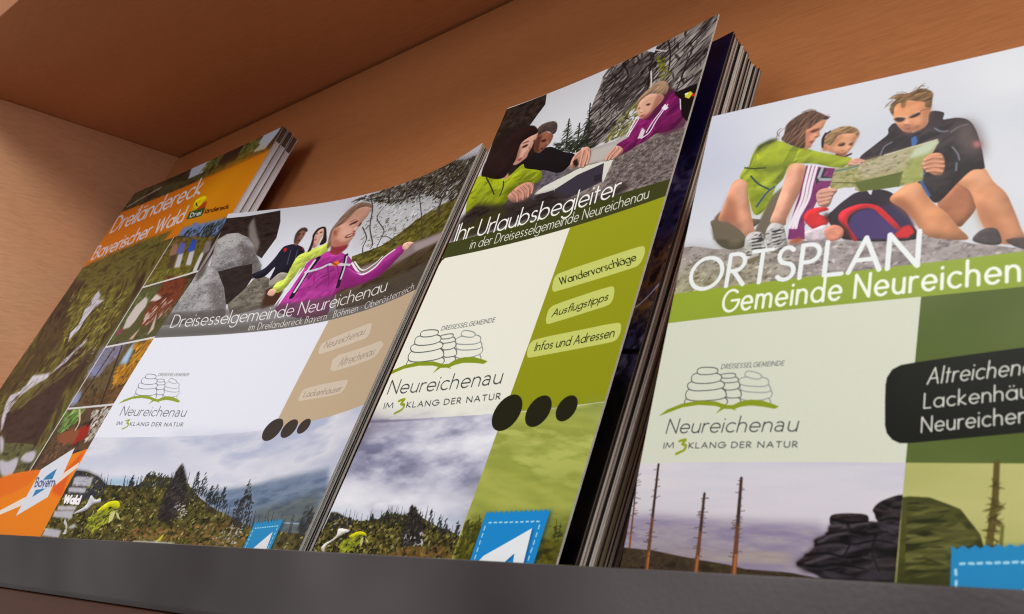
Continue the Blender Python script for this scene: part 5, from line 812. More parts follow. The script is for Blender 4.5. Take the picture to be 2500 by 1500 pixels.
('P',[(83,36.8),(86.6,35.9),(85.4,38.4),(82.8,37.8)],(150,70,84),{'soft':.4,'al':.7,'sm':1,'vol':0}),
('P',[(82.2,30.9),(83.3,30.7),(84.5,31.4),(83.9,31.9)],(84,56,52),{'soft':.12,'sm':1,'vol':0}),
('P',[(78.8,31),(79.4,30.7),(79.8,31.6)],(96,64,58),{'soft':.12,'sm':1,'vol':0}),
('P',[(80.1,32.5),(81.2,32.4),(81.8,33.6),(80.7,33.5)],(226,186,168),{'soft':.15,'sm':1,'vol':0}),
('P',[(80.4,33.4),(81.7,34),(81.4,34.2)],(150,96,84),{'soft':.1,'sm':1,'vol':0}),
('P',[(81.2,35.4),(82.9,35.7),(83.5,35.5),(82.9,36.3),(81.8,36.1)],(160,76,78),{'soft':.12,'sm':1,'vol':0}),
('P',[(77.7,29.5),(77.2,26.1),(80.6,23.1),(84.8,21.4),(88.9,23.1),(91.2,27.1),(90.8,30),(87,27.9),(82.8,26),(80,26.6),(78.5,27.7),(78.3,29.4)],(158,130,106),{'sm':1,'soft':.1,'vol':.6}),
('D',[(77.7,29.5),(77.2,26.1),(80.6,23.1),(84.8,21.4),(88.9,23.1),(91.2,27.1),(90.8,30),(87,27.9),(82.8,26),(80,26.6),(78.5,27.7),(78.3,29.4)],70,[(200,176,148),(120,94,76),(180,152,126)],2.4,.35,{'ang':30,'jit':14,'al':.65,'clip':1}),
('P',[(70.7,51.5),(70.9,48.6),(72.9,46.7),(74.5,46.1),(78,48.9),(78.1,51.3),(75.4,52),(73,52)],(191,145,128),{'sm':1,'vol':.7}),
('L',[(73.4,47.2),(71.9,49),(71.1,51.4)],(135,102,91),1.55,{'sm':1,'w2':1.15,'al':.75}),
('L',[(73.2,46.9),(71.7,48.7),(70.9,51.2)],(218,165,146),1.05,{'sm':1,'w2':.75}),
('L',[(71,50.9),(70.9,51.2)],(232,194,180),.5,{'al':.7}),
('L',[(75.1,47.8),(73.6,49.6),(72.6,51.7)],(135,102,91),1.55,{'sm':1,'w2':1.15,'al':.75}),
('L',[(74.9,47.6),(73.4,49.4),(72.4,51.5)],(218,165,146),1.05,{'sm':1,'w2':.75}),
('L',[(72.5,51.2),(72.4,51.5)],(232,194,180),.5,{'al':.7}),
('L',[(77.2,49.5),(75.9,51),(74.3,51.9)],(135,102,91),1.55,{'sm':1,'w2':1.15,'al':.75}),
('L',[(77,49.2),(75.7,50.8),(74.1,51.6)],(218,165,146),1.05,{'sm':1,'w2':.75}),
('L',[(74.3,51.5),(74.1,51.6)],(232,194,180),.5,{'al':.7}),
('X',[(.3,69.9),(.7,58.9),(6.7,53),(26.2,58.3),(39.7,58.2),(49,58.4),(57.5,63.8),(74.2,67.8),(84.7,66.3),(87.9,69),(78.2,70.7),(59.8,69.7),(33.8,69.4),(.6,70.6)],[(40,32,30),(62,52,50),(52,44,44)],3,1,{'soft':1.2}),
('P',[(3.8,71.1),(2.3,65.1),(15.5,59.6),(23.4,58.3),(26.8,62.8),(12.6,68.4)],(70,70,24),{'soft':1.5,'al':.7}),
('P',[(-1.5,70.8),(59.4,68.7),(88.3,70.3),(106.9,71.6),(105.1,78.4),(65,78.3),(.4,78.7)],(72,75,36),{}),
('P',[(-1,78.2),(106,78.2),(106,211),(-1,211)],(230,229,218),{}),
('P',[(-1,78),(2.2,78),(.6,79.2),(0,81.4),(-1,82)],(72,75,36),{}),
('P',[(64.7,78.2),(106,78.2),(106,147.2),(64.7,147.2)],(158,161,36),{'to':(148,151,24)}),
('P',[(67.1,103.8),(66.7,103.2),(66.5,102.8),(66.2,102.1),(66.1,101.3),(65.8,99.8),(65.7,99.1),(65.9,98.4),(66.1,98),(66.8,97.4),(68.5,97.1),(72.9,96.6),(78.5,96.2),(90.7,95.6),(96,95.4),(100.1,95.4),(101.6,95.6),(102.2,95.9),(102.5,96.2),(102.8,96.6),(103,97.1),(103.3,98.1),(103.4,98.7),(103.4,99.5),(103.3,100.2),(103,101.4),(102.7,102),(102.3,102.5),(101.9,102.7),(101.1,102.9),(99.5,103),(95.6,103.2),(90.7,103.4),(79.5,103.9),(74.4,104.2),(70.3,104.4),(68.7,104.5),(68,104.4),(67.7,104.3),(67.4,104)],(200,206,118),{}),
('P',[(69.5,116.2),(69,115.4),(68.8,115),(68.6,114.3),(68.5,113.6),(68.4,112.2),(68.4,111.6),(68.6,111),(68.9,110.6),(69.5,110.1),(70.8,109.8),(73.9,109.3),(77.7,108.9),(86,108.1),(89.7,107.9),(92.6,107.8),(93.8,107.9),(94.5,108.3),(94.8,108.6),(95.1,109.2),(95.4,109.9),(95.7,111.2),(95.8,111.9),(95.9,112.6),(95.8,113.1),(95.6,113.8),(95.4,114.1),(95.1,114.4),(94.8,114.5),(94.1,114.7),(92.9,114.9),(90.1,115.1),(86.5,115.4),(78.5,116.2),(74.8,116.5),(71.9,116.8),(70.7,116.9),(70.3,116.8),(70,116.7),(69.7,116.5)],(200,206,118),{}),
('P',[(66.1,127.7),(65.7,127.1),(65.5,126.6),(65.4,126.1),(65.2,125.5),(65.1,124.4),(65.1,123.8),(65.2,123.2),(65.5,122.8),(66.2,122.2),(67.9,121.9),(72.5,121.6),(78.1,121.5),(90.4,121.5),(95.7,121.5),(99.8,121.7),(101.3,121.9),(101.9,122.2),(102.2,122.4),(102.5,122.9),(102.7,123.4),(103,124.4),(103.1,125),(103.1,125.6),(103.1,126.1),(102.8,126.9),(102.7,127.3),(102.3,127.6),(101.9,127.8),(101.1,128),(99.5,128.1),(95.5,128.1),(90.3,128.1),(78.6,128.2),(73.1,128.3),(68.9,128.4),(67.3,128.4),(66.8,128.3),(66.5,128.2),(66.3,128)],(200,206,118),{}),
('T','Wandervorschläge',(69.71,102.11),(68.03,99.12),(100.68,100.37),.4,(38,42,12),{}),
('T','Ausflugstipps',(71.11,114.32),(71.2,111.62),(93.44,112.59),.4,(38,42,12),{}),
('T','Infos und Adressen',(68.59,126.2),(68.48,123.27),(100.78,126.31),.4,(38,42,12),{}),
('T','Ihr Urlaubsbegleiter',(2.83,70.33),(1.83,62.24),(82.88,70.18),.84,(240,240,238),{'gap':.17}),
('T','in der Dreisesselgemeinde Neureichenau',(13.95,76.12),(13.42,71.64),(97.45,76.32),.4,(230,230,226),{'gap':.22}),
('P',[(43.81,125.55),(44.21,126.46),(43.37,127.01),(41.29,127.22),(38.05,127.12),(35,126.87),(32.9,126.53),(31.31,126.01),(30.45,125.11),(30.48,124.05),(31.45,123.45),(33.25,123.09),(36.47,123.06),(39.7,123.38),(41.56,123.91),(42.78,124.55)],(230,229,218),{}),
('L',[(43.81,125.55),(44.21,126.46),(43.37,127.01),(41.29,127.22),(38.05,127.12),(35,126.87),(32.9,126.53),(31.31,126.01),(30.45,125.11),(30.48,124.05),(31.45,123.45),(33.25,123.09),(36.47,123.06),(39.7,123.38),(41.56,123.91),(42.78,124.55),(43.81,125.55)],(150,155,155),.41,{'sm':1}),
('P',[(43.48,122.98),(43.24,123.96),(42.17,124.5),(40.55,124.89),(37.56,125.14),(34.05,125.07),(31.77,124.61),(30.59,123.89),(30.05,122.86),(29.84,121.66),(30.44,120.87),(32.19,120.37),(35.5,120.27),(38.84,120.51),(41.06,120.98),(42.64,121.72)],(230,229,218),{}),
('L',[(43.48,122.98),(43.24,123.96),(42.17,124.5),(40.55,124.89),(37.56,125.14),(34.05,125.07),(31.77,124.61),(30.59,123.89),(30.05,122.86),(29.84,121.66),(30.44,120.87),(32.19,120.37),(35.5,120.27),(38.84,120.51),(41.06,120.98),(42.64,121.72),(43.48,122.98)],(150,155,155),.41,{'sm':1}),
('P',[(41.82,120.51),(42.23,121.44),(41.42,121.99),(39.4,122.19),(36.24,122.06),(33.28,121.79),(31.23,121.43),(29.68,120.89),(28.83,119.96),(28.84,118.89),(29.77,118.29),(31.51,117.94),(34.64,117.93),(37.78,118.28),(39.61,118.83),(40.81,119.49)],(230,229,218),{}),
('L',[(41.82,120.51),(42.23,121.44),(41.42,121.99),(39.4,122.19),(36.24,122.06),(33.28,121.79),(31.23,121.43),(29.68,120.89),(28.83,119.96),(28.84,118.89),(29.77,118.29),(31.51,117.94),(34.64,117.93),(37.78,118.28),(39.61,118.83),(40.81,119.49),(41.82,120.51)],(150,155,155),.41,{'sm':1}),
('P',[(40.35,118.6),(40.27,119.41),(39.29,119.8),(37.46,119.9),(34.59,119.73),(31.62,119.42),(29.37,119.02),(27.74,118.4),(27.17,117.45),(27.7,116.52),(28.93,116.13),(30.54,115.92),(33.31,115.93),(36.46,116.25),(38.53,116.81),(39.74,117.55)],(230,229,218),{}),
('L',[(40.35,118.6),(40.27,119.41),(39.29,119.8),(37.46,119.9),(34.59,119.73),(31.62,119.42),(29.37,119.02),(27.74,118.4),(27.17,117.45),(27.7,116.52),(28.93,116.13),(30.54,115.92),(33.31,115.93),(36.46,116.25),(38.53,116.81),(39.74,117.55),(40.35,118.6)],(150,155,155),.41,{'sm':1}),
('P',[(36.43,116.38),(36.14,116.81),(35.45,116.93),(34.46,116.91),(32.72,116.64),(30.75,116.17),(29.55,115.68),(29,115.19),(28.87,114.65),(28.94,114.07),(29.4,113.77),(30.46,113.75),(32.34,114.11),(34.18,114.64),(35.37,115.14),(36.15,115.68)],(230,229,218),{}),
('L',[(36.43,116.38),(36.14,116.81),(35.45,116.93),(34.46,116.91),(32.72,116.64),(30.75,116.17),(29.55,115.68),(29,115.19),(28.87,114.65),(28.94,114.07),(29.4,113.77),(30.46,113.75),(32.34,114.11),(34.18,114.64),(35.37,115.14),(36.15,115.68),(36.43,116.38)],(150,155,155),.41,{'sm':1}),
('P',[(31.38,125.4),(31.32,126.11),(30.77,126.5),(29.89,126.79),(28.23,126.97),(26.28,126.92),(24.98,126.6),(24.27,126.08),(23.89,125.34),(23.68,124.48),(23.95,123.91),(24.87,123.54),(26.7,123.46),(28.58,123.62),(29.85,123.95),(30.8,124.48)],(230,229,218),{}),
('L',[(31.38,125.4),(31.32,126.11),(30.77,126.5),(29.89,126.79),(28.23,126.97),(26.28,126.92),(24.98,126.6),(24.27,126.08),(23.89,125.34),(23.68,124.48),(23.95,123.91),(24.87,123.54),(26.7,123.46),(28.58,123.62),(29.85,123.95),(30.8,124.48),(31.38,125.4)],(110,113,113),.41,{'sm':1}),
('P',[(30.27,122.13),(30.72,123.04),(30.36,123.61),(29.34,123.9),(27.74,123.98),(26.18,123.94),(25.02,123.73),(24.1,123.29),(23.45,122.44),(23.13,121.39),(23.37,120.73),(24.16,120.26),(25.77,120.09),(27.44,120.26),(28.51,120.66),(29.38,121.19)],(230,229,218),{}),
('L',[(30.27,122.13),(30.72,123.04),(30.36,123.61),(29.34,123.9),(27.74,123.98),(26.18,123.94),(25.02,123.73),(24.1,123.29),(23.45,122.44),(23.13,121.39),(23.37,120.73),(24.16,120.26),(25.77,120.09),(27.44,120.26),(28.51,120.66),(29.38,121.19),(30.27,122.13)],(110,113,113),.41,{'sm':1}),
('P',[(28.42,119.19),(28.4,119.97),(27.88,120.39),(27.03,120.69),(25.41,120.87),(23.49,120.8),(22.21,120.44),(21.49,119.87),(21.08,119.06),(20.83,118.13),(21.06,117.51),(21.95,117.11),(23.74,117.04),(25.59,117.24),(26.86,117.61),(27.81,118.2)],(230,229,218),{}),
('L',[(28.42,119.19),(28.4,119.97),(27.88,120.39),(27.03,120.69),(25.41,120.87),(23.49,120.8),(22.21,120.44),(21.49,119.87),(21.08,119.06),(20.83,118.13),(21.06,117.51),(21.95,117.11),(23.74,117.04),(25.59,117.24),(26.86,117.61),(27.81,118.2),(28.42,119.19)],(110,113,113),.41,{'sm':1}),
('P',[(26.81,116.74),(27.11,117.34),(26.57,117.72),(25.36,117.92),(23.56,118),(21.81,117.98),(20.55,117.86),(19.62,117.57),(19.09,117.01),(18.98,116.31),(19.41,115.87),(20.4,115.55),(22.25,115.42),(24.08,115.52),(25.19,115.78),(26.03,116.12)],(230,229,218),{}),
('L',[(26.81,116.74),(27.11,117.34),(26.57,117.72),(25.36,117.92),(23.56,118),(21.81,117.98),(20.55,117.86),(19.62,117.57),(19.09,117.01),(18.98,116.31),(19.41,115.87),(20.4,115.55),(22.25,115.42),(24.08,115.52),(25.19,115.78),(26.03,116.12),(26.81,116.74)],(110,113,113),.41,{'sm':1}),
('P',[(25.04,115.3),(24.95,115.74),(24.49,115.99),(23.64,116.15),(22.16,116.21),(20.65,116.15),(19.61,116.01),(18.76,115.78),(18.21,115.32),(18.22,114.76),(18.89,114.49),(19.87,114.37),(21.25,114.29),(22.77,114.28),(23.93,114.42),(24.7,114.75)],(230,229,218),{}),
('L',[(25.04,115.3),(24.95,115.74),(24.49,115.99),(23.64,116.15),(22.16,116.21),(20.65,116.15),(19.61,116.01),(18.76,115.78),(18.21,115.32),(18.22,114.76),(18.89,114.49),(19.87,114.37),(21.25,114.29),(22.77,114.28),(23.93,114.42),(24.7,114.75),(25.04,115.3)],(110,113,113),.41,{'sm':1}),
('P',[(25.86,125.54),(25.37,126.55),(23.75,127.09),(21.33,127.49),(16.92,127.73),(11.76,127.64),(8.45,127.15),(6.8,126.39),(6.16,125.32),(6.04,124.09),(7.05,123.28),(9.73,122.78),(14.63,122.72),(19.49,122.99),(22.64,123.49),(24.83,124.25)],(230,229,218),{}),
('L',[(25.86,125.54),(25.37,126.55),(23.75,127.09),(21.33,127.49),(16.92,127.73),(11.76,127.64),(8.45,127.15),(6.8,126.39),(6.16,125.32),(6.04,124.09),(7.05,123.28),(9.73,122.78),(14.63,122.72),(19.49,122.99),(22.64,123.49),(24.83,124.25),(25.86,125.54)],(100,103,103),.41,{'sm':1}),
('P',[(23.54,121.81),(24.22,123.16),(22.99,124.03),(20.2,124.52),(15.99,124.72),(11.88,124.72),(8.9,124.44),(6.68,123.8),(5.4,122.51),(5.13,120.92),(6.16,119.9),(8.52,119.17),(12.91,118.86),(17.21,119.08),(19.78,119.66),(21.74,120.43)],(230,229,218),{}),
('L',[(23.54,121.81),(24.22,123.16),(22.99,124.03),(20.2,124.52),(15.99,124.72),(11.88,124.72),(8.9,124.44),(6.68,123.8),(5.4,122.51),(5.13,120.92),(6.16,119.9),(8.52,119.17),(12.91,118.86),(17.21,119.08),(19.78,119.66),(21.74,120.43),(23.54,121.81)],(100,103,103),.41,{'sm':1}),
('P',[(21.65,118.68),(21.42,119.66),(19.88,120.19),(17.62,120.53),(14.09,120.74),(10.3,120.73),(7.74,120.45),(6,119.92),(4.82,119),(4.4,117.8),(5.54,117.06),(8.13,116.69),(12.01,116.65),(15.56,116.78),(18.13,117.03),(20.31,117.54)],(230,229,218),{}),
('L',[(21.65,118.68),(21.42,119.66),(19.88,120.19),(17.62,120.53),(14.09,120.74),(10.3,120.73),(7.74,120.45),(6,119.92),(4.82,119),(4.4,117.8),(5.54,117.06),(8.13,116.69),(12.01,116.65),(15.56,116.78),(18.13,117.03),(20.31,117.54),(21.65,118.68)],(100,103,103),.41,{'sm':1}),
('P',[(19.21,116.06),(18.93,116.94),(17.81,117.41),(16.1,117.73),(12.95,117.89),(9.28,117.76),(6.9,117.3),(5.68,116.62),(5.15,115.68),(4.96,114.59),(5.61,113.89),(7.46,113.47),(10.94,113.45),(14.42,113.74),(16.73,114.21),(18.36,114.9)],(230,229,218),{}),
('L',[(19.21,116.06),(18.93,116.94),(17.81,117.41),(16.1,117.73),(12.95,117.89),(9.28,117.76),(6.9,117.3),(5.68,116.62),(5.15,115.68),(4.96,114.59),(5.61,113.89),(7.46,113.47),(10.94,113.45),(14.42,113.74),(16.73,114.21),(18.36,114.9),(19.21,116.06)],(100,103,103),.41,{'sm':1}),
('P',[(16.29,113.15),(16.09,113.74),(15.31,114.05),(14.12,114.26),(11.95,114.35),(9.42,114.25),(7.79,113.93),(6.97,113.47),(6.61,112.84),(6.49,112.12),(6.94,111.65),(8.21,111.37),(10.59,111.37),(12.99,111.57),(14.58,111.89),(15.71,112.37)],(230,229,218),{}),
('L',[(16.29,113.15),(16.09,113.74),(15.31,114.05),(14.12,114.26),(11.95,114.35),(9.42,114.25),(7.79,113.93),(6.97,113.47),(6.61,112.84),(6.49,112.12),(6.94,111.65),(8.21,111.37),(10.59,111.37),(12.99,111.57),(14.58,111.89),(15.71,112.37),(16.29,113.15)],(100,103,103),.41,{'sm':1}),
('P',[(4.16,126.43),(46.11,127.25),(47.19,129.98),(5.5,129.38)],(230,229,218),{}),
('P',[(-4.23,130.33),(-1.01,127.76),(5.19,125.58),(12.44,124.61),(20.08,125.09),(26,126.64),(28.6,126.69),(31.22,125.33),(35.38,124.74),(40.5,125.23),(45.25,126.58),(48.01,127.55),(46.54,128.35),(42.04,127.58),(36.27,126.94),(32.09,127.42),(29.88,128.23),(31.32,128.92),(28.6,128.21),(25.29,128.04),(22.36,129.91),(23.78,127.56),(20.83,126.82),(13.19,126.31),(5.86,127.06),(.28,128.97)],(140,155,38),{}),
('T','DREISESSELGEMEINDE',(17.28,112.31),(17.12,110.53),(43.64,112.04),.33,(118,121,121),{'gap':.3}),
('T','Neureichenau',(2.76,137.13),(2.16,131.63),(58.06,136.4),.6,(74,77,78),{'dbl':1,'gap':.22}),
('T','IM',(4.16,142.79),(3.64,140.75),(8.74,142.68),.45,(80,83,83),{}),
('L',[(10.58,140.09),(13.13,139.59),(12.41,141.22),(14.19,141.78),(14.12,143.45),(11.17,144.91)],(150,160,30),1.03,{'sm':1}),
('T','KLANG DER NATUR',(16.01,142.77),(15.45,140.77),(60.46,142),.45,(80,83,83),{'gap':.34}),
('X',[(-1,147),(106,147),(106,211),(-1,211)],[(222,222,232),(205,205,218),(172,172,192),(228,228,236)],24,9,{'octv':4}),
('X',[(-5,147.8),(31.7,147.4),(39.6,150.1),(23.3,155.9),(8.7,159.8),(-2.3,159)],[(120,114,140),(168,166,188),(196,196,212)],14,4,{'soft':5,'al':.95}),
('X',[(-1.8,162),(13.9,162.6),(31.9,165.1),(61.1,168),(63.3,170),(38.1,170.3),(17.5,168.6),(-.2,167.8)],[(84,84,116),(112,112,142),(150,150,176)],20,4,{'soft':4,'al':1}),
('X',[(-2.9,158),(25.5,159.6),(53.7,165),(64.2,162.6),(67.1,168.4),(37.4,169),(1.9,167.7)],[(130,128,152),(166,164,184),(196,196,212)],18,4,{'soft':5,'al':.7}),
('P',[(-1.8,170.8),(18.4,170),(63.2,172.1),(65.1,178),(3.6,179)],(234,234,240),{'soft':4,'al':.9}),
('P',[(-.5,180.2),(6.1,180.7),(16.4,181.8),(64.3,179.6),(64.6,183.5),(1.6,186.5)],(190,202,218),{'soft':2,'al':.7}),
('X',[(-1.2,149.4),(68.4,147.5),(70,156.9),(68.3,170.8),(4.8,172.4),(-.3,160)],[(92,92,124),(150,150,176),(206,206,220),(236,236,242)],15,5.5,{'soft':3,'octv':5,'al':.55}),
('P',[(-.5,148.3),(32.4,147.5),(32.3,147.3),(-.9,147.6)],(120,112,130),{'soft':.2}),
('X',[(-4.1,147.6),(6.5,148.2),(4.4,153.9),(-1.4,156)],[(98,92,112),(124,118,140)],8,4,{'soft':3,'al':.7}),
('X',[(.6,181.3),(3.7,181.2),(9.4,182.5),(14.7,183.2),(19.8,182.9),(25.8,181.9),(28.5,180),(35,180.1),(38.8,180.2),(44.5,180.3),(49.6,181.7),(54.5,183.1),(59.7,183.9),(65.8,185.7),(65.9,188),(67.2,194.7),(1.1,200.7),(-0,191.1)],[(52,50,30),(84,78,40),(112,102,52)],3,2,{'octv':4}),
('P',[(.6,181.3),(3.7,181.2),(9.4,182.5),(14.8,183.5),(13.4,185.5),(2.2,187.3)],(56,56,62),{'soft':.3}),
('D',[(.6,181.3),(3.7,181.2),(9.4,182.5),(14.7,183.2),(19.8,182.9),(25.8,181.9),(28.5,180),(35,180.1),(38.8,180.2),(44.5,180.3),(49.6,181.7),(54.5,183.1),(59.7,183.9),(65.8,185.7),(65.9,188),(67.2,194.7),(1.1,200.7),(-0,191.1)],1500,[(52,52,22),(112,108,44),(140,128,58),(76,58,38),(30,28,18),(160,152,100),(38,36,24)],1.4,.7,{'ang':30,'jit':60,'al':.85}),
('D',[(31.5,191),(61.8,187.9),(66.3,194),(31.9,196.8)],200,[(128,96,52),(110,86,44),(146,116,64)],2,1,{'al':.6}),
('P',[(38.3,176.6),(40.4,178),(43.7,179.9),(47.1,182.7),(49.6,188.2),(46,189.2),(40.4,189.2),(39,184.7),(38.4,180.6)],(52,46,44),{'soft':.3}),
('D',[(38.3,176.6),(46.4,181.5),(50.2,188.1),(39.8,189.2),(37.8,180.6)],170,[(36,34,32),(62,56,50),(84,76,70),(48,46,38)],1.8,.7,{'ang':60,'jit':40}),
('D',[(25.5,182.6),(27,179.7),(37.6,180.2),(37.8,182.7),(26.7,183.4)],120,[(46,48,40),(64,64,46)],1.6,.5,{'ang':80,'jit':15}),
('L',[(55.4,184.3),(54.3,179.3)],(66,64,70),.28,{'w2':.12,'al':.85}),
('L',[(37.6,181.4),(36.8,179.1)],(66,64,70),.28,{'w2':.12,'al':.85}),
('L',[(11.6,183.8),(10.6,181.2)],(66,64,70),.28,{'w2':.12,'al':.85}),
('L',[(31.3,181.2),(30.6,179.4)],(66,64,70),.28,{'w2':.12,'al':.85}),
('L',[(11.3,183.8),(9.9,179.6)],(66,64,70),.28,{'w2':.12,'al':.85}),
('L',[(45.5,181.6),(44.6,178.6)],(66,64,70),.28,{'w2':.12,'al':.85}),
('L',[(32.9,181.3),(31.7,177.3)],(66,64,70),.28,{'w2':.12,'al':.85}),
('L',[(60.9,185.5),(60.2,182.2)],(66,64,70),.28,{'w2':.12,'al':.85}),
('L',[(30.3,181.2),(29.4,178.3)],(66,64,70),.28,{'w2':.12,'al':.85}),
('L',[(47.1,182),(46.4,179.7)],(66,64,70),.28,{'w2':.12,'al':.85}),
('L',[(39.9,181.4),(39.2,179.1)],(66,64,70),.28,{'w2':.12,'al':.85}),
('L',[(59.9,185.3),(59.3,183.6)],(66,64,70),.28,{'w2':.12,'al':.85}),
('L',[(47.2,182.1),(46,176.7)],(66,64,70),.28,{'w2':.12,'al':.85}),
('L',[(21.6,183),(20.4,179.1)],(66,64,70),.28,{'w2':.12,'al':.85}),
('L',[(59.4,185.2),(58.9,183.6)],(66,64,70),.28,{'w2':.12,'al':.85}),
('L',[(49.1,182.6),(48.4,180.5)],(66,64,70),.28,{'w2':.12,'al':.85}),
('L',[(36.9,181.4),(36.1,178.7)],(66,64,70),.28,{'w2':.12,'al':.85}),
('L',[(20.4,183.4),(19.5,180.9)],(66,64,70),.28,{'w2':.12,'al':.85}),
('L',[(55.4,184.3),(54.6,181.1)],(66,64,70),.28,{'w2':.12,'al':.85}),
('L',[(17.6,184.1),(16.5,180.7)],(66,64,70),.28,{'w2':.12,'al':.85}),
('L',[(33.7,181.3),(32.6,177.7)],(66,64,70),.28,{'w2':.12,'al':.85}),
('L',[(22.1,182.9),(21.2,180.4)],(66,64,70),.28,{'w2':.12,'al':.85}),
('L',[(55,184.3),(54.1,180.3)],(66,64,70),.28,{'w2':.12,'al':.85}),
('L',[(37.1,181.4),(36.3,179.2)],(66,64,70),.28,{'w2':.12,'al':.85}),
('L',[(9.1,183.7),(7.7,179.6)],(66,64,70),.28,{'w2':.12,'al':.85}),
('L',[(13.6,183.9),(12.4,180.1)],(66,64,70),.28,{'w2':.12,'al':.85}),
('L',[(28.9,181.2),(27.7,177.2)],(66,64,70),.28,{'w2':.12,'al':.85}),
('L',[(30.8,181.2),(29.6,177.3)],(66,64,70),.28,{'w2':.12,'al':.85}),
('L',[(39.9,181.4),(39.2,179.2)],(66,64,70),.28,{'w2':.12,'al':.85}),
('L',[(51.3,183.2),(50.2,178.6)],(66,64,70),.28,{'w2':.12,'al':.85}),
('L',[(47.6,182.2),(46.6,178.3)],(66,64,70),.28,{'w2':.12,'al':.85}),
('L',[(21.4,183.1),(20.3,179.8)],(66,64,70),.28,{'w2':.12,'al':.85}),
('L',[(15,184),(13.8,180.6)],(66,64,70),.28,{'w2':.12,'al':.85}),
('L',[(44.5,181.5),(43.7,179)],(66,64,70),.28,{'w2':.12,'al':.85}),
('L',[(55,184.2),(54.2,181.5)],(66,64,70),.28,{'w2':.12,'al':.85}),
('L',[(30.2,181.2),(29.2,177.6)],(66,64,70),.28,{'w2':.12,'al':.85}),
('L',[(29.6,181.2),(28.6,177.8)],(66,64,70),.28,{'w2':.12,'al':.85}),
('L',[(43.2,181.5),(42.2,177.7)],(66,64,70),.28,{'w2':.12,'al':.85}),
('L',[(66.5,186.7),(65.8,183.7)],(66,64,70),.28,{'w2':.12,'al':.85}),
('L',[(55.6,184.4),(54.9,181.8)],(66,64,70),.28,{'w2':.12,'al':.85}),
('L',[(49.4,182.7),(48.3,177.4)],(66,64,70),.28,{'w2':.12,'al':.85}),
('L',[(30.9,181.2),(29.9,178.2)],(66,64,70),.28,{'w2':.12,'al':.85}),
('L',[(35.5,181.3),(34.4,177.4)],(66,64,70),.28,{'w2':.12,'al':.85}),
('L',[(26.2,181.6),(25.3,179)],(66,64,70),.28,{'w2':.12,'al':.85}),
('L',[(8.2,183.7),(7.1,180.9)],(66,64,70),.28,{'w2':.12,'al':.85}),
('L',[(44.2,181.5),(43.3,177.7)],(66,64,70),.28,{'w2':.12,'al':.85}),
('D',[(48.2,177.7),(51.8,183.3),(48.8,183.4)],26,[(48,50,48),(62,64,58)],1.4,.5,{'ang':70,'jit':30}),
('D',[(56.4,180.3),(59,184.5),(56.7,184.6)],26,[(48,50,48),(62,64,58)],1.4,.5,{'ang':70,'jit':30}),
('D',[(61.7,180.7),(64.2,184.7),(62,184.8)],26,[(48,50,48),(62,64,58)],1.4,.5,{'ang':70,'jit':30}),
('D',[(21.5,180.4),(23.1,182.7),(21.5,182.8)],26,[(48,50,48),(62,64,58)],1.4,.5,{'ang':70,'jit':30}),
('D',[(27.9,179),(29.6,181.5),(28,181.6)],26,[(48,50,48),(62,64,58)],1.4,.5,{'ang':70,'jit':30}),
('D',[(52.9,178.4),(56.6,184.2),(53.6,184.4)],26,[(48,50,48),(62,64,58)],1.4,.5,{'ang':70,'jit':30}),
('P',[(4.6,194.2),(3.5,193),(4.5,191.6),(6.9,190.1),(8.3,188.6),(8.1,186.3),(13.3,186.4),(13.4,187.1),(11,188),(7.8,190.4),(5.2,192.6),(5.9,194.2)],(212,208,205),{'sm':1}),
('P',[(14.7,188.5),(16.5,187.1),(19.4,186.4),(22.3,186.9),(22.7,187.6),(19.6,187.7),(17,188.9)],(196,192,30),{'sm':1}),
('D',[(11.1,190.1),(17.7,187.9),(21.3,189.3),(19.3,192.5),(13.3,193.4)],70,[(150,160,40),(176,180,60),(120,130,40)],2.4,.7,{'ang':40}),
('P',[(21.3,190.2),(20.7,188.5),(21.7,188),(22.5,189.6),(22.3,190.9)],(190,190,120),{}),
('P',[(22.5,188.1),(24.7,189),(25.5,190),(23.8,189.3)],(190,190,120),{}),
('D',[(38.1,185.2),(49.2,184.2),(51.2,188.9),(42.8,189)],26,[(205,200,200),(190,188,190)],1,.5,{}),
('X',[(64.7,147.2),(106,147.2),(106,211),(64.7,211)],[(176,180,92),(164,170,84),(152,160,76),(182,186,104)],22,5,{'octv':5,'ang':-8}),
('P',[(96.8,146.1),(104.9,146.6),(103.2,151.1),(97.6,148.2)],(142,156,100),{'soft':2,'al':.7}),
('X',[(65.7,168),(105.2,166.3),(104.8,171.3),(65.4,170.8)],[(150,158,74),(168,172,88),(140,150,70)],20,4,{'soft':3,'al':.7}),
('X',[(66.7,178.8),(106,179),(106.6,191.7),(66.8,193.9)],[(92,92,36),(128,132,62),(108,110,50)],5,2,{'soft':1.5,'octv':4}),
('X',[(65.6,186.5),(72.1,184),(106.2,185.1),(106.6,191.7),(66.3,194)],[(58,56,16),(96,92,28),(118,112,40)],3,1.5,{'soft':.8,'octv':4}),
('P',[(65.1,178),(106.5,179),(106.4,181.1),(65.2,180.4)],(150,156,84),{'soft':3,'al':.6}),
('D',[(64.9,180.8),(72.6,181.7),(74.3,191.3),(65.8,191)],200,[(70,70,20),(110,108,40),(88,80,26)],2,.7,{'ang':60}),
('L',[(72.3,185.5),(69.9,178.7)],(58,62,22),.4,{'w2':.15}),
('D',[(70,179.1),(73.6,185),(71.8,185.5)],20,[(62,66,24),(80,84,34)],1.6,.4,{'ang':30}),
('L',[(70.7,185.5),(69.8,181.8)],(58,62,22),.4,{'w2':.15}),
('D',[(69.9,182.1),(71.9,185.1),(70.2,185.6)],20,[(62,66,24),(80,84,34)],1.6,.4,{'ang':30}),
('L',[(68,185.6),(66.6,181.1)],(58,62,22),.4,{'w2':.15}),
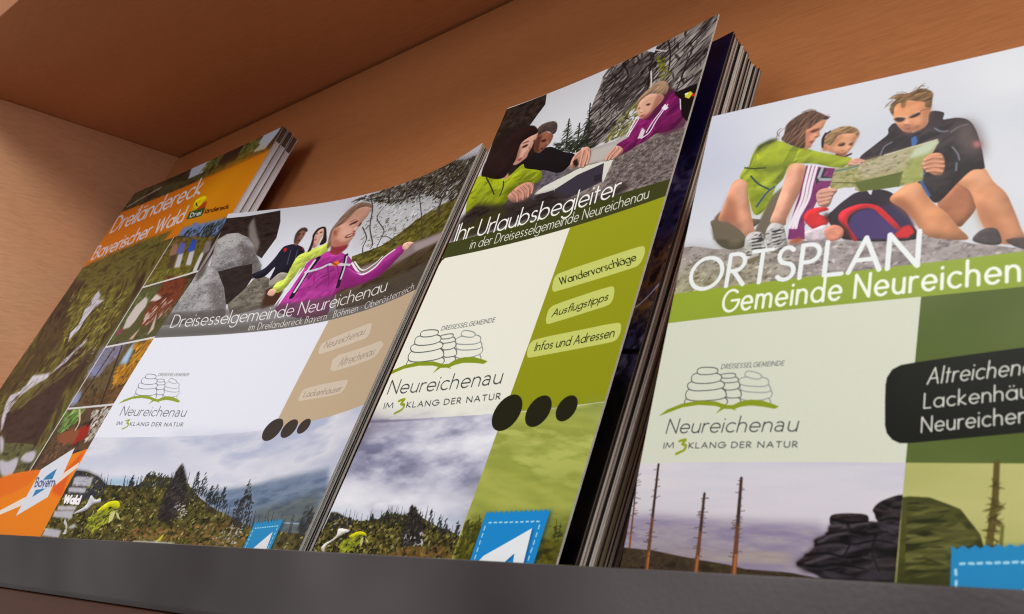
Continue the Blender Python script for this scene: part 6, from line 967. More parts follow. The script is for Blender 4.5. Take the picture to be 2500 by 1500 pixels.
('D',[(66.7,181.5),(69.2,185.2),(67.5,185.7)],20,[(62,66,24),(80,84,34)],1.6,.4,{'ang':30}),
('L',[(74,185.4),(73.2,182)],(58,62,22),.4,{'w2':.15}),
('D',[(73.3,182.4),(75.2,185),(73.4,185.4)],20,[(62,66,24),(80,84,34)],1.6,.4,{'ang':30}),
('L',[(101.7,184.5),(100.5,179.7)],(58,62,22),.4,{'w2':.15}),
('D',[(100.5,180.1),(102.8,184.2),(101.2,184.5)],20,[(62,66,24),(80,84,34)],1.6,.4,{'ang':30}),
('L',[(103.1,184.5),(102.4,180.7)],(58,62,22),.4,{'w2':.15}),
('D',[(102.4,181.1),(104.2,184.1),(102.6,184.5)],20,[(62,66,24),(80,84,34)],1.6,.4,{'ang':30}),
('P',[(72.9,178.3),(98,177.4),(97.7,194.8),(72.5,195.7)],(20,60,80),{'soft':.6,'al':.5}),
('P',[(72.3,177.7),(73.7,178.5),(74.3,177.7),(75.7,178.4),(76.3,177.6),(77.6,178.3),(78.2,177.5),(79.6,178.3),(80.2,177.4),(81.5,178.2),(82.1,177.3),(83.4,178.1),(84,177.2),(85.3,178),(85.9,177.2),(87.2,177.9),(87.8,177.1),(89.1,177.9),(89.7,177),(91,177.8),(91.5,177),(92.8,177.7),(93.4,176.9),(94.6,177.7),(95.2,176.8),(96.4,177.6),(97,176.8),(97.1,194.8),(72.5,195.7)],(32,142,206),{}),
('L',[(74.8,181),(75.8,181)],(170,214,232),.45,{}),
('L',[(76.9,180.9),(77.9,180.9)],(170,214,232),.45,{}),
('L',[(79,180.8),(80,180.8)],(170,214,232),.45,{}),
('L',[(81.1,180.8),(82.1,180.7)],(170,214,232),.45,{}),
('L',[(83.2,180.7),(84.1,180.6)],(170,214,232),.45,{}),
('L',[(85.3,180.6),(86.2,180.6)],(170,214,232),.45,{}),
('L',[(87.3,180.5),(88.2,180.5)],(170,214,232),.45,{}),
('L',[(89.3,180.4),(90.2,180.4)],(170,214,232),.45,{}),
('L',[(91.3,180.4),(92.2,180.3)],(170,214,232),.45,{}),
('L',[(93.3,180.3),(94.2,180.3)],(170,214,232),.45,{}),
('L',[(73.8,182.1),(73.8,183.1)],(170,214,232),.45,{}),
('L',[(73.9,184.2),(73.9,185.1)],(170,214,232),.45,{}),
('L',[(73.9,186.2),(74,187.1)],(170,214,232),.45,{}),
('L',[(74,188.2),(74,189.1)],(170,214,232),.45,{}),
('L',[(74.1,190.2),(74.1,191.1)],(170,214,232),.45,{}),
('L',[(74.2,192.2),(74.2,193.1)],(170,214,232),.45,{}),
('L',[(74.3,194.2),(74.3,195.1)],(170,214,232),.45,{}),
('L',[(94.8,181.3),(94.8,182.2)],(170,214,232),.45,{}),
('L',[(94.8,183.4),(94.8,184.3)],(170,214,232),.45,{}),
('L',[(94.8,185.4),(94.8,186.3)],(170,214,232),.45,{}),
('L',[(94.8,187.4),(94.7,188.4)],(170,214,232),.45,{}),
('L',[(94.7,189.5),(94.7,190.4)],(170,214,232),.45,{}),
('L',[(94.7,191.4),(94.7,192.3)],(170,214,232),.45,{}),
('L',[(94.7,193.4),(94.7,194.3)],(170,214,232),.45,{}),
('P',[(93.1,182.3),(94.6,193.6),(91.2,193.8),(89.4,189.1),(86.4,192.4),(74.7,194.1),(77,190.4)],(22,104,168),{'soft':.3}),
('P',[(92.4,182.1),(93.5,193),(89.9,193.2),(88.8,189),(84.6,192.8),(74.3,193.5),(77.3,190.1)],(228,232,236),{}),
('P',[(72.04,147),(71.97,147.94),(71.74,148.87),(71.38,149.74),(70.89,150.55),(70.27,151.27),(69.55,151.89),(68.74,152.38),(67.87,152.74),(66.94,152.97),(66,153.04),(65.06,152.97),(64.13,152.74),(63.26,152.38),(62.45,151.89),(61.73,151.27),(61.11,150.55),(60.62,149.74),(60.26,148.87),(60.03,147.94),(59.96,147),(60.03,146.06),(60.26,145.13),(60.62,144.26),(61.11,143.45),(61.73,142.73),(62.45,142.11),(63.26,141.62),(64.13,141.26),(65.06,141.03),(66,140.96),(66.94,141.03),(67.87,141.26),(68.74,141.62),(69.55,142.11),(70.27,142.73),(70.89,143.45),(71.38,144.26),(71.74,145.13),(71.97,146.06)],(38,38,14),{}),
('P',[(84.52,147.5),(84.46,148.29),(84.27,149.05),(83.97,149.78),(83.56,150.45),(83.05,151.05),(82.45,151.56),(81.78,151.97),(81.05,152.27),(80.29,152.46),(79.5,152.52),(78.71,152.46),(77.95,152.27),(77.22,151.97),(76.55,151.56),(75.95,151.05),(75.44,150.45),(75.03,149.78),(74.73,149.05),(74.54,148.29),(74.48,147.5),(74.54,146.71),(74.73,145.95),(75.03,145.22),(75.44,144.55),(75.95,143.95),(76.55,143.44),(77.22,143.03),(77.95,142.73),(78.71,142.54),(79.5,142.48),(80.29,142.54),(81.05,142.73),(81.78,143.03),(82.45,143.44),(83.05,143.95),(83.56,144.55),(83.97,145.22),(84.27,145.95),(84.46,146.71)],(38,38,14),{}),
('P',[(94.9,147.6),(94.85,148.23),(94.7,148.84),(94.46,149.42),(94.14,149.95),(93.73,150.43),(93.25,150.84),(92.72,151.16),(92.14,151.4),(91.53,151.55),(90.9,151.6),(90.27,151.55),(89.66,151.4),(89.08,151.16),(88.55,150.84),(88.07,150.43),(87.66,149.95),(87.34,149.42),(87.1,148.84),(86.95,148.23),(86.9,147.6),(86.95,146.97),(87.1,146.36),(87.34,145.78),(87.66,145.25),(88.07,144.77),(88.55,144.36),(89.08,144.04),(89.66,143.8),(90.27,143.65),(90.9,143.6),(91.53,143.65),(92.14,143.8),(92.72,144.04),(93.25,144.36),(93.73,144.77),(94.14,145.25),(94.46,145.78),(94.7,146.36),(94.85,146.97)],(38,38,14),{}),
],
4: [
('X',[(-1,-1),(106,-1),(106,60),(-1,60)],[(200,204,214),(206,209,217),(212,214,220)],40,20,{'octv':2}),
('P',[(68.3,8.1),(76.9,1),(77.6,26.7),(71.6,21.2)],(224,226,228),{'soft':7,'al':.7}),
('P',[(-5,-5),(11.8,4.6),(12.6,31.2),(.7,28.7)],(188,192,212),{'soft':9,'al':.7}),
('P',[(66.3,48.8),(69.1,44.9),(71.7,53),(67.7,52.3)],(205,210,212),{}),
('X',[(-1.8,43.6),(2.6,43.7),(9.4,45.8),(14.5,46.7),(18.4,46.3),(24.1,48.7),(28.4,47.3),(32,47.1),(38.2,48.4),(44.7,49.2),(48.5,48.6),(53.1,49.7),(59.2,49.7),(62.2,50.1),(64.9,52.2),(68.7,54),(72.3,55),(79,57.2),(81.6,57.7),(81.6,60.1),(-.9,58.7)],[(136,127,127),(160,151,150),(180,171,169)],2.2,1.4,{'octv':4}),
('D',[(-1.8,43.6),(2.6,43.7),(9.4,45.8),(14.5,46.7),(18.4,46.3),(24.1,48.7),(28.4,47.3),(32,47.1),(38.2,48.4),(44.7,49.2),(48.5,48.6),(53.1,49.7),(59.2,49.7),(62.2,50.1),(64.9,52.2),(68.7,54),(72.3,55),(79,57.2),(81.6,57.7),(81.6,60.1),(-.9,58.7)],700,[(190,182,180),(120,110,110),(200,192,190),(150,140,138),(108,98,98)],1.1,.5,{'ang':10,'al':.7}),
('P',[(-1.5,43.3),(3,43.6),(9.4,45.7),(16.1,47.1),(21.9,49),(19.1,50.5),(5.4,46.9),(-1.1,47.2)],(150,140,140),{'soft':1.5,'al':.5}),
('P',[(7.4,36.4),(7.6,39.6),(9.4,43.6),(12.3,46.1),(15.3,46.8),(17.7,45.9),(18.4,41.6),(20.3,38.8)],(112,103,86),{'sm':1}),
('P',[(7.4,36.4),(7.6,39.6),(9.4,43.6),(12.3,46.1),(13.3,44.7),(10,40.1)],(92,84,70),{'soft':.6}),
('P',[(7.5,38.5),(7.5,35.6),(8.7,34.2),(12.8,36.7),(19.5,42.3),(22.1,32.4),(26.3,28.3),(25.7,37.9),(24.1,45.5),(8.4,42.7)],(116,106,90),{'sm':0,'soft':.2}),
('P',[(25.5,23.1),(27.5,22.9),(30,24.5),(30.3,28),(29.9,31.2),(28.4,36.1),(27.3,39.8),(27.1,41.9),(23.3,40.4),(23.8,36),(24.8,29.7)],(208,158,134),{'sm':1}),
('P',[(28.1,24.2),(29.9,25),(29.9,29.9),(28.1,36),(27.1,40.9),(26.1,40.8),(27.1,34.2),(28.4,28.8)],(178,122,98),{'soft':.7,'al':.8}),
('P',[(10.5,25.9),(12.6,24.5),(14.8,25.8),(16,31.1),(17.5,36.3),(19.8,43.5),(18.3,44.5),(15.9,41.7),(12.2,38.4),(9.1,37.2),(8.6,35.8),(9.6,31.9)],(206,152,126),{'sm':1}),
('P',[(9.7,32.3),(10.7,28.7),(13,33.4),(15.4,40.8),(12.4,38.2),(9,36.9)],(168,112,88),{'soft':.8,'al':.8}),
('P',[(11.6,25.1),(14.3,25.7),(15.7,31.9),(14.4,33.3)],(222,176,152),{'soft':.9,'al':.7}),
('P',[(12.5,24.2),(13.3,21.2),(14.5,20.8),(14.6,18),(15.9,14.8),(19.2,13.5),(22.6,14.8),(25.3,16.9),(28.9,18.4),(31.8,20.1),(38.1,23.1),(41.1,24.6),(40.5,26.4),(37.9,26.8),(32.4,24.3),(29.6,23.5),(26.9,22.8),(25.4,23.3),(24.6,27.1),(23,29.3),(22.3,32.4),(20.8,36.4),(18.6,36.9),(16.3,31.6),(14.9,26.3)],(152,164,38),{'sm':1}),
('D',[(12.5,24.2),(13.3,21.2),(14.5,20.8),(14.6,18),(15.9,14.8),(19.2,13.5),(22.6,14.8),(25.3,16.9),(28.9,18.4),(31.8,20.1),(38.1,23.1),(41.1,24.6),(40.5,26.4),(37.9,26.8),(32.4,24.3),(29.6,23.5),(26.9,22.8),(25.4,23.3),(24.6,27.1),(23,29.3),(22.3,32.4),(20.8,36.4),(18.6,36.9),(16.3,31.6),(14.9,26.3)],60,[(172,184,60),(130,142,30),(160,172,46)],6,2,{'ang':20,'jit':25,'al':.45,'clip':1}),
('P',[(14.6,21),(23.7,22.3),(29.6,23.3),(25.2,23.5),(22.4,25.4),(18,24)],(112,124,26),{'soft':1,'al':.7}),
('P',[(15,26.7),(18.9,29.6),(22.7,29.6),(22.2,32.8),(20.7,36.6),(18.6,36.9),(16.3,31.6)],(126,138,28),{'soft':1,'al':.7}),
('L',[(13.3,21.1),(15.8,22),(19.2,22.5)],(60,66,24),.4,{}),
('L',[(15.5,24.3),(18.1,27.4),(21.2,29.7)],(52,80,70),.45,{'sm':1}),
('L',[(22.6,29.2),(20.8,30.9),(18.8,34.6)],(50,76,130),.5,{'sm':1}),
('L',[(15.2,18.1),(14.6,21)],(110,120,30),.3,{}),
('P',[(16,14.4),(19.1,13.1),(21.3,13.3),(20.7,14.2),(17.3,15.1),(15.4,17.3)],(66,70,30),{'soft':.4}),
('L',[(21.2,12.6),(20.6,11.1),(21.5,10)],(110,78,60),.2,{'sm':1}),
('L',[(33.2,9.5),(34.1,9.4)],(110,78,60),.2,{'sm':1}),
('L',[(26.5,5.9),(28.2,5.6),(30.1,6.5)],(110,78,60),.2,{'sm':1}),
('P',[(30.1,24.4),(31.8,24.6),(33.9,25.7),(37.6,26.9),(37.1,31.9),(34.8,33.8),(34.4,35.7),(33.4,39),(31.8,40.7),(32.8,46.9),(28.5,46.2),(28.4,43.1),(29.7,33.9)],(128,44,108),{'sm':0}),
('D',[(31.8,25),(37.3,27.1),(34.4,34.9),(32.3,43.1),(29.4,45.6)],40,[(150,62,128),(104,32,90)],5,1.2,{'ang':60,'jit':15,'al':.5,'clip':1}),
('P',[(30.2,24.3),(32.9,25.1),(32.6,30.5),(32,38.4),(30.7,43.1),(28.2,43.1),(29.6,32.7)],(118,44,98),{}),
('L',[(30.9,24.6),(30.5,30.1),(30.3,34.9),(29.1,39.8),(28.5,42.8)],(226,216,226),.75,{'sm':1}),
('L',[(31.9,24.8),(31.4,30.3),(31.2,35),(29.8,39.9),(29.3,43)],(226,216,226),.75,{'sm':1}),
('L',[(32.8,25.1),(32.3,30.5),(32,35.2),(30.4,40),(30.1,43.1)],(226,216,226),.75,{'sm':1}),
('P',[(33.4,25.8),(35.4,26.5),(34.9,28.6),(36.9,29.5),(36.7,30.6),(34.7,29.8),(33.4,30.9),(33,29)],(52,48,56),{}),
('L',[(34.3,26.2),(33.8,28.8)],(170,170,180),.8,{}),
('L',[(34.2,29.5),(36.7,30.1)],(165,165,175),.8,{}),
('L',[(33.7,14.9),(33.2,16.5),(33.4,18.7)],(60,40,50),.6,{'sm':1}),
('L',[(37.3,22.4),(39.7,23.6),(40.8,23.2)],(60,34,60),.6,{}),
('P',[(37.7,40.6),(39.8,37.5),(43.2,35.5),(47.1,35.2),(51.3,37),(54.3,41.6),(56.3,46.3),(57.5,51.1),(42.3,48.5),(38.3,43.4)],(42,30,44),{'sm':1}),
('P',[(52.5,40.5),(55.6,44),(57.2,47.5),(54.8,48.2),(51,42.8),(47.6,40.4)],(56,44,84),{'soft':.3}),
('P',[(42.4,44.9),(43.3,41.7),(45,40.7),(47.6,40.8),(50.5,43.8),(54.2,47.7),(53.7,50.4),(44.4,48.9)],(76,56,112),{'soft':.2}),
('P',[(40,41.5),(41.3,39.8),(45.1,39),(48.7,40.3),(51.3,43.2),(54.3,47.4),(53.3,47.6),(49.9,43.5),(47.6,40.9),(45,40.5),(43.2,41.3),(42.3,42.8),(42.7,44.9),(45.1,49),(43.8,48.8),(40.9,44.6)],(206,42,56),{'sm':1}),
('P',[(53.2,49),(55,47.1),(56.4,47.2),(57.1,48.9),(56.1,50.5),(53.3,50)],(204,38,52),{'soft':.2}),
('P',[(31.6,40.6),(32.6,38.4),(35.8,38.1),(37.5,39.2),(35.2,39.9),(37.8,41.8),(37.3,43.9),(35,44.5),(33.3,43.2)],(202,38,46),{'sm':1}),
('P',[(36.3,40),(38.3,40.7),(42.5,45.6),(44.1,48.8),(42.3,48.5),(40,44.4),(37.2,42)],(48,28,34),{'soft':.4}),
('P',[(32.5,44.6),(34.4,44.2),(37.4,43.6),(38.5,47.1),(37.4,48.1),(33.5,47.4)],(196,184,190),{'sm':1}),
('P',[(37.2,45.4),(38.7,43.9),(40.7,44.5),(41.8,46.2),(41.2,48.2),(38.6,48.3)],(206,140,118),{'sm':1}),
('P',[(61.4,42.1),(63.3,39),(65.4,37),(68.6,40.2),(69.2,44.7),(67.3,48.3),(65.9,49.2),(63.2,45.5)],(166,112,84),{'sm':1}),
('P',[(51.2,39.1),(53,36.6),(55.7,35),(58,36.5),(59.8,40.9),(63.5,45.2),(65.8,49.1),(68,52.9),(61.5,51.4),(58.7,49.2),(56.8,45.7),(54.3,42.3)],(202,144,106),{'sm':1}),
('P',[(51.2,39.1),(53.5,38.8),(56.6,42.4),(58.7,48.9),(56.8,45.7),(53.7,41.8)],(166,108,78),{'soft':.8}),
('P',[(53.9,37),(56,35.6),(57.8,37.5),(56.3,39.8)],(224,176,144),{'soft':1,'al':.7}),
('P',[(64.8,36.8),(67,34.6),(70,34.3),(72.1,38.5),(74.6,42.2),(76.3,47.1),(77.5,51.3),(78.4,55.4),(73.2,54.5),(70.3,48.9),(69.1,44.7),(67.6,40)],(204,148,112),{'sm':1}),
('P',[(69.1,44.7),(70.3,43),(73,48.1),(76.1,54.3),(73.2,54.1),(70.3,48.9)],(172,116,84),{'soft':1,'al':.8}),
('P',[(67.3,35.2),(69.9,34.9),(71.8,38.8),(69.8,39)],(226,180,150),{'soft':1,'al':.6}),
('P',[(43,25.2),(45.7,22.2),(48.8,19.4),(48.9,17.3),(50.3,16),(52.3,19),(54.8,20.1),(57.5,18.4),(57.9,14.6),(60.9,15.7),(61,17.9),(63.7,18.1),(66.2,19.5),(67.9,22.7),(69.3,28.2),(70.1,32.9),(70.1,34.6),(67.8,34.5),(65.4,37),(61.7,41.8),(59.7,40.5),(58,36.4),(52.9,31.8),(45.5,28.6)],(52,42,46),{'sm':1,'vol':.8}),
('D',[(43,25.2),(45.7,22.2),(48.8,19.4),(48.9,17.3),(50.3,16),(52.3,19),(54.8,20.1),(57.5,18.4),(57.9,14.6),(60.9,15.7),(61,17.9),(63.7,18.1),(66.2,19.5),(67.9,22.7),(69.3,28.2),(70.1,32.9),(70.1,34.6),(67.8,34.5),(65.4,37),(61.7,41.8),(59.7,40.5),(58,36.4),(52.9,31.8),(45.5,28.6)],70,[(72,62,66),(34,28,34),(60,50,56)],6,1.6,{'ang':40,'jit':30,'al':.5,'clip':1}),
('P',[(64.9,20),(67.8,24),(69.5,32),(67.6,31.6),(65.7,25.8)],(88,74,80),{'soft':1.6,'al':.7}),
('P',[(54.3,21.8),(55.4,21.2),(55.9,23.2),(55.2,25),(54.7,24.5)],(70,110,170),{'soft':.15}),
('L',[(58,33),(57.6,35.2),(59.6,39.7)],(62,100,150),.6,{'sm':1}),
('L',[(59.3,20.1),(60.8,21.5),(62.2,21.7)],(120,124,138),.35,{'sm':1}),
('L',[(62.8,22.2),(64.4,21.1),(66.3,20.8)],(120,124,138),.35,{'sm':1}),
('L',[(47.8,25.2),(48.5,22.9),(50.1,21.9)],(120,124,138),.35,{'sm':1}),
('L',[(63.4,26.7),(64.6,28.9),(65.1,30.9)],(120,124,138),.35,{'sm':1}),
('L',[(64.6,31.6),(64.6,33.8)],(120,124,138),.35,{'sm':1}),
('P',[(67.6,26.5),(68.9,26.4),(69.3,28.2),(68.3,28.3)],(170,80,84),{'soft':.5}),
('L',[(54,6.9),(55.1,5.7),(56,5.8)],(128,102,72),.3,{'sm':1}),
('L',[(49,8.4),(47.6,9.7)],(128,102,72),.3,{'sm':1}),
('L',[(51.3,6.9),(49.4,6.8),(48.3,7.7)],(128,102,72),.3,{'sm':1}),
('L',[(51.7,8.8),(51.8,10.9),(52.3,11.9)],(128,102,72),.3,{'sm':1}),
('P',[(27.7,17.3),(27.3,12.2),(29.3,10.7),(32.2,9.5),(32.8,10.7),(30.8,12.3),(29.7,18.2)],(120,84,64),{'soft':.5}),
('P',[(28.8,18.2),(28.5,14.5),(28.4,12.5),(29.5,12.1),(30.9,10.9),(32.3,10.3),(33.2,10.4),(33,11.7),(32.8,12.6),(32.4,13.2),(32,13.9),(32.3,15.1),(31.9,15.7),(31.4,15.8),(31.3,16.5),(30.9,16.9),(30.6,17.9),(30.1,18.7)],(208,152,122),{'sm':1,'soft':.12,'vol':.35}),
('P',[(28.8,18.1),(28.4,14.1),(28.5,12.5),(29.5,13.6),(29.5,16),(30,18.5)],(156,98,74),{'soft':.7,'al':.8,'sm':1,'vol':0}),
('P',[(30.6,11.1),(32.4,10.5),(33,10.7),(31,12),(29.6,12.6)],(182,122,92),{'soft':.5,'al':.6,'sm':1,'vol':0}),
('P',[(29.5,13.2),(30.4,12.8),(31.8,12.7),(32,13.1),(31.6,13.4),(30.5,13.8),(29.8,13.6)],(98,54,42),{'soft':.18,'sm':1,'vol':0}),
('P',[(30.6,14.4),(31,14.3),(31.4,14.9),(31,15.2)],(228,176,150),{'soft':.2,'sm':1,'vol':0}),
('P',[(31,15.2),(31.9,15.5),(31.6,15.7),(31.1,15.5)],(120,68,58),{'soft':.12,'sm':1,'vol':0}),
('P',[(29.8,16.7),(30.4,16.5),(31,16.5),(30.8,17.1),(30.3,17.2)],(146,70,60),{'soft':.15,'sm':1,'vol':0}),
('P',[(29.8,14.5),(30.5,14.8),(30.4,15.8),(29.8,15.4)],(222,162,134),{'soft':.3,'sm':1,'vol':0}),
('P',[(22.2,13.9),(22.7,12.2),(22.8,9.4),(24.4,7.5),(27.1,6.1),(29.5,6.2),(32,8),(33.3,9.1),(34,9.7),(33.3,10.3),(32,9.8),(30.7,10.7),(29.3,11.7),(28.3,12.3),(28.4,14.5),(28.8,18.3),(26.5,17.4),(24.2,15.9)],(92,64,50),{'sm':1,'soft':.1,'vol':.6}),
('D',[(22.2,13.9),(22.7,12.2),(22.8,9.4),(24.4,7.5),(27.1,6.1),(29.5,6.2),(32,8),(33.3,9.1),(34,9.7),(33.3,10.3),(32,9.8),(30.7,10.7),(29.3,11.7),(28.3,12.3),(28.4,14.5),(28.8,18.3),(26.5,17.4),(24.2,15.9)],150,[(140,104,80),(60,40,34),(156,120,92),(76,52,42)],6,.35,{'ang':55,'jit':10,'al':.65,'clip':1}),
('L',[(21.8,10.8),(20.7,12.1),(20.8,13.8)],(120,88,72),.16,{'sm':1,'al':.7}),
('L',[(22.5,10.1),(21.4,11.3),(21.3,12.7)],(120,88,72),.16,{'sm':1,'al':.7}),
('L',[(33.1,9.2),(33.8,8.7)],(120,88,72),.16,{'sm':1,'al':.7}),
('L',[(27.1,6.1),(28.6,5.4),(30.3,6.3)],(120,88,72),.16,{'sm':1,'al':.7}),
('P',[(33.6,20.3),(33.5,18.5),(34.3,18.3),(35.1,18.9),(36,17.6),(37.4,16.3),(39,16.2),(41,16.8),(42,17.7),(41.5,19),(41.1,20.8),(40.6,21.8),(39.8,23),(39.4,23.6),(37.6,22.5),(35.5,21.2)],(208,156,122),{'sm':1,'soft':.12,'vol':.35}),
('P',[(35.1,18.9),(36,17.6),(37.6,16.5),(38.4,17.1),(36.8,18.6),(36,20.3)],(150,100,72),{'soft':.7,'al':.75,'sm':1,'vol':0}),
('P',[(35.5,21.2),(37.6,22.4),(39.5,23.5),(39.8,23),(38.3,22),(35.9,20.7)],(160,100,78),{'soft':.5,'al':.7,'sm':1,'vol':0}),
('P',[(41.2,17.4),(42,17.8),(41,20.8),(40.7,18.8)],(172,116,88),{'soft':.4,'al':.6,'sm':1,'vol':0}),
('P',[(37.2,19.6),(37.8,19.3),(39,19.3),(38.8,20.1),(37.9,20.1)],(78,50,44),{'soft':.15,'sm':1,'vol':0}),
('P',[(39.9,20),(40.7,19.6),(40.9,19.8),(40.7,20.5),(40.2,20.3)],(78,50,44),{'soft':.15,'sm':1,'vol':0}),
('P',[(37.1,19.2),(37.9,18.9),(38.9,19.1),(37.9,19.1)],(128,88,64),{'soft':.15,'sm':1,'vol':0}),
('P',[(39.4,20.6),(40.1,20.4),(40.4,21.4),(39.7,21.5)],(226,176,148),{'soft':.25,'sm':1,'vol':0}),
('P',[(38.3,21.4),(38.9,21.6),(38.9,21.8),(38.4,21.6)],(140,84,68),{'soft':.1,'sm':1,'vol':0}),
('P',[(40,21.4),(40.4,21.4),(40.4,21.8)],(140,84,68),{'soft':.1,'sm':1,'vol':0}),
('P',[(37.5,22.2),(38.5,22.7),(39.6,22.5),(39,23),(37.9,22.7)],(124,66,58),{'soft':.12,'sm':1,'vol':0}),
('P',[(33.6,18.8),(34.5,18.9),(34.8,19.8),(34.4,20.5),(33.7,20.2)],(176,120,92),{'soft':.3,'sm':1,'vol':0}),
('P',[(36.3,20.2),(37.4,20.7),(37.3,21.4),(36.4,21)],(222,170,138),{'soft':.4,'sm':1,'vol':0}),
('P',[(33.4,18.5),(33.5,17.4),(33.9,15.7),(35.1,14.4),(37.3,13.7),(39.5,14.1),(41.3,15.3),(42.1,16.9),(41.9,18.1),(41.3,17.1),(40.3,16.6),(38.3,16.1),(36.9,16.5),(36.2,17.9),(35.3,19.1),(34.3,18.5)],(152,122,86),{'sm':1,'soft':.1,'vol':.6}),
('D',[(33.4,18.5),(33.5,17.4),(33.9,15.7),(35.1,14.4),(37.3,13.7),(39.5,14.1),(41.3,15.3),(42.1,16.9),(41.9,18.1),(41.3,17.1),(40.3,16.6),(38.3,16.1),(36.9,16.5),(36.2,17.9),(35.3,19.1),(34.3,18.5)],120,[(186,154,112),(112,84,60),(134,100,72),(172,140,100)],3,.35,{'ang':24,'jit':16,'al':.65,'clip':1}),
('L',[(34.8,14.5),(33.6,15.6),(33.4,17.7),(33.5,19.3)],(54,40,44),.5,{'sm':1}),
('P',[(49.8,14.4),(49.5,12),(49.9,10),(51.3,9.4),(54.3,10.1),(56.4,11.1),(57.1,13),(58.1,13.4),(57.9,14.5),(57.6,15.9),(57.6,17.7),(57.1,19.1),(55.9,19.7),(54.6,19.9),(53.2,19.7),(52.2,18.7),(51.1,17.3),(50.4,15.7)],(210,150,110),{'sm':1,'soft':.12,'vol':.35}),
('P',[(56.5,11.3),(57.2,13.1),(58.1,13.5),(57.6,16.2),(57.2,18.9),(55.9,19.7),(56.5,16.7),(56.4,13.6)],(176,122,94),{'soft':.8,'al':.75,'sm':1,'vol':0}),
('P',[(52,17.3),(53.6,17.2),(55,18.3),(54.9,19.8),(53,19.6),(51.8,18.4)],(164,108,90),{'soft':.7,'al':.75,'sm':1,'vol':0}),
('P',[(49.7,10.1),(51.3,9.6),(54.3,10.2),(56.3,11.3),(53.9,11.3),(51.1,10.9)],(186,126,86),{'soft':.6,'al':.7,'sm':1,'vol':0}),
('P',[(54.1,15.6),(55.9,15.7),(56.3,17.7),(55,17.9)],(222,166,130),{'soft':.7,'al':.7,'sm':1,'vol':0}),
('P',[(50,14.4),(51.4,14.5),(52.5,15.2),(52.2,15.9),(51.2,15.9),(50.3,15.3)],(72,50,46),{'soft':.12,'sm':1,'vol':0}),
('P',[(53.3,14.8),(54.3,14.2),(55.7,14.2),(55.6,15),(54.6,15.4),(53.7,15.4)],(72,50,46),{'soft':.12,'sm':1,'vol':0}),
('P',[(52.4,15.7),(53.2,15.5),(53.6,16.6),(53.3,17.3),(52.3,16.8)],(228,174,150),{'soft':.3,'sm':1,'vol':0}),
('P',[(52.3,17.1),(52.9,17.1),(53.6,17.4),(53.5,17.6),(52.5,17.4)],(150,94,84),{'soft':.15,'sm':1,'vol':0}),
('P',[(53,18.6),(53.8,18.5),(53.9,18.8),(53.2,18.8)],(134,80,82),{'soft':.15,'sm':1,'vol':0}),
('P',[(51.3,11),(51.6,9.7),(52.1,9.8),(51.9,11.5)],(128,92,60),{'soft':.2,'sm':1,'vol':0}),
('P',[(55,18.3),(55.7,18.3),(55.8,18.9),(55.2,19.1)],(140,92,72),{'soft':.3,'sm':1,'vol':0}),
('P',[(48.6,11.2),(48.9,9.3),(49.9,8.3),(48.6,7.7),(50.5,6.7),(52.5,7.2),(54.9,6.4),(56.7,7.1),(58.1,8.8),(58.1,10.9),(58.1,13),(57.7,13.3),(56.7,12.6),(56.4,11.1),(54.3,10.1),(53,9.5),(52.1,9.6),(51.9,11.2),(51.6,11.4),(51,9.6),(50.1,9.9),(49.6,11.2),(49.6,13.5),(49,12.3)],(126,96,66),{'sm':1,'soft':.1,'vol':.6}),
('D',[(48.6,11.2),(48.9,9.3),(49.9,8.3),(48.6,7.7),(50.5,6.7),(52.5,7.2),(54.9,6.4),(56.7,7.1),(58.1,8.8),(58.1,10.9),(58.1,13),(57.7,13.3),(56.7,12.6),(56.4,11.1),(54.3,10.1),(53,9.5),(52.1,9.6),(51.9,11.2),(51.6,11.4),(51,9.6),(50.1,9.9),(49.6,11.2),(49.6,13.5),(49,12.3)],150,[(172,138,90),(76,56,42),(150,116,74),(98,72,52)],4.5,.35,{'ang':22,'jit':16,'al':.65,'clip':1}),
('L',[(49.9,14.4),(50.7,14.1),(52.1,14.5),(53.4,14.7),(54.7,14.1),(55.7,13.8)],(214,186,160),.22,{'sm':1}),
('L',[(55.7,13.8),(56.8,13.5),(57.8,13.6)],(120,84,66),.2,{}),
('L',[(54.9,6.5),(55.3,5.3),(56.1,5)],(126,98,74),.18,{'sm':1,'al':.7}),
('L',[(52.5,7.2),(51,6.2),(49.7,6.2)],(126,98,74),.18,{'sm':1,'al':.7}),
('L',[(48.6,7.7),(48,7.7)],(126,98,74),.18,{'sm':1,'al':.7}),
('L',[(48.9,9.5),(47.8,10),(47.3,10.4)],(126,98,74),.18,{'sm':1,'al':.7}),
('L',[(56.2,6.9),(57,6.6)],(126,98,74),.18,{'sm':1,'al':.7}),
('L',[(53.5,6.7),(54.2,5.6)],(126,98,74),.18,{'sm':1,'al':.7}),
('P',[(63.6,19.4),(66.1,19.4),(67.7,21.9),(68.9,26.3),(69.6,29.9),(66.7,30),(64,25.8)],(112,98,94),{'soft':1.6,'al':.75}),  # lighter brown gloss sheen painted over the jacket's right side
('P',[(67.7,26.1),(68.8,26.8),(69,28.4),(68,27.8)],(190,130,126),{'soft':.5}),
('X',[(37.4,27.1),(40.1,26.9),(43.7,26.1),(48.8,25.5),(54.5,24.4),(60.1,23.7),(60.5,24.6),(59.4,27.6),(57.8,28.6),(57.8,35),(52.9,35.7),(44.4,35.4),(40.8,33.3),(37.7,33.5),(36.9,32.2)],[(132,132,70),(160,156,104),(178,170,132),(150,150,86)],2,1.2,{'octv':3}),
('X',[(42.2,26.6),(48.8,25.7),(55.1,24.8),(54.3,28.3),(51.6,30.8),(44.3,31.9)],[(168,158,134),(186,176,152),(156,146,120)],2,1,{'octv':3,'soft':.8}),
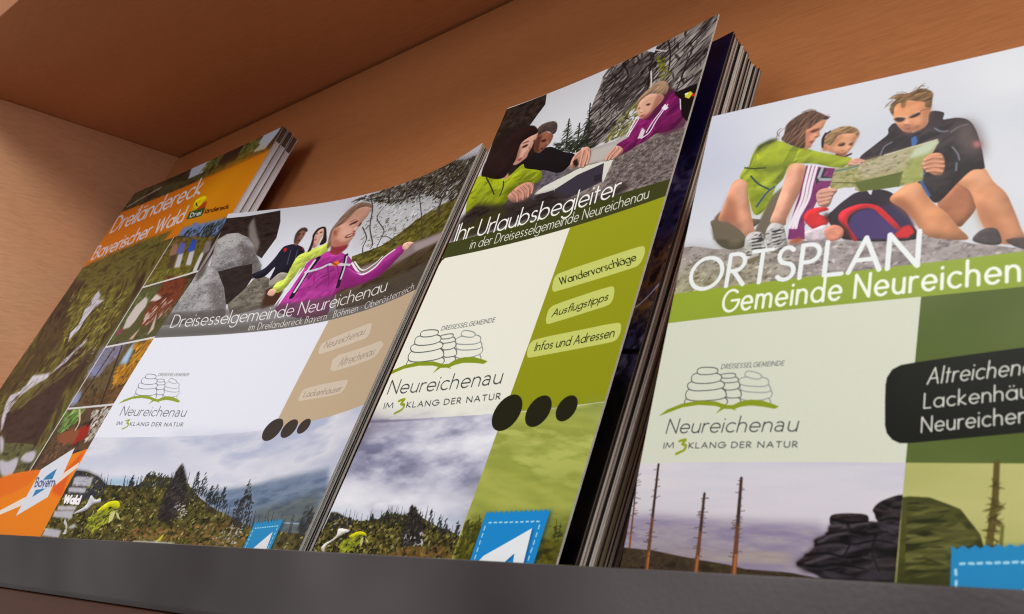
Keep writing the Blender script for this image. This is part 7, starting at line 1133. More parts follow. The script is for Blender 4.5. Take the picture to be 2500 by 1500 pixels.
('D',[(37.4,27.1),(40.1,26.9),(43.7,26.1),(48.8,25.5),(54.5,24.4),(60.1,23.7),(60.5,24.6),(59.4,27.6),(57.8,28.6),(57.8,35),(52.9,35.7),(44.4,35.4),(40.8,33.3),(37.7,33.5),(36.9,32.2)],140,[(190,186,140),(120,126,60),(104,112,50),(200,196,160)],1,.4,{'al':.6}),
('P',[(42.9,32.7),(48.8,32.1),(53.4,31.6),(53,35.7),(44.4,35.5)],(98,108,46),{}),
('P',[(54.5,28),(55.2,25.5),(57.4,24.1),(60.2,23.8),(60.5,24.6),(58.2,27.7)],(190,200,176),{'soft':.3}),
('P',[(55.4,28.2),(58.2,27.3),(59.3,27.6),(57.7,28.7),(57.6,34.8),(53.7,35.1),(53.4,31.6)],(158,166,96),{'soft':.6,'al':.8}),
('L',[(37.1,31.1),(42.9,32.5),(53.4,31.6)],(84,92,40),.25,{}),
('L',[(37.5,27.8),(39.9,27.7),(42.9,27.4)],(96,130,120),.5,{}),
('L',[(48.8,25.5),(60.1,23.7)],(206,200,180),.3,{}),
('P',[(38.7,33.7),(43,33.6),(42.9,35.5),(40.1,37.8),(38,40.1),(37.4,37.8),(38.3,35.7)],(212,212,222),{}),
('P',[(40.4,26.6),(41,25.1),(42.7,25),(44.4,26.1),(43.5,26.6),(41.9,26.8)],(191,145,128),{'sm':1,'vol':.7}),
('L',[(41.2,25.8),(43.1,26.1),(44.3,26.2)],(135,102,91),.96,{'sm':1,'w2':.71,'al':.75}),
('L',[(41.1,25.6),(43,26),(44.2,26.1)],(218,165,146),.65,{'sm':1,'w2':.46}),
('L',[(44.1,26.1),(44.2,26.1)],(232,194,180),.31,{'al':.7}),
('L',[(41.1,26.4),(42.2,26.7),(43.4,26.7)],(135,102,91),.96,{'sm':1,'w2':.71,'al':.75}),
('L',[(41,26.2),(42.2,26.6),(43.3,26.6)],(218,165,146),.65,{'sm':1,'w2':.46}),
('L',[(43.2,26.6),(43.3,26.6)],(232,194,180),.31,{'al':.7}),
('P',[(33.9,34.8),(34.3,32.9),(36.7,32.6),(38.8,33.8),(38.1,35.3),(37.6,37.7),(36.6,38.4),(34.9,37.4)],(191,145,128),{'sm':1,'vol':.7}),
('L',[(34.6,33.5),(36.3,33.5),(38.4,33.8)],(135,102,91),.96,{'sm':1,'w2':.71,'al':.75}),
('L',[(34.5,33.4),(36.2,33.4),(38.3,33.6)],(218,165,146),.65,{'sm':1,'w2':.46}),
('L',[(38.1,33.6),(38.3,33.6)],(232,194,180),.31,{'al':.7}),
('L',[(34.6,34.7),(36.3,34.8),(37.9,34.7)],(135,102,91),.96,{'sm':1,'w2':.71,'al':.75}),
('L',[(34.5,34.6),(36.2,34.7),(37.8,34.6)],(218,165,146),.65,{'sm':1,'w2':.46}),
('L',[(37.6,34.6),(37.8,34.6)],(232,194,180),.31,{'al':.7}),
('L',[(34.7,35.9),(36.3,36),(37.5,35.9)],(135,102,91),.96,{'sm':1,'w2':.71,'al':.75}),
('L',[(34.6,35.8),(36.2,35.9),(37.5,35.7)],(218,165,146),.65,{'sm':1,'w2':.46}),
('L',[(37.3,35.7),(37.5,35.7)],(232,194,180),.31,{'al':.7}),
('L',[(35.2,37.2),(36.3,37.2),(37.2,37)],(135,102,91),.96,{'sm':1,'w2':.71,'al':.75}),
('L',[(35.1,37.1),(36.2,37),(37.1,36.9)],(218,165,146),.65,{'sm':1,'w2':.46}),
('L',[(37,36.9),(37.1,36.9)],(232,194,180),.31,{'al':.7}),
('P',[(57.4,31.3),(57.7,28.7),(59.3,27.6),(61.1,28),(62,29.8),(62.2,32.5),(61.7,34.3),(60.3,34.1),(58.6,32.6)],(189,137,109),{'sm':1,'vol':.7}),
('L',[(61.3,29.2),(59.7,28.8),(57.9,29.4)],(134,97,77),.96,{'sm':1,'w2':.71,'al':.75}),
('L',[(61.3,29.1),(59.6,28.7),(57.8,29.2)],(216,156,125),.65,{'sm':1,'w2':.46}),
('L',[(58,29.2),(57.8,29.2)],(232,194,180),.31,{'al':.7}),
('L',[(61.8,30.7),(59.8,30.1),(57.7,30.5)],(134,97,77),.96,{'sm':1,'w2':.71,'al':.75}),
('L',[(61.7,30.6),(59.7,30),(57.6,30.3)],(216,156,125),.65,{'sm':1,'w2':.46}),
('L',[(57.9,30.3),(57.6,30.3)],(232,194,180),.31,{'al':.7}),
('L',[(61.9,32.1),(60,31.5),(58,31.6)],(134,97,77),.96,{'sm':1,'w2':.71,'al':.75}),
('L',[(61.9,31.9),(59.9,31.4),(57.9,31.4)],(216,156,125),.65,{'sm':1,'w2':.46}),
('L',[(58.2,31.4),(57.9,31.4)],(232,194,180),.31,{'al':.7}),
('L',[(61.8,33.3),(60.2,32.9),(58.6,32.6)],(134,97,77),.96,{'sm':1,'w2':.71,'al':.75}),
('L',[(61.7,33.2),(60.2,32.7),(58.5,32.5)],(216,156,125),.65,{'sm':1,'w2':.46}),
('L',[(58.7,32.5),(58.5,32.5)],(232,194,180),.31,{'al':.7}),
('P',[(45.9,35.3),(47.1,35.5),(46.9,36.9),(46.3,36.2)],(210,210,215),{}),
('P',[(17.3,44.1),(18.5,42.4),(21.5,43),(22.7,46.3),(23.3,48.6),(21.8,50.7),(19.5,51.8),(18,48.6)],(176,172,172),{'sm':1}),
('D',[(17.3,44.1),(18.5,42.4),(21.5,43),(22.7,46.3),(23.3,48.6),(21.8,50.7),(19.5,51.8),(18,48.6)],50,[(60,56,60),(215,212,212),(96,92,96),(200,198,196)],1.6,.5,{'ang':15,'jit':15,'al':.85,'clip':1}),
('P',[(22.5,43.5),(23.6,40.6),(26.7,41.8),(28.1,45.5),(28.6,47.8),(26.5,49.3),(23.9,48.2)],(176,172,172),{'sm':1}),
('D',[(22.5,43.5),(23.6,40.6),(26.7,41.8),(28.1,45.5),(28.6,47.8),(26.5,49.3),(23.9,48.2)],50,[(60,56,60),(215,212,212),(96,92,96),(200,198,196)],1.6,.5,{'ang':15,'jit':15,'al':.85,'clip':1}),
('P',[(18.7,50.5),(21.6,49.8),(23.4,48.6),(23.5,49.3),(21.8,51),(19.4,51.9)],(120,112,96),{}),
('P',[(24.1,48.5),(26.7,49.3),(28.6,47.8),(28.9,48.6),(27,50.1),(24.4,49.1)],(120,112,96),{}),
('L',[(19.2,44.5),(21.5,44.6)],(52,48,52),.4,{}),
('L',[(19.4,45.5),(21.7,45.5)],(52,48,52),.4,{}),
('L',[(19.6,46.5),(21.8,46.5)],(52,48,52),.4,{}),
('L',[(19.7,47.5),(22,47.5)],(52,48,52),.4,{}),
('L',[(24.2,43.1),(26.4,43.1)],(52,48,52),.4,{}),
('L',[(24.4,44.1),(26.5,44)],(52,48,52),.4,{}),
('L',[(24.5,45.1),(26.6,45)],(52,48,52),.4,{}),
('P',[(28.7,46.7),(31.1,46),(32.7,46.9),(31.4,47.7),(29.1,47.4)],(170,96,70),{'soft':.3}),
('P',[(53,49.4),(54.7,47.3),(55.9,47),(57.2,48.9),(57.1,49.7)],(204,42,48),{'soft':.2}),
('P',[(68.9,53.3),(70,51.2),(71.9,50.6),(73.5,51.5),(74.2,54.9),(71.8,54.9)],(82,74,76),{'sm':1}),
('P',[(75,54.3),(77.4,54),(79.5,54.8),(79.5,57.3),(76.9,56.3)],(86,74,72),{'sm':1}),
('P',[(-1,57.55),(106,57.55),(106,65.89),(-1,65.89)],(150,168,62),{'to':(146,164,66)}),
('P',[(-1,57.55),(25,57.55),(25,65.89),(-1,65.89)],(158,170,44),{'soft':8,'al':.6}),
('P',[(-1,65.89),(106,65.89),(106,102.45),(-1,102.45)],(209,212,197),{}),
('X',[(59.9,65.89),(106,65.89),(106,102.45),(59.9,102.45)],[(82,98,42),(90,106,48),(96,110,56)],20,12,{'octv':2}),
('X',[(-1,102.45),(106,102.45),(106,155),(-1,155)],[(196,194,208),(206,203,214),(212,208,214)],40,5,{'octv':4}),
('P',[(-2.2,111.3),(61,109.8),(61.4,114.8),(-.7,117.5)],(212,204,206),{'soft':6,'al':.8}),
('P',[(-1.3,115.1),(7,114.8),(18.6,115.3),(29.2,115.5),(38.9,115.4),(44.9,115.4),(47.4,116.7),(46.3,125.9),(2.1,129.2)],(152,142,168),{'soft':1.2}),
('X',[(-1.1,115.8),(18.7,115.6),(45,115.7),(44.8,125.4),(1.7,127.3)],[(142,132,158),(156,146,164),(172,162,168),(148,138,156)],9,1.4,{'soft':1.2,'octv':5,'al':.8}),
('X',[(4.4,121.3),(16,120.8),(39.7,121.2),(41.5,123.4),(20.4,124.3),(4.9,123.3)],[(178,164,142),(160,148,150),(150,140,150)],10,1.5,{'soft':1,'octv':4,'al':.7}),
('X',[(-2.2,121.9),(8.7,122.4),(14.6,123.1),(20.3,123.7),(26.7,124.2),(30.8,124.8),(40.2,124.8),(47.6,125.5),(49.1,137.3),(1.4,143)],[(54,44,36),(78,64,46),(66,54,42)],2,1.2,{'octv':4}),
('D',[(-2.2,121.9),(8.7,122.4),(14.6,123.1),(20.3,123.7),(26.7,124.2),(30.8,124.8),(40.2,124.8),(47.6,125.5),(49.1,137.3),(1.4,143)],300,[(92,78,52),(44,36,30),(70,60,40)],1.4,.5,{'al':.6,'clip':1}),
('L',[(-.6,103.1),(.5,112.6)],(74,54,50),.3,{'w2':.4}),
('L',[(.5,112.6),(1.5,121.8)],(116,76,54),.4,{'w2':.55}),
('L',[(1.3,118.2),(1.7,121.8)],(176,110,62),.25,{}),
('L',[(-.1,107.9),(1.2,107.6)],(92,70,66),.17,{'al':.75}),
('L',[(.4,111.8),(.9,112.2)],(92,70,66),.17,{'al':.75}),
('L',[(1.1,117.8),(1.8,117.4)],(92,70,66),.17,{'al':.75}),
('L',[(0,108.6),(-1.5,108.6)],(92,70,66),.17,{'al':.75}),
('L',[(.6,114.2),(2,114.2)],(92,70,66),.17,{'al':.75}),
('L',[(.6,113.7),(1.7,113.6)],(92,70,66),.17,{'al':.75}),
('L',[(-.5,104.3),(-.1,104.5)],(92,70,66),.17,{'al':.75}),
('L',[(-0,108.2),(-.5,107.7)],(92,70,66),.17,{'al':.75}),
('L',[(0,108.8),(-.7,108.7)],(92,70,66),.17,{'al':.75}),
('L',[(-.1,107.2),(1.2,106.8)],(92,70,66),.17,{'al':.75}),
('L',[(-.2,106.7),(.7,106.4)],(92,70,66),.17,{'al':.75}),
('L',[(.2,110.5),(1.9,110.9)],(92,70,66),.17,{'al':.75}),
('L',[(.2,109.8),(.8,109.4)],(92,70,66),.17,{'al':.75}),
('L',[(.2,110.2),(-.7,109.7)],(92,70,66),.17,{'al':.75}),
('L',[(.5,113.3),(1.1,113.1)],(92,70,66),.17,{'al':.75}),
('L',[(.3,111.5),(1.3,111.9)],(92,70,66),.17,{'al':.75}),
('L',[(.5,112.6),(-.6,112.7)],(92,70,66),.17,{'al':.75}),
('L',[(-.4,105.2),(.2,105.6)],(92,70,66),.17,{'al':.75}),
('L',[(.7,114.8),(-.3,114.7)],(92,70,66),.17,{'al':.75}),
('L',[(.4,112.1),(1.3,111.8)],(92,70,66),.17,{'al':.75}),
('L',[(-.2,107),(-1,106.5)],(92,70,66),.17,{'al':.75}),
('L',[(1.1,118.4),(2,118.7)],(92,70,66),.17,{'al':.75}),
('L',[(.3,110.7),(-1.2,111.2)],(92,70,66),.17,{'al':.75}),
('L',[(1.2,118.7),(-.8,119.1)],(92,70,66),.17,{'al':.75}),
('L',[(-.3,106.2),(-.8,106.4)],(92,70,66),.17,{'al':.75}),
('L',[(.1,109.2),(-.3,109.6)],(92,70,66),.17,{'al':.75}),
('L',[(-.4,105.4),(.8,105)],(92,70,66),.17,{'al':.75}),
('L',[(0,108.5),(-1,108.6)],(92,70,66),.17,{'al':.75}),
('L',[(.7,114.3),(1.7,114.7)],(92,70,66),.17,{'al':.75}),
('L',[(.7,114.5),(1.2,114.3)],(92,70,66),.17,{'al':.75}),
('L',[(5.2,102.8),(6.3,115.4)],(74,54,50),.57,{'w2':.76}),
('L',[(6.3,115.4),(7.3,127.3)],(116,76,54),.76,{'w2':1.04}),
('L',[(7.1,122.6),(7.5,127.3)],(176,110,62),.47,{}),
('L',[(5.3,103.9),(4.1,104.1)],(92,70,66),.17,{'al':.75}),
('L',[(7,123.6),(8.2,123.4)],(92,70,66),.17,{'al':.75}),
('L',[(5.6,106.7),(5,106.4)],(92,70,66),.17,{'al':.75}),
('L',[(7,123.7),(6.3,123.4)],(92,70,66),.17,{'al':.75}),
('L',[(6.5,117.5),(6.1,118)],(92,70,66),.17,{'al':.75}),
('L',[(6.3,114.6),(6.6,114.3)],(92,70,66),.17,{'al':.75}),
('L',[(6.9,122.8),(5.5,123.1)],(92,70,66),.17,{'al':.75}),
('L',[(6.6,118.4),(7.7,118.3)],(92,70,66),.17,{'al':.75}),
('L',[(6.8,120.6),(5.3,120.6)],(92,70,66),.17,{'al':.75}),
('L',[(6.7,120.3),(5.9,120.1)],(92,70,66),.17,{'al':.75}),
('L',[(6.4,115.8),(7.3,115.7)],(92,70,66),.17,{'al':.75}),
('L',[(6.3,114.7),(5.4,114.4)],(92,70,66),.17,{'al':.75}),
('L',[(5.7,108.1),(6.8,107.9)],(92,70,66),.17,{'al':.75}),
('L',[(6.7,120.1),(5.8,120)],(92,70,66),.17,{'al':.75}),
('L',[(6.8,120.7),(7.2,120.3)],(92,70,66),.17,{'al':.75}),
('L',[(6.6,118.9),(5.4,119.3)],(92,70,66),.17,{'al':.75}),
('L',[(6.6,118.5),(5.3,118.7)],(92,70,66),.17,{'al':.75}),
('L',[(5.9,110.6),(6.4,110.7)],(92,70,66),.17,{'al':.75}),
('L',[(5.5,106),(6.2,106.5)],(92,70,66),.17,{'al':.75}),
('L',[(6.7,119.4),(8.4,119.4)],(92,70,66),.17,{'al':.75}),
('L',[(6.8,120.7),(5,120.4)],(92,70,66),.17,{'al':.75}),
('L',[(6.9,122.6),(7.9,122.8)],(92,70,66),.17,{'al':.75}),
('L',[(6.4,116.6),(4.9,116.4)],(92,70,66),.17,{'al':.75}),
('L',[(6.1,113.2),(5.1,113.5)],(92,70,66),.17,{'al':.75}),
('L',[(5.8,108.8),(5,108.9)],(92,70,66),.17,{'al':.75}),
('L',[(6.7,120.2),(6,120.3)],(92,70,66),.17,{'al':.75}),
('L',[(6.9,122.4),(8.9,122)],(92,70,66),.17,{'al':.75}),
('L',[(5.9,110.1),(4.8,110.4)],(92,70,66),.17,{'al':.75}),
('L',[(5.9,110.7),(7.2,110.2)],(92,70,66),.17,{'al':.75}),
('L',[(6.5,118),(6.1,118.3)],(92,70,66),.17,{'al':.75}),
('L',[(18.6,109.5),(19.2,118)],(74,54,50),.6,{'w2':.8}),
('L',[(19.2,118),(19.7,126.2)],(116,76,54),.8,{'w2':1.1}),
('L',[(19.6,123),(19.8,126.2)],(176,110,62),.5,{}),
('L',[(19,114.8),(20.1,114.9)],(92,70,66),.17,{'al':.75}),
('L',[(18.9,114.5),(17.9,114.2)],(92,70,66),.17,{'al':.75}),
('L',[(19,116.2),(19.9,115.9)],(92,70,66),.17,{'al':.75}),
('L',[(18.8,112.4),(19.4,112.8)],(92,70,66),.17,{'al':.75}),
('L',[(18.9,114),(17.9,113.9)],(92,70,66),.17,{'al':.75}),
('L',[(18.9,114),(17.7,114.4)],(92,70,66),.17,{'al':.75}),
('L',[(19.4,121.2),(20,121.4)],(92,70,66),.17,{'al':.75}),
('L',[(18.9,114.1),(19.6,114.4)],(92,70,66),.17,{'al':.75}),
('L',[(18.7,110.6),(19.7,110.4)],(92,70,66),.17,{'al':.75}),
('L',[(19.4,121.3),(18.1,121.4)],(92,70,66),.17,{'al':.75}),
('L',[(18.7,111.5),(18.2,111.2)],(92,70,66),.17,{'al':.75}),
('L',[(19.2,119.2),(17.8,119.1)],(92,70,66),.17,{'al':.75}),
('L',[(19.5,123.4),(18.3,123.9)],(92,70,66),.17,{'al':.75}),
('L',[(18.7,110.5),(19.8,110.6)],(92,70,66),.17,{'al':.75}),
('L',[(19.2,117.9),(20.7,118)],(92,70,66),.17,{'al':.75}),
('L',[(18.9,113.6),(20.2,113.5)],(92,70,66),.17,{'al':.75}),
('L',[(19.1,116.8),(17.6,117)],(92,70,66),.17,{'al':.75}),
('L',[(18.7,110.7),(18.1,110.6)],(92,70,66),.17,{'al':.75}),
('L',[(19.4,122.3),(20.2,121.8)],(92,70,66),.17,{'al':.75}),
('L',[(18.7,110.9),(18,110.6)],(92,70,66),.17,{'al':.75}),
('L',[(18.7,110.2),(18.3,110)],(92,70,66),.17,{'al':.75}),
('L',[(19.5,122.8),(20.5,123)],(92,70,66),.17,{'al':.75}),
('L',[(19.5,123.3),(18.3,123.5)],(92,70,66),.17,{'al':.75}),
('L',[(19.1,116.6),(20.1,116.8)],(92,70,66),.17,{'al':.75}),
('L',[(18.9,113.5),(18,113.7)],(92,70,66),.17,{'al':.75}),
('L',[(19,115.5),(19.5,115.6)],(92,70,66),.17,{'al':.75}),
('L',[(19.3,120.6),(19.8,120.6)],(92,70,66),.17,{'al':.75}),
('L',[(19.3,120.8),(18.2,121)],(92,70,66),.17,{'al':.75}),
('L',[(18.9,113.4),(17.8,113.5)],(92,70,66),.17,{'al':.75}),
('L',[(18.9,114.6),(18.2,114.8)],(92,70,66),.17,{'al':.75}),
('L',[(26.8,106),(27.7,116.3)],(74,54,50),.66,{'w2':.88}),
('L',[(27.7,116.3),(28.5,126)],(116,76,54),.88,{'w2':1.21}),
('L',[(28.3,122.2),(28.6,126)],(176,110,62),.55,{}),
('L',[(28.1,121.9),(28.8,121.7)],(92,70,66),.17,{'al':.75}),
('L',[(28.2,122.7),(26.7,122.5)],(92,70,66),.17,{'al':.75}),
('L',[(27.5,114.7),(28.4,114.3)],(92,70,66),.17,{'al':.75}),
('L',[(27,108.1),(27.7,108.2)],(92,70,66),.17,{'al':.75}),
('L',[(27.7,117),(28.8,116.8)],(92,70,66),.17,{'al':.75}),
('L',[(27.2,110.2),(27.8,110.3)],(92,70,66),.17,{'al':.75}),
('L',[(27.6,114.9),(26.4,115.2)],(92,70,66),.17,{'al':.75}),
('L',[(27.3,111.7),(27.9,112)],(92,70,66),.17,{'al':.75}),
('L',[(27.9,118.8),(28.7,118.5)],(92,70,66),.17,{'al':.75}),
('L',[(28.1,121.3),(29.6,121.5)],(92,70,66),.17,{'al':.75}),
('L',[(28,119.8),(28.6,119.5)],(92,70,66),.17,{'al':.75}),
('L',[(27.6,115.5),(28.5,115.4)],(92,70,66),.17,{'al':.75}),
('L',[(27.7,116.7),(26.9,116.7)],(92,70,66),.17,{'al':.75}),
('L',[(27.6,115.9),(28.3,116.2)],(92,70,66),.17,{'al':.75}),
('L',[(27.6,115.7),(26.8,116.2)],(92,70,66),.17,{'al':.75}),
('L',[(27.1,109.2),(26,109.1)],(92,70,66),.17,{'al':.75}),
('L',[(27.7,116.3),(26.4,116.7)],(92,70,66),.17,{'al':.75}),
('L',[(27.6,115),(28.5,114.8)],(92,70,66),.17,{'al':.75}),
('L',[(27.8,118.1),(27.2,118.6)],(92,70,66),.17,{'al':.75}),
('L',[(26.9,106.8),(26.2,106.5)],(92,70,66),.17,{'al':.75}),
('L',[(27.4,113.2),(28.8,113)],(92,70,66),.17,{'al':.75}),
('L',[(27.7,116.8),(26.3,116.9)],(92,70,66),.17,{'al':.75}),
('L',[(27.8,118.3),(28.8,117.8)],(92,70,66),.17,{'al':.75}),
('L',[(27.6,115.5),(26.2,115.7)],(92,70,66),.17,{'al':.75}),
('L',[(26.9,107.3),(26,107.4)],(92,70,66),.17,{'al':.75}),
('L',[(28.1,121.9),(27,121.8)],(92,70,66),.17,{'al':.75}),
('L',[(27.7,116.1),(26.5,116)],(92,70,66),.17,{'al':.75}),
('L',[(27.5,113.8),(27,114.1)],(92,70,66),.17,{'al':.75}),
('L',[(27,108.6),(28,108.5)],(92,70,66),.17,{'al':.75}),
('L',[(27.5,114.3),(27,114.3)],(92,70,66),.17,{'al':.75}),
('P',[(46.2,125),(43.4,124.1),(41.3,123),(42.8,121.5),(44.6,119.5),(44.3,118.2),(46.6,116.9),(47.2,115),(51.4,114.2),(56.7,114.2),(60.4,114.9),(61.3,125.6),(49.2,126.7)],(34,26,30),{'sm':1,'vol':.9,'soft':.1}),
('X',[(47.2,115),(50.6,114.5),(56.7,114.5),(59.8,113.2),(62.6,135.5),(47.7,137.5),(46.2,125.6),(43.2,124.4),(41.3,123),(42.7,121.3),(44.6,119.2),(44.2,118.2),(46.6,116.8)],[(52,42,46),(34,26,30),(70,60,62),(28,20,24)],9,4,{'octv':3,'soft':.5,'sm':1,'al':.7}),
('X',[(46.8,114.1),(47.3,113.1),(50.1,112.7),(53.5,112.8),(54.2,113.8),(53.6,114.9),(47.8,115.2)],[(52,42,46),(34,26,30),(70,60,62),(28,20,24)],6,1.6,{'sm':1}),
('X',[(54.8,111.6),(56.5,109.9),(60.5,109),(60.9,114.8),(56.1,114),(55.2,112.7)],[(52,42,46),(34,26,30),(70,60,62),(28,20,24)],5,2,{'sm':1}),
('L',[(45.3,118.6),(49.5,117.2),(56.4,116.8)],(104,96,104),.7,{'sm':1,'al':.6}),
('L',[(47.3,115.3),(50.7,115.2),(54.2,114.6)],(104,96,104),.7,{'sm':1,'al':.6}),
('L',[(43,123),(48.5,120.7),(52.5,119.3)],(104,96,104),.7,{'sm':1,'al':.6}),
('L',[(51.5,117.1),(56.3,116.6),(59.9,114.9)],(104,96,104),.7,{'sm':1,'al':.6}),
('D',[(47.3,115.6),(59.8,113.8),(60.7,124.6),(46.2,125.3),(44.9,120)],90,[(86,78,86),(16,12,14),(66,60,70),(20,16,18)],5,1.2,{'ang':10,'jit':14,'al':.45,'clip':1}),
('L',[(47.4,114.1),(50.6,114.5),(54,114)],(14,10,12),.7,{'sm':1,'al':.6,'w2':.3}),
('L',[(47.5,114.6),(50.7,114.9),(54.1,114.5)],(90,82,88),.6,{'sm':1,'al':.25,'w2':.3}),
('L',[(46.6,116.9),(50.2,116.1),(53.6,116.5),(57.9,115.8)],(14,10,12),.7,{'sm':1,'al':.6,'w2':.3}),
('L',[(46.6,117.4),(50.3,116.6),(53.7,117),(57.9,116.3)],(90,82,88),.6,{'sm':1,'al':.25,'w2':.3}),
('L',[(44.7,119.2),(48.2,118.4),(51.9,118.6),(55.9,117.6),(59.1,118)],(14,10,12),.7,{'sm':1,'al':.6,'w2':.3}),
('L',[(44.7,119.6),(48.3,118.8),(52,119),(55.9,118.1),(59.2,118.4)],(90,82,88),.6,{'sm':1,'al':.25,'w2':.3}),
('L',[(43,121.3),(47,120.6),(50.8,121.1),(54.8,120.3)],(14,10,12),.7,{'sm':1,'al':.6,'w2':.3}),
('L',[(43.1,121.8),(47.1,121.1),(50.8,121.5),(54.9,120.8)],(90,82,88),.6,{'sm':1,'al':.25,'w2':.3}),
('L',[(41.8,123.1),(45.9,123.2),(49.6,122.5),(54.3,123)],(14,10,12),.7,{'sm':1,'al':.6,'w2':.3}),
('L',[(41.9,123.6),(46,123.7),(49.6,123),(54.3,123.4)],(90,82,88),.6,{'sm':1,'al':.25,'w2':.3}),
('L',[(56.1,114),(58.2,113.3),(60.3,113.5)],(14,10,12),.7,{'sm':1,'al':.6,'w2':.3}),
('L',[(56.1,114.4),(58.2,113.8),(60.3,113.9)],(90,82,88),.6,{'sm':1,'al':.25,'w2':.3}),
('L',[(50.4,114.8),(51.3,118.2),(50.2,121.1)],(14,10,12),.7,{'sm':1,'al':.6,'w2':.3}),
('L',[(50.4,115.3),(51.4,118.7),(50.3,121.5)],(90,82,88),.6,{'sm':1,'al':.25,'w2':.3}),
('L',[(55.8,116.8),(55.6,120.2),(57,123.3)],(14,10,12),.7,{'sm':1,'al':.6,'w2':.3}),
('L',[(55.9,117.3),(55.7,120.6),(57,123.7)],(90,82,88),.6,{'sm':1,'al':.25,'w2':.3}),
('L',[(56.6,110.5),(58.5,111.3),(60.1,111.1)],(14,10,12),.7,{'sm':1,'al':.6,'w2':.3}),
('L',[(56.6,111),(58.6,111.8),(60.1,111.5)],(90,82,88),.6,{'sm':1,'al':.25,'w2':.3}),
('X',[(59.9,102.45),(106,102.45),(106,155),(59.9,155)],[(176,176,112),(184,182,122),(190,188,126)],30,8,{'octv':3}),
('X',[(59.9,109.2),(61,109),(64.6,109.1),(67.7,110.2),(69.9,111.1),(71.5,113.2),(73.3,115.5),(73.9,117.8),(74.8,133.9),(60.4,135.8)],[(72,74,34),(88,88,44),(60,62,28)],14,2,{'octv':4,'ang':8}),
('P',[(59.9,122.6),(69.1,121.8),(69.6,134.6),(60.4,135.8)],(50,52,22),{'soft':2.5,'al':.8}),
('D',[(60.8,109.8),(67.5,110.7),(73.3,116.8),(68.9,122.3),(61.5,124.5)],190,[(116,114,64),(44,46,20),(96,96,50)],5,.8,{'ang':8,'jit':10,'al':.5,'clip':1}),
('L',[(75.3,102.4),(75.3,108.7),(74.7,117.6)],(100,88,44),1,{'w2':1.2}),
('D',[(75,106),(76.1,106),(76.1,117.4),(74.3,117.5)],40,[(112,100,50),(84,74,36)],2.4,.4,{'jit':50}),
('L',[(76.6,114),(76.5,117.4)],(120,116,60),.6,{}),
('P',[(54.7,85.9),(54.8,84.3),(55.7,82.5),(57.3,81.6),(60,81.2),(69.5,80.2),(86.6,78.7),(86.7,95.9),(60.1,98.5),(58.5,98.5),(57.1,97.8),(55.9,96.4),(55.4,94.7),(54.9,89.2)],(25,27,21),{}),
('T','Altreichena',(62.55,86.16),(62.82,82.69),(80.48,84.9),.38,(206,206,198),{'gap':.25}),
('T','Lackenhäuser',(62.33,91.28),(62.26,88.17),(85.25,89.38),.38,(206,206,198),{'gap':.25}),
('T','Neureichena',(62.24,96.3),(62.14,93.15),(82.03,94.38),.38,(206,206,198),{'gap':.25}),
('T','ORTSPLAN',(4.06,57.17),(3.81,48.11),(58.53,58.01),1.36,(226,230,231),{'gap':.2}),
('T','Gemeinde Neureichen',(14.68,64.59),(14.5,58.7),(77.67,64.39),.84,(232,236,226),{'gap':.3}),
('T','au',(79.7,64.41),(79.96,59.51),(83.67,64.41),.84,(232,236,226),{'gap':.3}),
('P',[(30.73,88.55),(30.85,89.14),(30.29,89.47),(29.07,89.58),(27.22,89.47),(25.51,89.27),(24.34,89.02),(23.5,88.67),(23.12,88.08),(23.28,87.41),(23.91,87.05),(24.99,86.84),(26.84,86.87),(28.65,87.12),(29.65,87.48),(30.27,87.91)],(209,212,197),{}),
('L',[(30.73,88.55),(30.85,89.14),(30.29,89.47),(29.07,89.58),(27.22,89.47),(25.51,89.27),(24.34,89.02),(23.5,88.67),(23.12,88.08),(23.28,87.41),(23.91,87.05),(24.99,86.84),(26.84,86.87),(28.65,87.12),(29.65,87.48),(30.27,87.91),(30.73,88.55)],(150,155,155),.25,{'sm':1}),
('P',[(30.88,86.92),(30.61,87.54),(29.93,87.87),(28.95,88.09),(27.2,88.2),(25.19,88.11),(23.94,87.79),(23.36,87.31),(23.18,86.65),(23.21,85.89),(23.66,85.4),(24.73,85.11),(26.65,85.09),(28.53,85.29),(29.74,85.62),(30.56,86.11)],(209,212,197),{}),
('L',[(30.88,86.92),(30.61,87.54),(29.93,87.87),(28.95,88.09),(27.2,88.2),(25.19,88.11),(23.94,87.79),(23.36,87.31),(23.18,86.65),(23.21,85.89),(23.66,85.4),(24.73,85.11),(26.65,85.09),(28.53,85.29),(29.74,85.62),(30.56,86.11),(30.88,86.92)],(150,155,155),.25,{'sm':1}),
('P',[(30.24,85.34),(30.36,85.93),(29.82,86.27),(28.64,86.36),(26.84,86.24),(25.17,86.02),(24.04,85.77),(23.22,85.4),(22.85,84.8),(23,84.12),(23.61,83.75),(24.66,83.56),(26.45,83.6),(28.21,83.86),(29.19,84.24),(29.79,84.68)],(209,212,197),{}),
('L',[(30.24,85.34),(30.36,85.93),(29.82,86.27),(28.64,86.36),(26.84,86.24),(25.17,86.02),(24.04,85.77),(23.22,85.4),(22.85,84.8),(23,84.12),(23.61,83.75),(24.66,83.56),(26.45,83.6),(28.21,83.86),(29.19,84.24),(29.79,84.68),(30.24,85.34)],(150,155,155),.25,{'sm':1}),
('P',[(29.65,84.1),(29.49,84.61),(28.88,84.85),(27.82,84.89),(26.19,84.74),(24.52,84.5),(23.28,84.21),(22.43,83.8),(22.22,83.19),(22.65,82.6),(23.41,82.38),(24.36,82.26),(25.95,82.31),(27.71,82.56),(28.83,82.94),(29.43,83.43)],(209,212,197),{}),
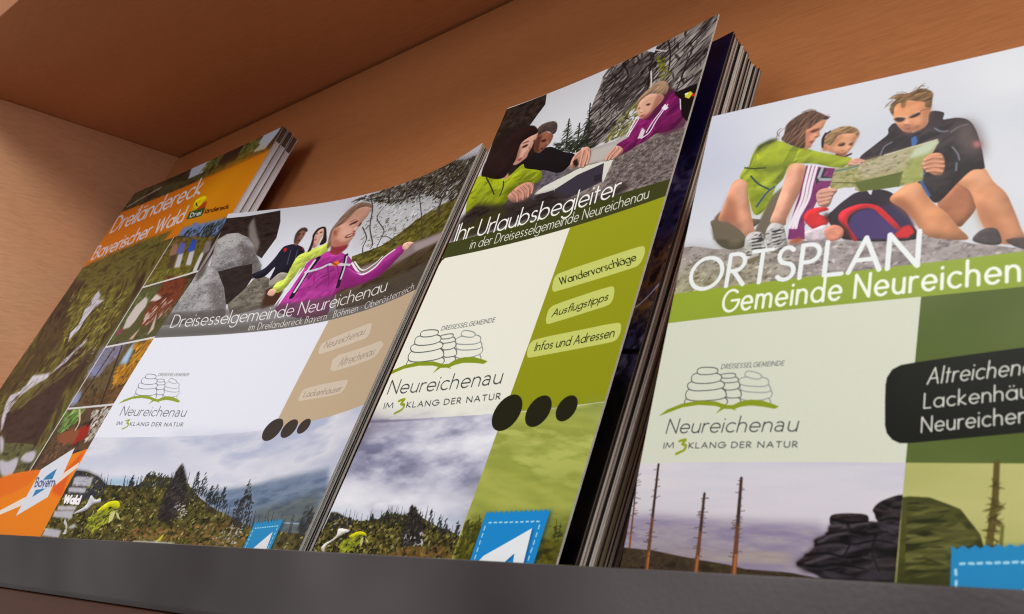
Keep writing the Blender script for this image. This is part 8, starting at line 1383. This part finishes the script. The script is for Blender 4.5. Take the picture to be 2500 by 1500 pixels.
('L',[(29.65,84.1),(29.49,84.61),(28.88,84.85),(27.82,84.89),(26.19,84.74),(24.52,84.5),(23.28,84.21),(22.43,83.8),(22.22,83.19),(22.65,82.6),(23.41,82.38),(24.36,82.26),(25.95,82.31),(27.71,82.56),(28.83,82.94),(29.43,83.43),(29.65,84.1)],(150,155,155),.25,{'sm':1}),
('P',[(27.68,82.64),(27.46,82.91),(27.05,82.97),(26.48,82.95),(25.52,82.76),(24.45,82.43),(23.82,82.1),(23.57,81.78),(23.56,81.44),(23.68,81.07),(23.98,80.89),(24.59,80.89),(25.62,81.15),(26.61,81.51),(27.23,81.84),(27.61,82.2)],(209,212,197),{}),
('L',[(27.68,82.64),(27.46,82.91),(27.05,82.97),(26.48,82.95),(25.52,82.76),(24.45,82.43),(23.82,82.1),(23.57,81.78),(23.56,81.44),(23.68,81.07),(23.98,80.89),(24.59,80.89),(25.62,81.15),(26.61,81.51),(27.23,81.84),(27.61,82.2),(27.68,82.64)],(150,155,155),.25,{'sm':1}),
('P',[(23.62,88.28),(23.49,88.73),(23.12,88.97),(22.58,89.14),(21.61,89.23),(20.49,89.17),(19.79,88.95),(19.45,88.61),(19.33,88.14),(19.31,87.59),(19.54,87.23),(20.12,87.01),(21.18,86.99),(22.24,87.11),(22.93,87.34),(23.4,87.69)],(209,212,197),{}),
('L',[(23.62,88.28),(23.49,88.73),(23.12,88.97),(22.58,89.14),(21.61,89.23),(20.49,89.17),(19.79,88.95),(19.45,88.61),(19.33,88.14),(19.31,87.59),(19.54,87.23),(20.12,87.01),(21.18,86.99),(22.24,87.11),(22.93,87.34),(23.4,87.69),(23.62,88.28)],(110,113,113),.25,{'sm':1}),
('P',[(23.4,86.2),(23.54,86.78),(23.26,87.13),(22.64,87.3),(21.71,87.33),(20.82,87.28),(20.18,87.13),(19.71,86.84),(19.44,86.29),(19.4,85.63),(19.62,85.21),(20.13,84.92),(21.08,84.84),(22.02,84.97),(22.58,85.24),(23.01,85.59)],(209,212,197),{}),
('L',[(23.4,86.2),(23.54,86.78),(23.26,87.13),(22.64,87.3),(21.71,87.33),(20.82,87.28),(20.18,87.13),(19.71,86.84),(19.44,86.29),(19.4,85.63),(19.62,85.21),(20.13,84.92),(21.08,84.84),(22.02,84.97),(22.58,85.24),(23.01,85.59),(23.4,86.2)],(110,113,113),.25,{'sm':1}),
('P',[(22.72,84.31),(22.61,84.8),(22.25,85.06),(21.72,85.24),(20.77,85.33),(19.68,85.26),(18.99,85.01),(18.65,84.64),(18.52,84.12),(18.5,83.52),(18.71,83.14),(19.27,82.9),(20.31,82.88),(21.34,83.03),(22.03,83.29),(22.5,83.67)],(209,212,197),{}),
('L',[(22.72,84.31),(22.61,84.8),(22.25,85.06),(21.72,85.24),(20.77,85.33),(19.68,85.26),(18.99,85.01),(18.65,84.64),(18.52,84.12),(18.5,83.52),(18.71,83.14),(19.27,82.9),(20.31,82.88),(21.34,83.03),(22.03,83.29),(22.5,83.67),(22.72,84.31)],(110,113,113),.25,{'sm':1}),
('P',[(22.11,82.73),(22.2,83.12),(21.85,83.35),(21.13,83.46),(20.08,83.48),(19.08,83.45),(18.37,83.35),(17.88,83.15),(17.64,82.79),(17.67,82.35),(17.97,82.07),(18.58,81.89),(19.66,81.83),(20.7,81.92),(21.3,82.1),(21.74,82.33)],(209,212,197),{}),
('L',[(22.11,82.73),(22.2,83.12),(21.85,83.35),(21.13,83.46),(20.08,83.48),(19.08,83.45),(18.37,83.35),(17.88,83.15),(17.64,82.79),(17.67,82.35),(17.97,82.07),(18.58,81.89),(19.66,81.83),(20.7,81.92),(21.3,82.1),(21.74,82.33),(22.11,82.73)],(110,113,113),.25,{'sm':1}),
('P',[(21.28,81.8),(21.17,82.07),(20.88,82.23),(20.36,82.32),(19.51,82.33),(18.65,82.27),(18.07,82.17),(17.61,82.01),(17.35,81.71),(17.43,81.36),(17.85,81.2),(18.43,81.13),(19.23,81.1),(20.11,81.12),(20.75,81.22),(21.15,81.44)],(209,212,197),{}),
('L',[(21.28,81.8),(21.17,82.07),(20.88,82.23),(20.36,82.32),(19.51,82.33),(18.65,82.27),(18.07,82.17),(17.61,82.01),(17.35,81.71),(17.43,81.36),(17.85,81.2),(18.43,81.13),(19.23,81.1),(20.11,81.12),(20.75,81.22),(21.15,81.44),(21.28,81.8)],(110,113,113),.25,{'sm':1}),
('P',[(20.43,88.29),(20.02,88.92),(19.02,89.24),(17.58,89.46),(15.01,89.55),(12.06,89.42),(10.22,89.06),(9.37,88.56),(9.15,87.87),(9.23,87.09),(9.92,86.59),(11.52,86.31),(14.35,86.34),(17.1,86.58),(18.85,86.94),(20,87.46)],(209,212,197),{}),
('L',[(20.43,88.29),(20.02,88.92),(19.02,89.24),(17.58,89.46),(15.01,89.55),(12.06,89.42),(10.22,89.06),(9.37,88.56),(9.15,87.87),(9.23,87.09),(9.92,86.59),(11.52,86.31),(14.35,86.34),(17.1,86.58),(18.85,86.94),(20,87.46),(20.43,88.29)],(100,103,103),.25,{'sm':1}),
('P',[(19.58,85.9),(19.79,86.76),(18.98,87.3),(17.31,87.56),(14.87,87.63),(12.51,87.57),(10.83,87.35),(9.64,86.91),(9.07,86.08),(9.12,85.07),(9.84,84.43),(11.29,84.01),(13.85,83.88),(16.3,84.07),(17.7,84.48),(18.72,84.99)],(209,212,197),{}),
('L',[(19.58,85.9),(19.79,86.76),(18.98,87.3),(17.31,87.56),(14.87,87.63),(12.51,87.57),(10.83,87.35),(9.64,86.91),(9.07,86.08),(9.12,85.07),(9.84,84.43),(11.29,84.01),(13.85,83.88),(16.3,84.07),(17.7,84.48),(18.72,84.99),(19.58,85.9)],(100,103,103),.25,{'sm':1}),
('P',[(18.9,83.89),(18.64,84.5),(17.68,84.82),(16.34,85),(14.29,85.08),(12.12,85.02),(10.68,84.81),(9.75,84.45),(9.19,83.85),(9.1,83.08),(9.85,82.63),(11.39,82.43),(13.62,82.46),(15.65,82.6),(17.09,82.79),(18.28,83.15)],(209,212,197),{}),
('L',[(18.9,83.89),(18.64,84.5),(17.68,84.82),(16.34,85),(14.29,85.08),(12.12,85.02),(10.68,84.81),(9.75,84.45),(9.19,83.85),(9.1,83.08),(9.85,82.63),(11.39,82.43),(13.62,82.46),(15.65,82.6),(17.09,82.79),(18.28,83.15),(18.9,83.89)],(100,103,103),.25,{'sm':1}),
('P',[(17.83,82.19),(17.56,82.75),(16.85,83.02),(15.83,83.21),(14,83.26),(11.91,83.12),(10.6,82.8),(9.99,82.35),(9.81,81.75),(9.84,81.06),(10.3,80.62),(11.42,80.38),(13.42,80.42),(15.39,80.65),(16.65,80.98),(17.49,81.45)],(209,212,197),{}),
('L',[(17.83,82.19),(17.56,82.75),(16.85,83.02),(15.83,83.21),(14,83.26),(11.91,83.12),(10.6,82.8),(9.99,82.35),(9.81,81.75),(9.84,81.06),(10.3,80.62),(11.42,80.38),(13.42,80.42),(15.39,80.65),(16.65,80.98),(17.49,81.45),(17.83,82.19)],(100,103,103),.25,{'sm':1}),
('P',[(16.53,80.31),(16.34,80.68),(15.85,80.86),(15.14,80.98),(13.88,81.01),(12.44,80.91),(11.55,80.68),(11.14,80.38),(11.01,79.97),(11.04,79.51),(11.36,79.22),(12.12,79.07),(13.49,79.1),(14.84,79.26),(15.71,79.49),(16.3,79.8)],(209,212,197),{}),
('L',[(16.53,80.31),(16.34,80.68),(15.85,80.86),(15.14,80.98),(13.88,81.01),(12.44,80.91),(11.55,80.68),(11.14,80.38),(11.01,79.97),(11.04,79.51),(11.36,79.22),(12.12,79.07),(13.49,79.1),(14.84,79.26),(15.71,79.49),(16.3,79.8),(16.53,80.31)],(100,103,103),.25,{'sm':1}),
('P',[(7.85,88.54),(31.84,89.66),(32.1,91.41),(8.24,90.43)],(209,212,197),{}),
('P',[(2.53,90.89),(4.71,89.31),(8.56,88.02),(12.84,87.51),(17.17,87.92),(20.37,88.99),(21.85,89.06),(23.53,88.24),(26,87.92),(28.87,88.31),(31.43,89.23),(32.89,89.88),(31.94,90.37),(29.46,89.81),(26.23,89.32),(23.76,89.57),(22.39,90.05),(23.13,90.51),(21.66,90.02),(19.78,89.87),(17.86,91.01),(18.98,89.54),(17.38,89.03),(13.05,88.6),(8.75,88.97),(5.3,90.09)],(140,155,38),{}),
('T','DREISESSELGEMEINDE',(17.21,79.79),(17.35,78.66),(32.38,80),.2,(118,121,121),{'gap':.3}),
('T','Neureichenau',(5.67,95.3),(6.03,91.81),(37.51,95.63),.36,(74,77,78),{'dbl':1,'gap':.22}),
('T','IM',(5.74,98.91),(5.71,97.6),(8.39,98.9),.27,(80,83,83),{}),
('L',[(9.78,97.29),(11.31,97.01),(10.68,98.03),(11.63,98.41),(11.37,99.47),(9.49,100.35)],(150,160,30),.62,{'sm':1}),
('T','KLANG DER NATUR',(12.55,99.06),(12.48,97.79),(38.17,99.21),.27,(80,83,83),{'gap':.34}),
('P',[(68.9,118.2),(85.1,116.6),(84.4,132.6),(69.3,134.6)],(20,60,80),{'soft':.6,'al':.5}),
('P',[(68.8,117.8),(69.7,118.3),(70.6,117.6),(71.6,118.1),(72.5,117.4),(73.4,117.9),(74.3,117.2),(75.3,117.7),(76.1,117),(77,117.5),(77.9,116.8),(78.8,117.3),(79.7,116.7),(80.5,117.1),(81.4,116.5),(82.2,116.9),(83.1,116.3),(83.9,116.8),(84.8,116.1),(84.1,132.6),(69.3,134.6)],(44,140,190),{}),
('L',[(70.4,120.8),(71,120.7)],(170,214,232),.45,{}),
('L',[(71.8,120.6),(72.4,120.6)],(170,214,232),.45,{}),
('L',[(73.1,120.5),(73.7,120.4)],(170,214,232),.45,{}),
('L',[(74.5,120.3),(75.1,120.3)],(170,214,232),.45,{}),
('L',[(75.8,120.2),(76.4,120.1)],(170,214,232),.45,{}),
('L',[(77.1,120.1),(77.7,120)],(170,214,232),.45,{}),
('L',[(78.4,119.9),(79,119.8)],(170,214,232),.45,{}),
('L',[(79.7,119.8),(80.3,119.7)],(170,214,232),.45,{}),
('L',[(81,119.6),(81.5,119.6)],(170,214,232),.45,{}),
('L',[(82.2,119.5),(82.8,119.4)],(170,214,232),.45,{}),
('L',[(69.7,121.9),(69.8,122.7)],(170,214,232),.45,{}),
('L',[(69.9,123.8),(69.9,124.7)],(170,214,232),.45,{}),
('L',[(69.9,125.7),(70,126.6)],(170,214,232),.45,{}),
('L',[(70,127.6),(70.1,128.4)],(170,214,232),.45,{}),
('L',[(70.1,129.5),(70.2,130.3)],(170,214,232),.45,{}),
('L',[(70.2,131.3),(70.3,132.1)],(170,214,232),.45,{}),
('L',[(70.3,133.1),(70.4,133.9)],(170,214,232),.45,{}),
('L',[(83.1,120.4),(83.1,121.2)],(170,214,232),.45,{}),
('L',[(83.1,122.3),(83,123.1)],(170,214,232),.45,{}),
('L',[(83,124.2),(83,125)],(170,214,232),.45,{}),
('L',[(83,126),(82.9,126.8)],(170,214,232),.45,{}),
('L',[(82.9,127.9),(82.9,128.7)],(170,214,232),.45,{}),
('L',[(82.8,129.7),(82.8,130.5)],(170,214,232),.45,{}),
('L',[(82.8,131.5),(82.8,132.3)],(170,214,232),.45,{}),
('P',[(80.1,124.2),(82.7,121.9),(82.6,128.3),(78.6,126.8)],(226,232,236),{}),
],
}
DIM = {1: (0, 210, 297, 4., (70, 70, 50)), 2: (-12, 166, 236, 6., (225, 227, 238)), 3: (0, 105, 211, 8., (230, 229, 218)), 4: (0, 106, 155, 9., (213, 216, 199)), 5: (0, 106, 211, 4., (22, 16, 48))}
OPS[5] = [('X', [(0, 0), (106, 0), (106, 70), (0, 70)], [(14, 12, 40), (24, 18, 58), (18, 14, 46)], 20, 20, dict(octv=3)),
          ('X', [(0, 60), (106, 55), (106, 100), (0, 105)], [(24, 18, 40), (66, 56, 96), (40, 32, 66), (92, 82, 118)], 8, 7, dict(soft=4, octv=4)),
          ('X', [(60, 92), (106, 88), (106, 122), (60, 125)], [(52, 38, 44), (120, 82, 56), (70, 56, 70), (148, 104, 60)], 4, 5, dict(soft=3, octv=4)),
          ('X', [(0, 118), (106, 115), (106, 150), (0, 150)], [(24, 20, 28), (70, 64, 96), (30, 24, 34), (96, 92, 120)], 5, 5, dict(soft=3, octv=4)),
          ('L', [(70, 112), (88, 124), (106, 128)], (14, 12, 16), 1.6, dict(sm=1)), ('L', [(80, 100), (96, 112), (106, 104)], (180, 170, 190), .6, dict(sm=1)),
          ('X', [(0, 138), (106, 136), (106, 212), (0, 212)], [(8, 7, 8), (26, 20, 20), (14, 10, 10)], 9, 9, dict(soft=5, octv=4))]
def print_material(i, name):
    u0, u1, H, ppm, base = DIM[i]; c = Canvas(u1 - u0, H, ppm, base); sh = lambda p: [(x - u0, y) for x, y in p]
    for op in OPS[i]:
        mth, kw = op[0], op[-1]; a = list(op[1:-1])
        if mth == 'T': a[1:4] = sh(a[1:4])
        else: a[0] = sh(a[0])
        getattr(c, mth)(*a, **kw)
    a = np.ones((c.h, c.w, 4), np.float32); rng = np.random.default_rng(i)
    a[..., :3] = np.clip(c.a + rng.normal(0, .006, (c.h, c.w, 1)), 0, 1); a = a[::-1]
    im = bpy.data.images.new(name, c.w, c.h); im.pixels.foreach_set(np.ascontiguousarray(a).ravel()); im.update(); im.pack()
    m, t, b = newmat(name); uv = node(t, 'ShaderNodeUVMap'); tx = node(t, 'ShaderNodeTexImage', image=im, interpolation='Linear', extension='EXTEND')
    link(t, uv.outputs[0], tx.inputs[0]); 
    g = node(t, 'ShaderNodeGamma'); g.inputs[1].default_value = 1.14; link(t, tx.outputs[0], g.inputs[0]); link(t, g.outputs[0], b.inputs['Base Color'])
    tc = node(t, 'ShaderNodeTexCoord'); n = node(t, 'ShaderNodeTexNoise', i_Scale=35.0, i_Detail=2.0); link(t, tc.outputs['Object'], n.inputs['Vector'])
    rr = node(t, 'ShaderNodeMapRange'); rr.inputs['To Min'].default_value = .26; rr.inputs['To Max'].default_value = .46; link(t, n.outputs[0], rr.inputs['Value']); link(t, rr.outputs[0], b.inputs['Roughness'])
    bp = node(t, 'ShaderNodeBump', i_Strength=.2, i_Distance=.0005); link(t, n.outputs[0], bp.inputs['Height']); link(t, bp.outputs[0], b.inputs['Normal'])
    b.inputs['Specular IOR Level'].default_value = .12
    return m
PM = {i: print_material(i, n) for i, n in ((1, 'magazine_cover_print'), (2, 'landscape_brochure_print'), (3, 'guide_brochure_print'), (4, 'town_map_print'), (5, 'night_cover_print'))}
# ---------------------------------------------------------------- the leaning, gently warped sheets
GEO = {1: {'q': [-676.71353, 188.20982, -0.01469, 0.4146, -0.04032, 0.916, -0.91953, 1.00417, 0.0, 0.0, 0.0], 'z': -25.9, 'W': 210.0, 'H': 297.0}, 2: {'q': [-413.38732, 159.57132, 0.17977, 0.52732, 0.01131, 8.45585, -3.16042, -1.92422, 3.08197, 1.64823, 2.78828], 'z': -24.346, 'W': 164.568, 'H': 220.647}, 3: {'q': [-243.63585, 180.39835, -0.08907, 0.40394, -0.02445, 2.16194, 0.34181, 0.73961, 0.0, 0.0, 0.0], 'z': -25.926, 'W': 105.0, 'H': 210.0}, 4: {'q': [-119.07294, 148.84114, -0.00648, 0.35745, -0.0418, -0.51418, -1.02597, -3.55367, 0.50701, 0.75506, 0.49839], 'z': -61.472, 'W': 91.35, 'H': 182.7}, 6: {'q': [-243.63585, 180.39835, -0.08907, 0.40394, -0.02445, 2.16194, 0.34181, 0.73961, 0.0, 0.0, 0.0], 'z': -25.926, 'W': 105.0, 'H': 210.0}}
def frame(yaw, lean, roll):
    cy, sy = math.cos(yaw), math.sin(yaw); U = np.array([cy, sy, 0]); B = np.array([-sy, cy, 0])
    V = math.cos(lean) * np.array([0, 0, 1]) + math.sin(lean) * B; N = np.cross(U, V)
    return math.cos(roll) * U + math.sin(roll) * V, -math.sin(roll) * U + math.cos(roll) * V, N
def surf(i, u, w, n=0.):
    g = GEO[i]; q = g['q']; U, V, N = frame(*q[2:5]); a = 2 * u / g['W'] - 1; s = 1 - 2 * w / g['H']
    d = q[5] * a * a + q[6] * s * s + q[7] * a * s + q[8] * a ** 3 + q[9] * a * a * s + q[10] * a * s * s
    return (np.array([q[0], q[1], g['z'] + Z0]) + u * U + (g['H'] - w) * V + (d + n) * N) * MM
def flare(i, w):    # the corner of the warped brochure that swings out to the left
    return -11. * max(0, 1 - w / 42.) ** 1.4 if i == 2 else 0.
def slab(name, i, u0, u1, w0, w1, n0, n1, front, side, parent=None, nu=16, nw=24, du=0., dn=0., back=None, wtop=None, sidetop=None):
    """curved slab between depths n0 (front) and n1 (back, more negative); dn = extra depth at its top edge"""
    bm = bmesh.new(); uvl = bm.loops.layers.uv.new('UVMap'); d0, d1, Hh, ppm, _ = DIM.get(PRN.get(i, i), DIM[3])
    def pt(a, b, n):
        ww = w0 + (w1 - w0) * b; uu = u0 + (u1 - u0) * a; uu += flare(i, ww) * (1 - a) ** 2
        return surf(i, uu + du, ww, n + dn * (1 - ww / GEO[i]['H'])), uu, ww
    G = []
    for n in (n0, n1):
        L = [[None] * (nu + 1) for _ in range(nw + 1)]
        for b in range(nw + 1):
            for a in range(nu + 1):
                p, uu, ww = pt(a / nu, b / nw, n); L[b][a] = (bm.verts.new(p), uu, ww, n)
        G.append(L)
    def face(q, mi, mode):
        f = bm.faces.new([v[0] for v in q]); f.material_index = mi; f.smooth = mode == 'f'
        for lp, v in zip(f.loops, q):
            if mode == 'f': lp[uvl].uv = ((v[1] - d0) / (d1 - d0), 1 - v[2] / Hh)
            elif mode == 's': lp[uvl].uv = (v[3] * MM + i * .37 + u0 * .001 + n0 * .011, v[2] * MM)
            else: lp[uvl].uv = (v[3] * MM + n0 * .011, v[1] * MM)
    F, K = G
    for b in range(nw):
        mid = 1 if wtop is None or (w0 + (w1 - w0) * (b + .5) / nw) > wtop else 3
        for a in range(nu):
            face([F[b][a], F[b + 1][a], F[b + 1][a + 1], F[b][a + 1]], 0, 'f'); face([K[b][a], K[b][a + 1], K[b + 1][a + 1], K[b + 1][a]], 2, 'f')
        face([F[b][0], K[b][0], K[b + 1][0], F[b + 1][0]], mid, 's'); face([F[b][nu], F[b + 1][nu], K[b + 1][nu], K[b][nu]], mid, 's')
    for a in range(nu):
        face([F[0][a], F[0][a + 1], K[0][a + 1], K[0][a]], 1, 't'); face([F[nw][a], K[nw][a], K[nw][a + 1], F[nw][a + 1]], 1, 't')
    for e in bm.edges:
        if len({f.smooth for f in e.link_faces}) > 1: e.smooth = False
    bm.normal_update()
    me = bpy.data.meshes.new(name); bm.to_mesh(me); bm.free()
    for mt in (front, side, back or side, sidetop or side): me.materials.append(mt)
    o = bpy.data.objects.new(name, me); sc.collection.objects.link(o)
    if parent is not None:
        o.parent = parent; o.matrix_parent_inverse = parent.matrix_world.inverted()
    return o
PRN = {6: 5}
def thing(name, loc, label, cat, group=None):
    o = bpy.data.objects.new(name, None); sc.collection.objects.link(o); o.empty_display_size = .01; o.location = loc; o['label'] = label; o['category'] = cat
    if group: o['group'] = group
    bpy.context.view_layer.update(); return o
def booklet(name, i, W, w1, n0, th, mats, label, cat, group=None, du=0., dn=0., w0=0., wtop=None, sidetop=None, th_c=.28, inset=.5, bow=0.):
    """cover sheet in front, sheaf of pages, back sheet"""
    front, csheet, pages = mats
    r = thing(name, tuple(surf(i, W / 2 + du, w1, n0)), label, cat, group)
    slab('front_cover', i, 0, W, w0, w1, n0, n0 - th_c, front, csheet, r, du=du, dn=dn)
    slab('pages', i, .3, W - inset, w0 + .4, w1 - .3, n0 - th_c - .02, n0 - th + th_c + .02, M_sheet, pages, r, du=du, dn=dn, wtop=wtop, sidetop=sidetop)
    slab('back_cover', i, 0, W, w0, w1, n0 - th + th_c, n0 - th, csheet, csheet, r, du=du, dn=dn)
    return r
# ---------------------------------------------------------------- the cabinet
def mesh_box(name, pts, faces, mat, parent, bevel=0.):
    me = bpy.data.meshes.new(name); me.from_pydata([tuple(np.array(p) * MM) for p in pts], [], faces); me.materials.append(mat)
    bm = bmesh.new(); bm.from_mesh(me); bmesh.ops.recalc_face_normals(bm, faces=bm.faces)
    if bevel: bmesh.ops.bevel(bm, geom=list(bm.edges), offset=bevel * MM, segments=3, profile=.5, affect='EDGES')
    bm.to_mesh(me); bm.free()
    o = bpy.data.objects.new(name, me); sc.collection.objects.link(o); o.parent = parent; o.matrix_parent_inverse = parent.matrix_world.inverted(); return o
def prism(name, x0, x1, prof, mat, parent, bevel=0.):       # profile in (y, z) drawn along x
    n = len(prof); pts = [(x0, y, z) for y, z in prof] + [(x1, y, z) for y, z in prof]
    fc = [tuple(range(n)), tuple(range(2 * n - 1, n - 1, -1))] + [(k, (k + 1) % n, n + (k + 1) % n, n + k) for k in range(n)]
    return mesh_box(name, pts, fc, mat, parent, bevel)
TL = math.tan(.42); YB = 208.; ZC = 293.5 + Z0; XL = -680.2; XR = 330.; YF = 145.
yb = lambda z: YB + TL * (z - Z0 + 26)
cab = thing('display_shelf', (-.2, .2, 0), 'brown beech veneer display compartment with sloping back and dark metal lip', 'shelf')
prism('back_panel', XL, XR, [(yb(0), 0), (yb(ZC - 1.6), ZC - 1.6), (yb(ZC) + 18, ZC - 1.6), (yb(0) + 18, 0)], M_back, cab)
prism('top_board', XL - 19, XR + 19, [(166, ZC + .15), (yb(ZC) + 22, ZC + .15), (yb(ZC) + 22, ZC + 19), (166, ZC + 19)], M_top, cab, .6)
prism('side_panel', XL - 19, XL - .15, [(YF + 6, 0), (yb(ZC) + 20, 0), (yb(ZC) + 20, ZC), (YF + 6, ZC)], M_side, cab, .6)
prism('side_panel', XR + .15, XR + 19, [(YF + 6, 0), (yb(ZC) + 20, 0), (yb(ZC) + 20, ZC), (YF + 6, ZC)], M_side, cab, .6)
prism('shelf_board', XL - 19, XR + 19, [(YF, -22), (yb(ZC) + 20, -22), (yb(ZC) + 20, -.15), (YF, -.15)], M_edge, cab, .8)
prism('retaining_lip', XL - 19, XR + 19, [(143.0, 2.2), (143.0, 19.6), (144.6, 19.6), (144.6, 3.8), (160, 3.8), (160, .2), (144.8, .2)], M_metal, cab, .25)
# ---------------------------------------------------------------- the brochures
MG = 'magazines stacked behind the orange-titled cover'
booklet('magazine', 1, 210, 288, 0, 3.7, (PM[1], M_sheet, M_white_pages), 'thick tourist magazine with an orange title band over a waterfall photo, front of its stack', 'magazine', MG, wtop=7, sidetop=M_top_bleed)
for k, lb in enumerate(('second magazine of the leftmost stack, only its white page edges showing', 'rearmost magazine of the leftmost stack, resting against the wooden back')):
    booklet('magazine', 1, 210, 288, -3.9 * (k + 1), 3.7, (M_black_sheet, M_sheet, M_white_pages), lb, 'magazine', MG, du=(.9, 2.0)[k], wtop=(8, 12)[k], sidetop=M_top_bleed, w0=(.4, 2.0)[k])
BG = 'thin brochures under the curved landscape-and-family cover'
booklet('brochure', 2, 164.57, 217, 0, 1.2, (PM[2], M_sheet, M_grey_pages), 'curved white and tan brochure with a girl in a magenta jacket and three dark dots', 'brochure', BG)
for k, lb in enumerate(('second thin brochure directly under the curved tan and white cover', 'third thin brochure under the curved tan and white cover', 'hindmost thin brochure under the curved tan and white cover')):
    booklet('brochure', 2, 164.57, 217, -1.35 * (k + 1), 1.2, (M_black_sheet, (M_sheet, M_black_sheet, M_sheet)[k], (M_dark_pages, M_grey_pages, M_grey_pages)[k]), lb, 'brochure', BG, du=(.2, .6, .3)[k], w0=(.3, .8, .5)[k])
booklet('guide_brochure', 3, 105, 208, 0, .7, (PM[3], M_sheet, M_cream_pages if 0 else M_grey_pages), 'tall olive green and cream holiday guide with a family reading a map on a boulder', 'brochure', th_c=.2)
booklet('night_brochure', 6, 105, 208, -5.4, 1.3, (PM[5], M_black_sheet, M_dark_pages), 'dark navy and black brochure peeking out right behind the olive green guide', 'brochure', du=.5, dn=-3.3)
SG = 'worn booklets stacked behind the navy brochure'
rnd_ = random.Random(4)
ords = ('first', 'second', 'third', 'fourth', 'fifth', 'sixth', 'seventh', 'eighth', 'ninth')
DUS = (.5, .2, .7, .4, .9, 1.2, .8, 1.7, 2.1); WS = (.6, .2, .8, .5, 1.2, 3.2, 2.6, 3.4, 3.0)
PGS = (M_grey_pages, M_brown_pages, M_grey_pages, M_brown_pages, M_olive_pages, M_brown_pages, M_grey_pages, M_brown_pages, M_olive_pages)
for k in range(9):
    booklet('booklet', 6, 105, 208, -6.9 - 1.55 * k, 1.45, (M_black_sheet, (M_brown_sheet, M_black_sheet, M_sheet, M_brown_sheet)[k % 4], PGS[k]), ords[k] + ' brown-edged booklet counted backwards from the dark navy brochure', 'booklet', SG, th_c=.14, du=DUS[k], dn=-3.3 - .28 * k, w0=WS[k], wtop=96 + 9 * (k % 4), sidetop=M_brown_pages)
MP = 'folded town maps leaning at the right'
booklet('town_map', 4, 105, 146, 0, 2.4, (PM[4], M_cream_sheet, M_grey_pages), 'pale green and white folded town map with three hikers sitting on a rock', 'map')
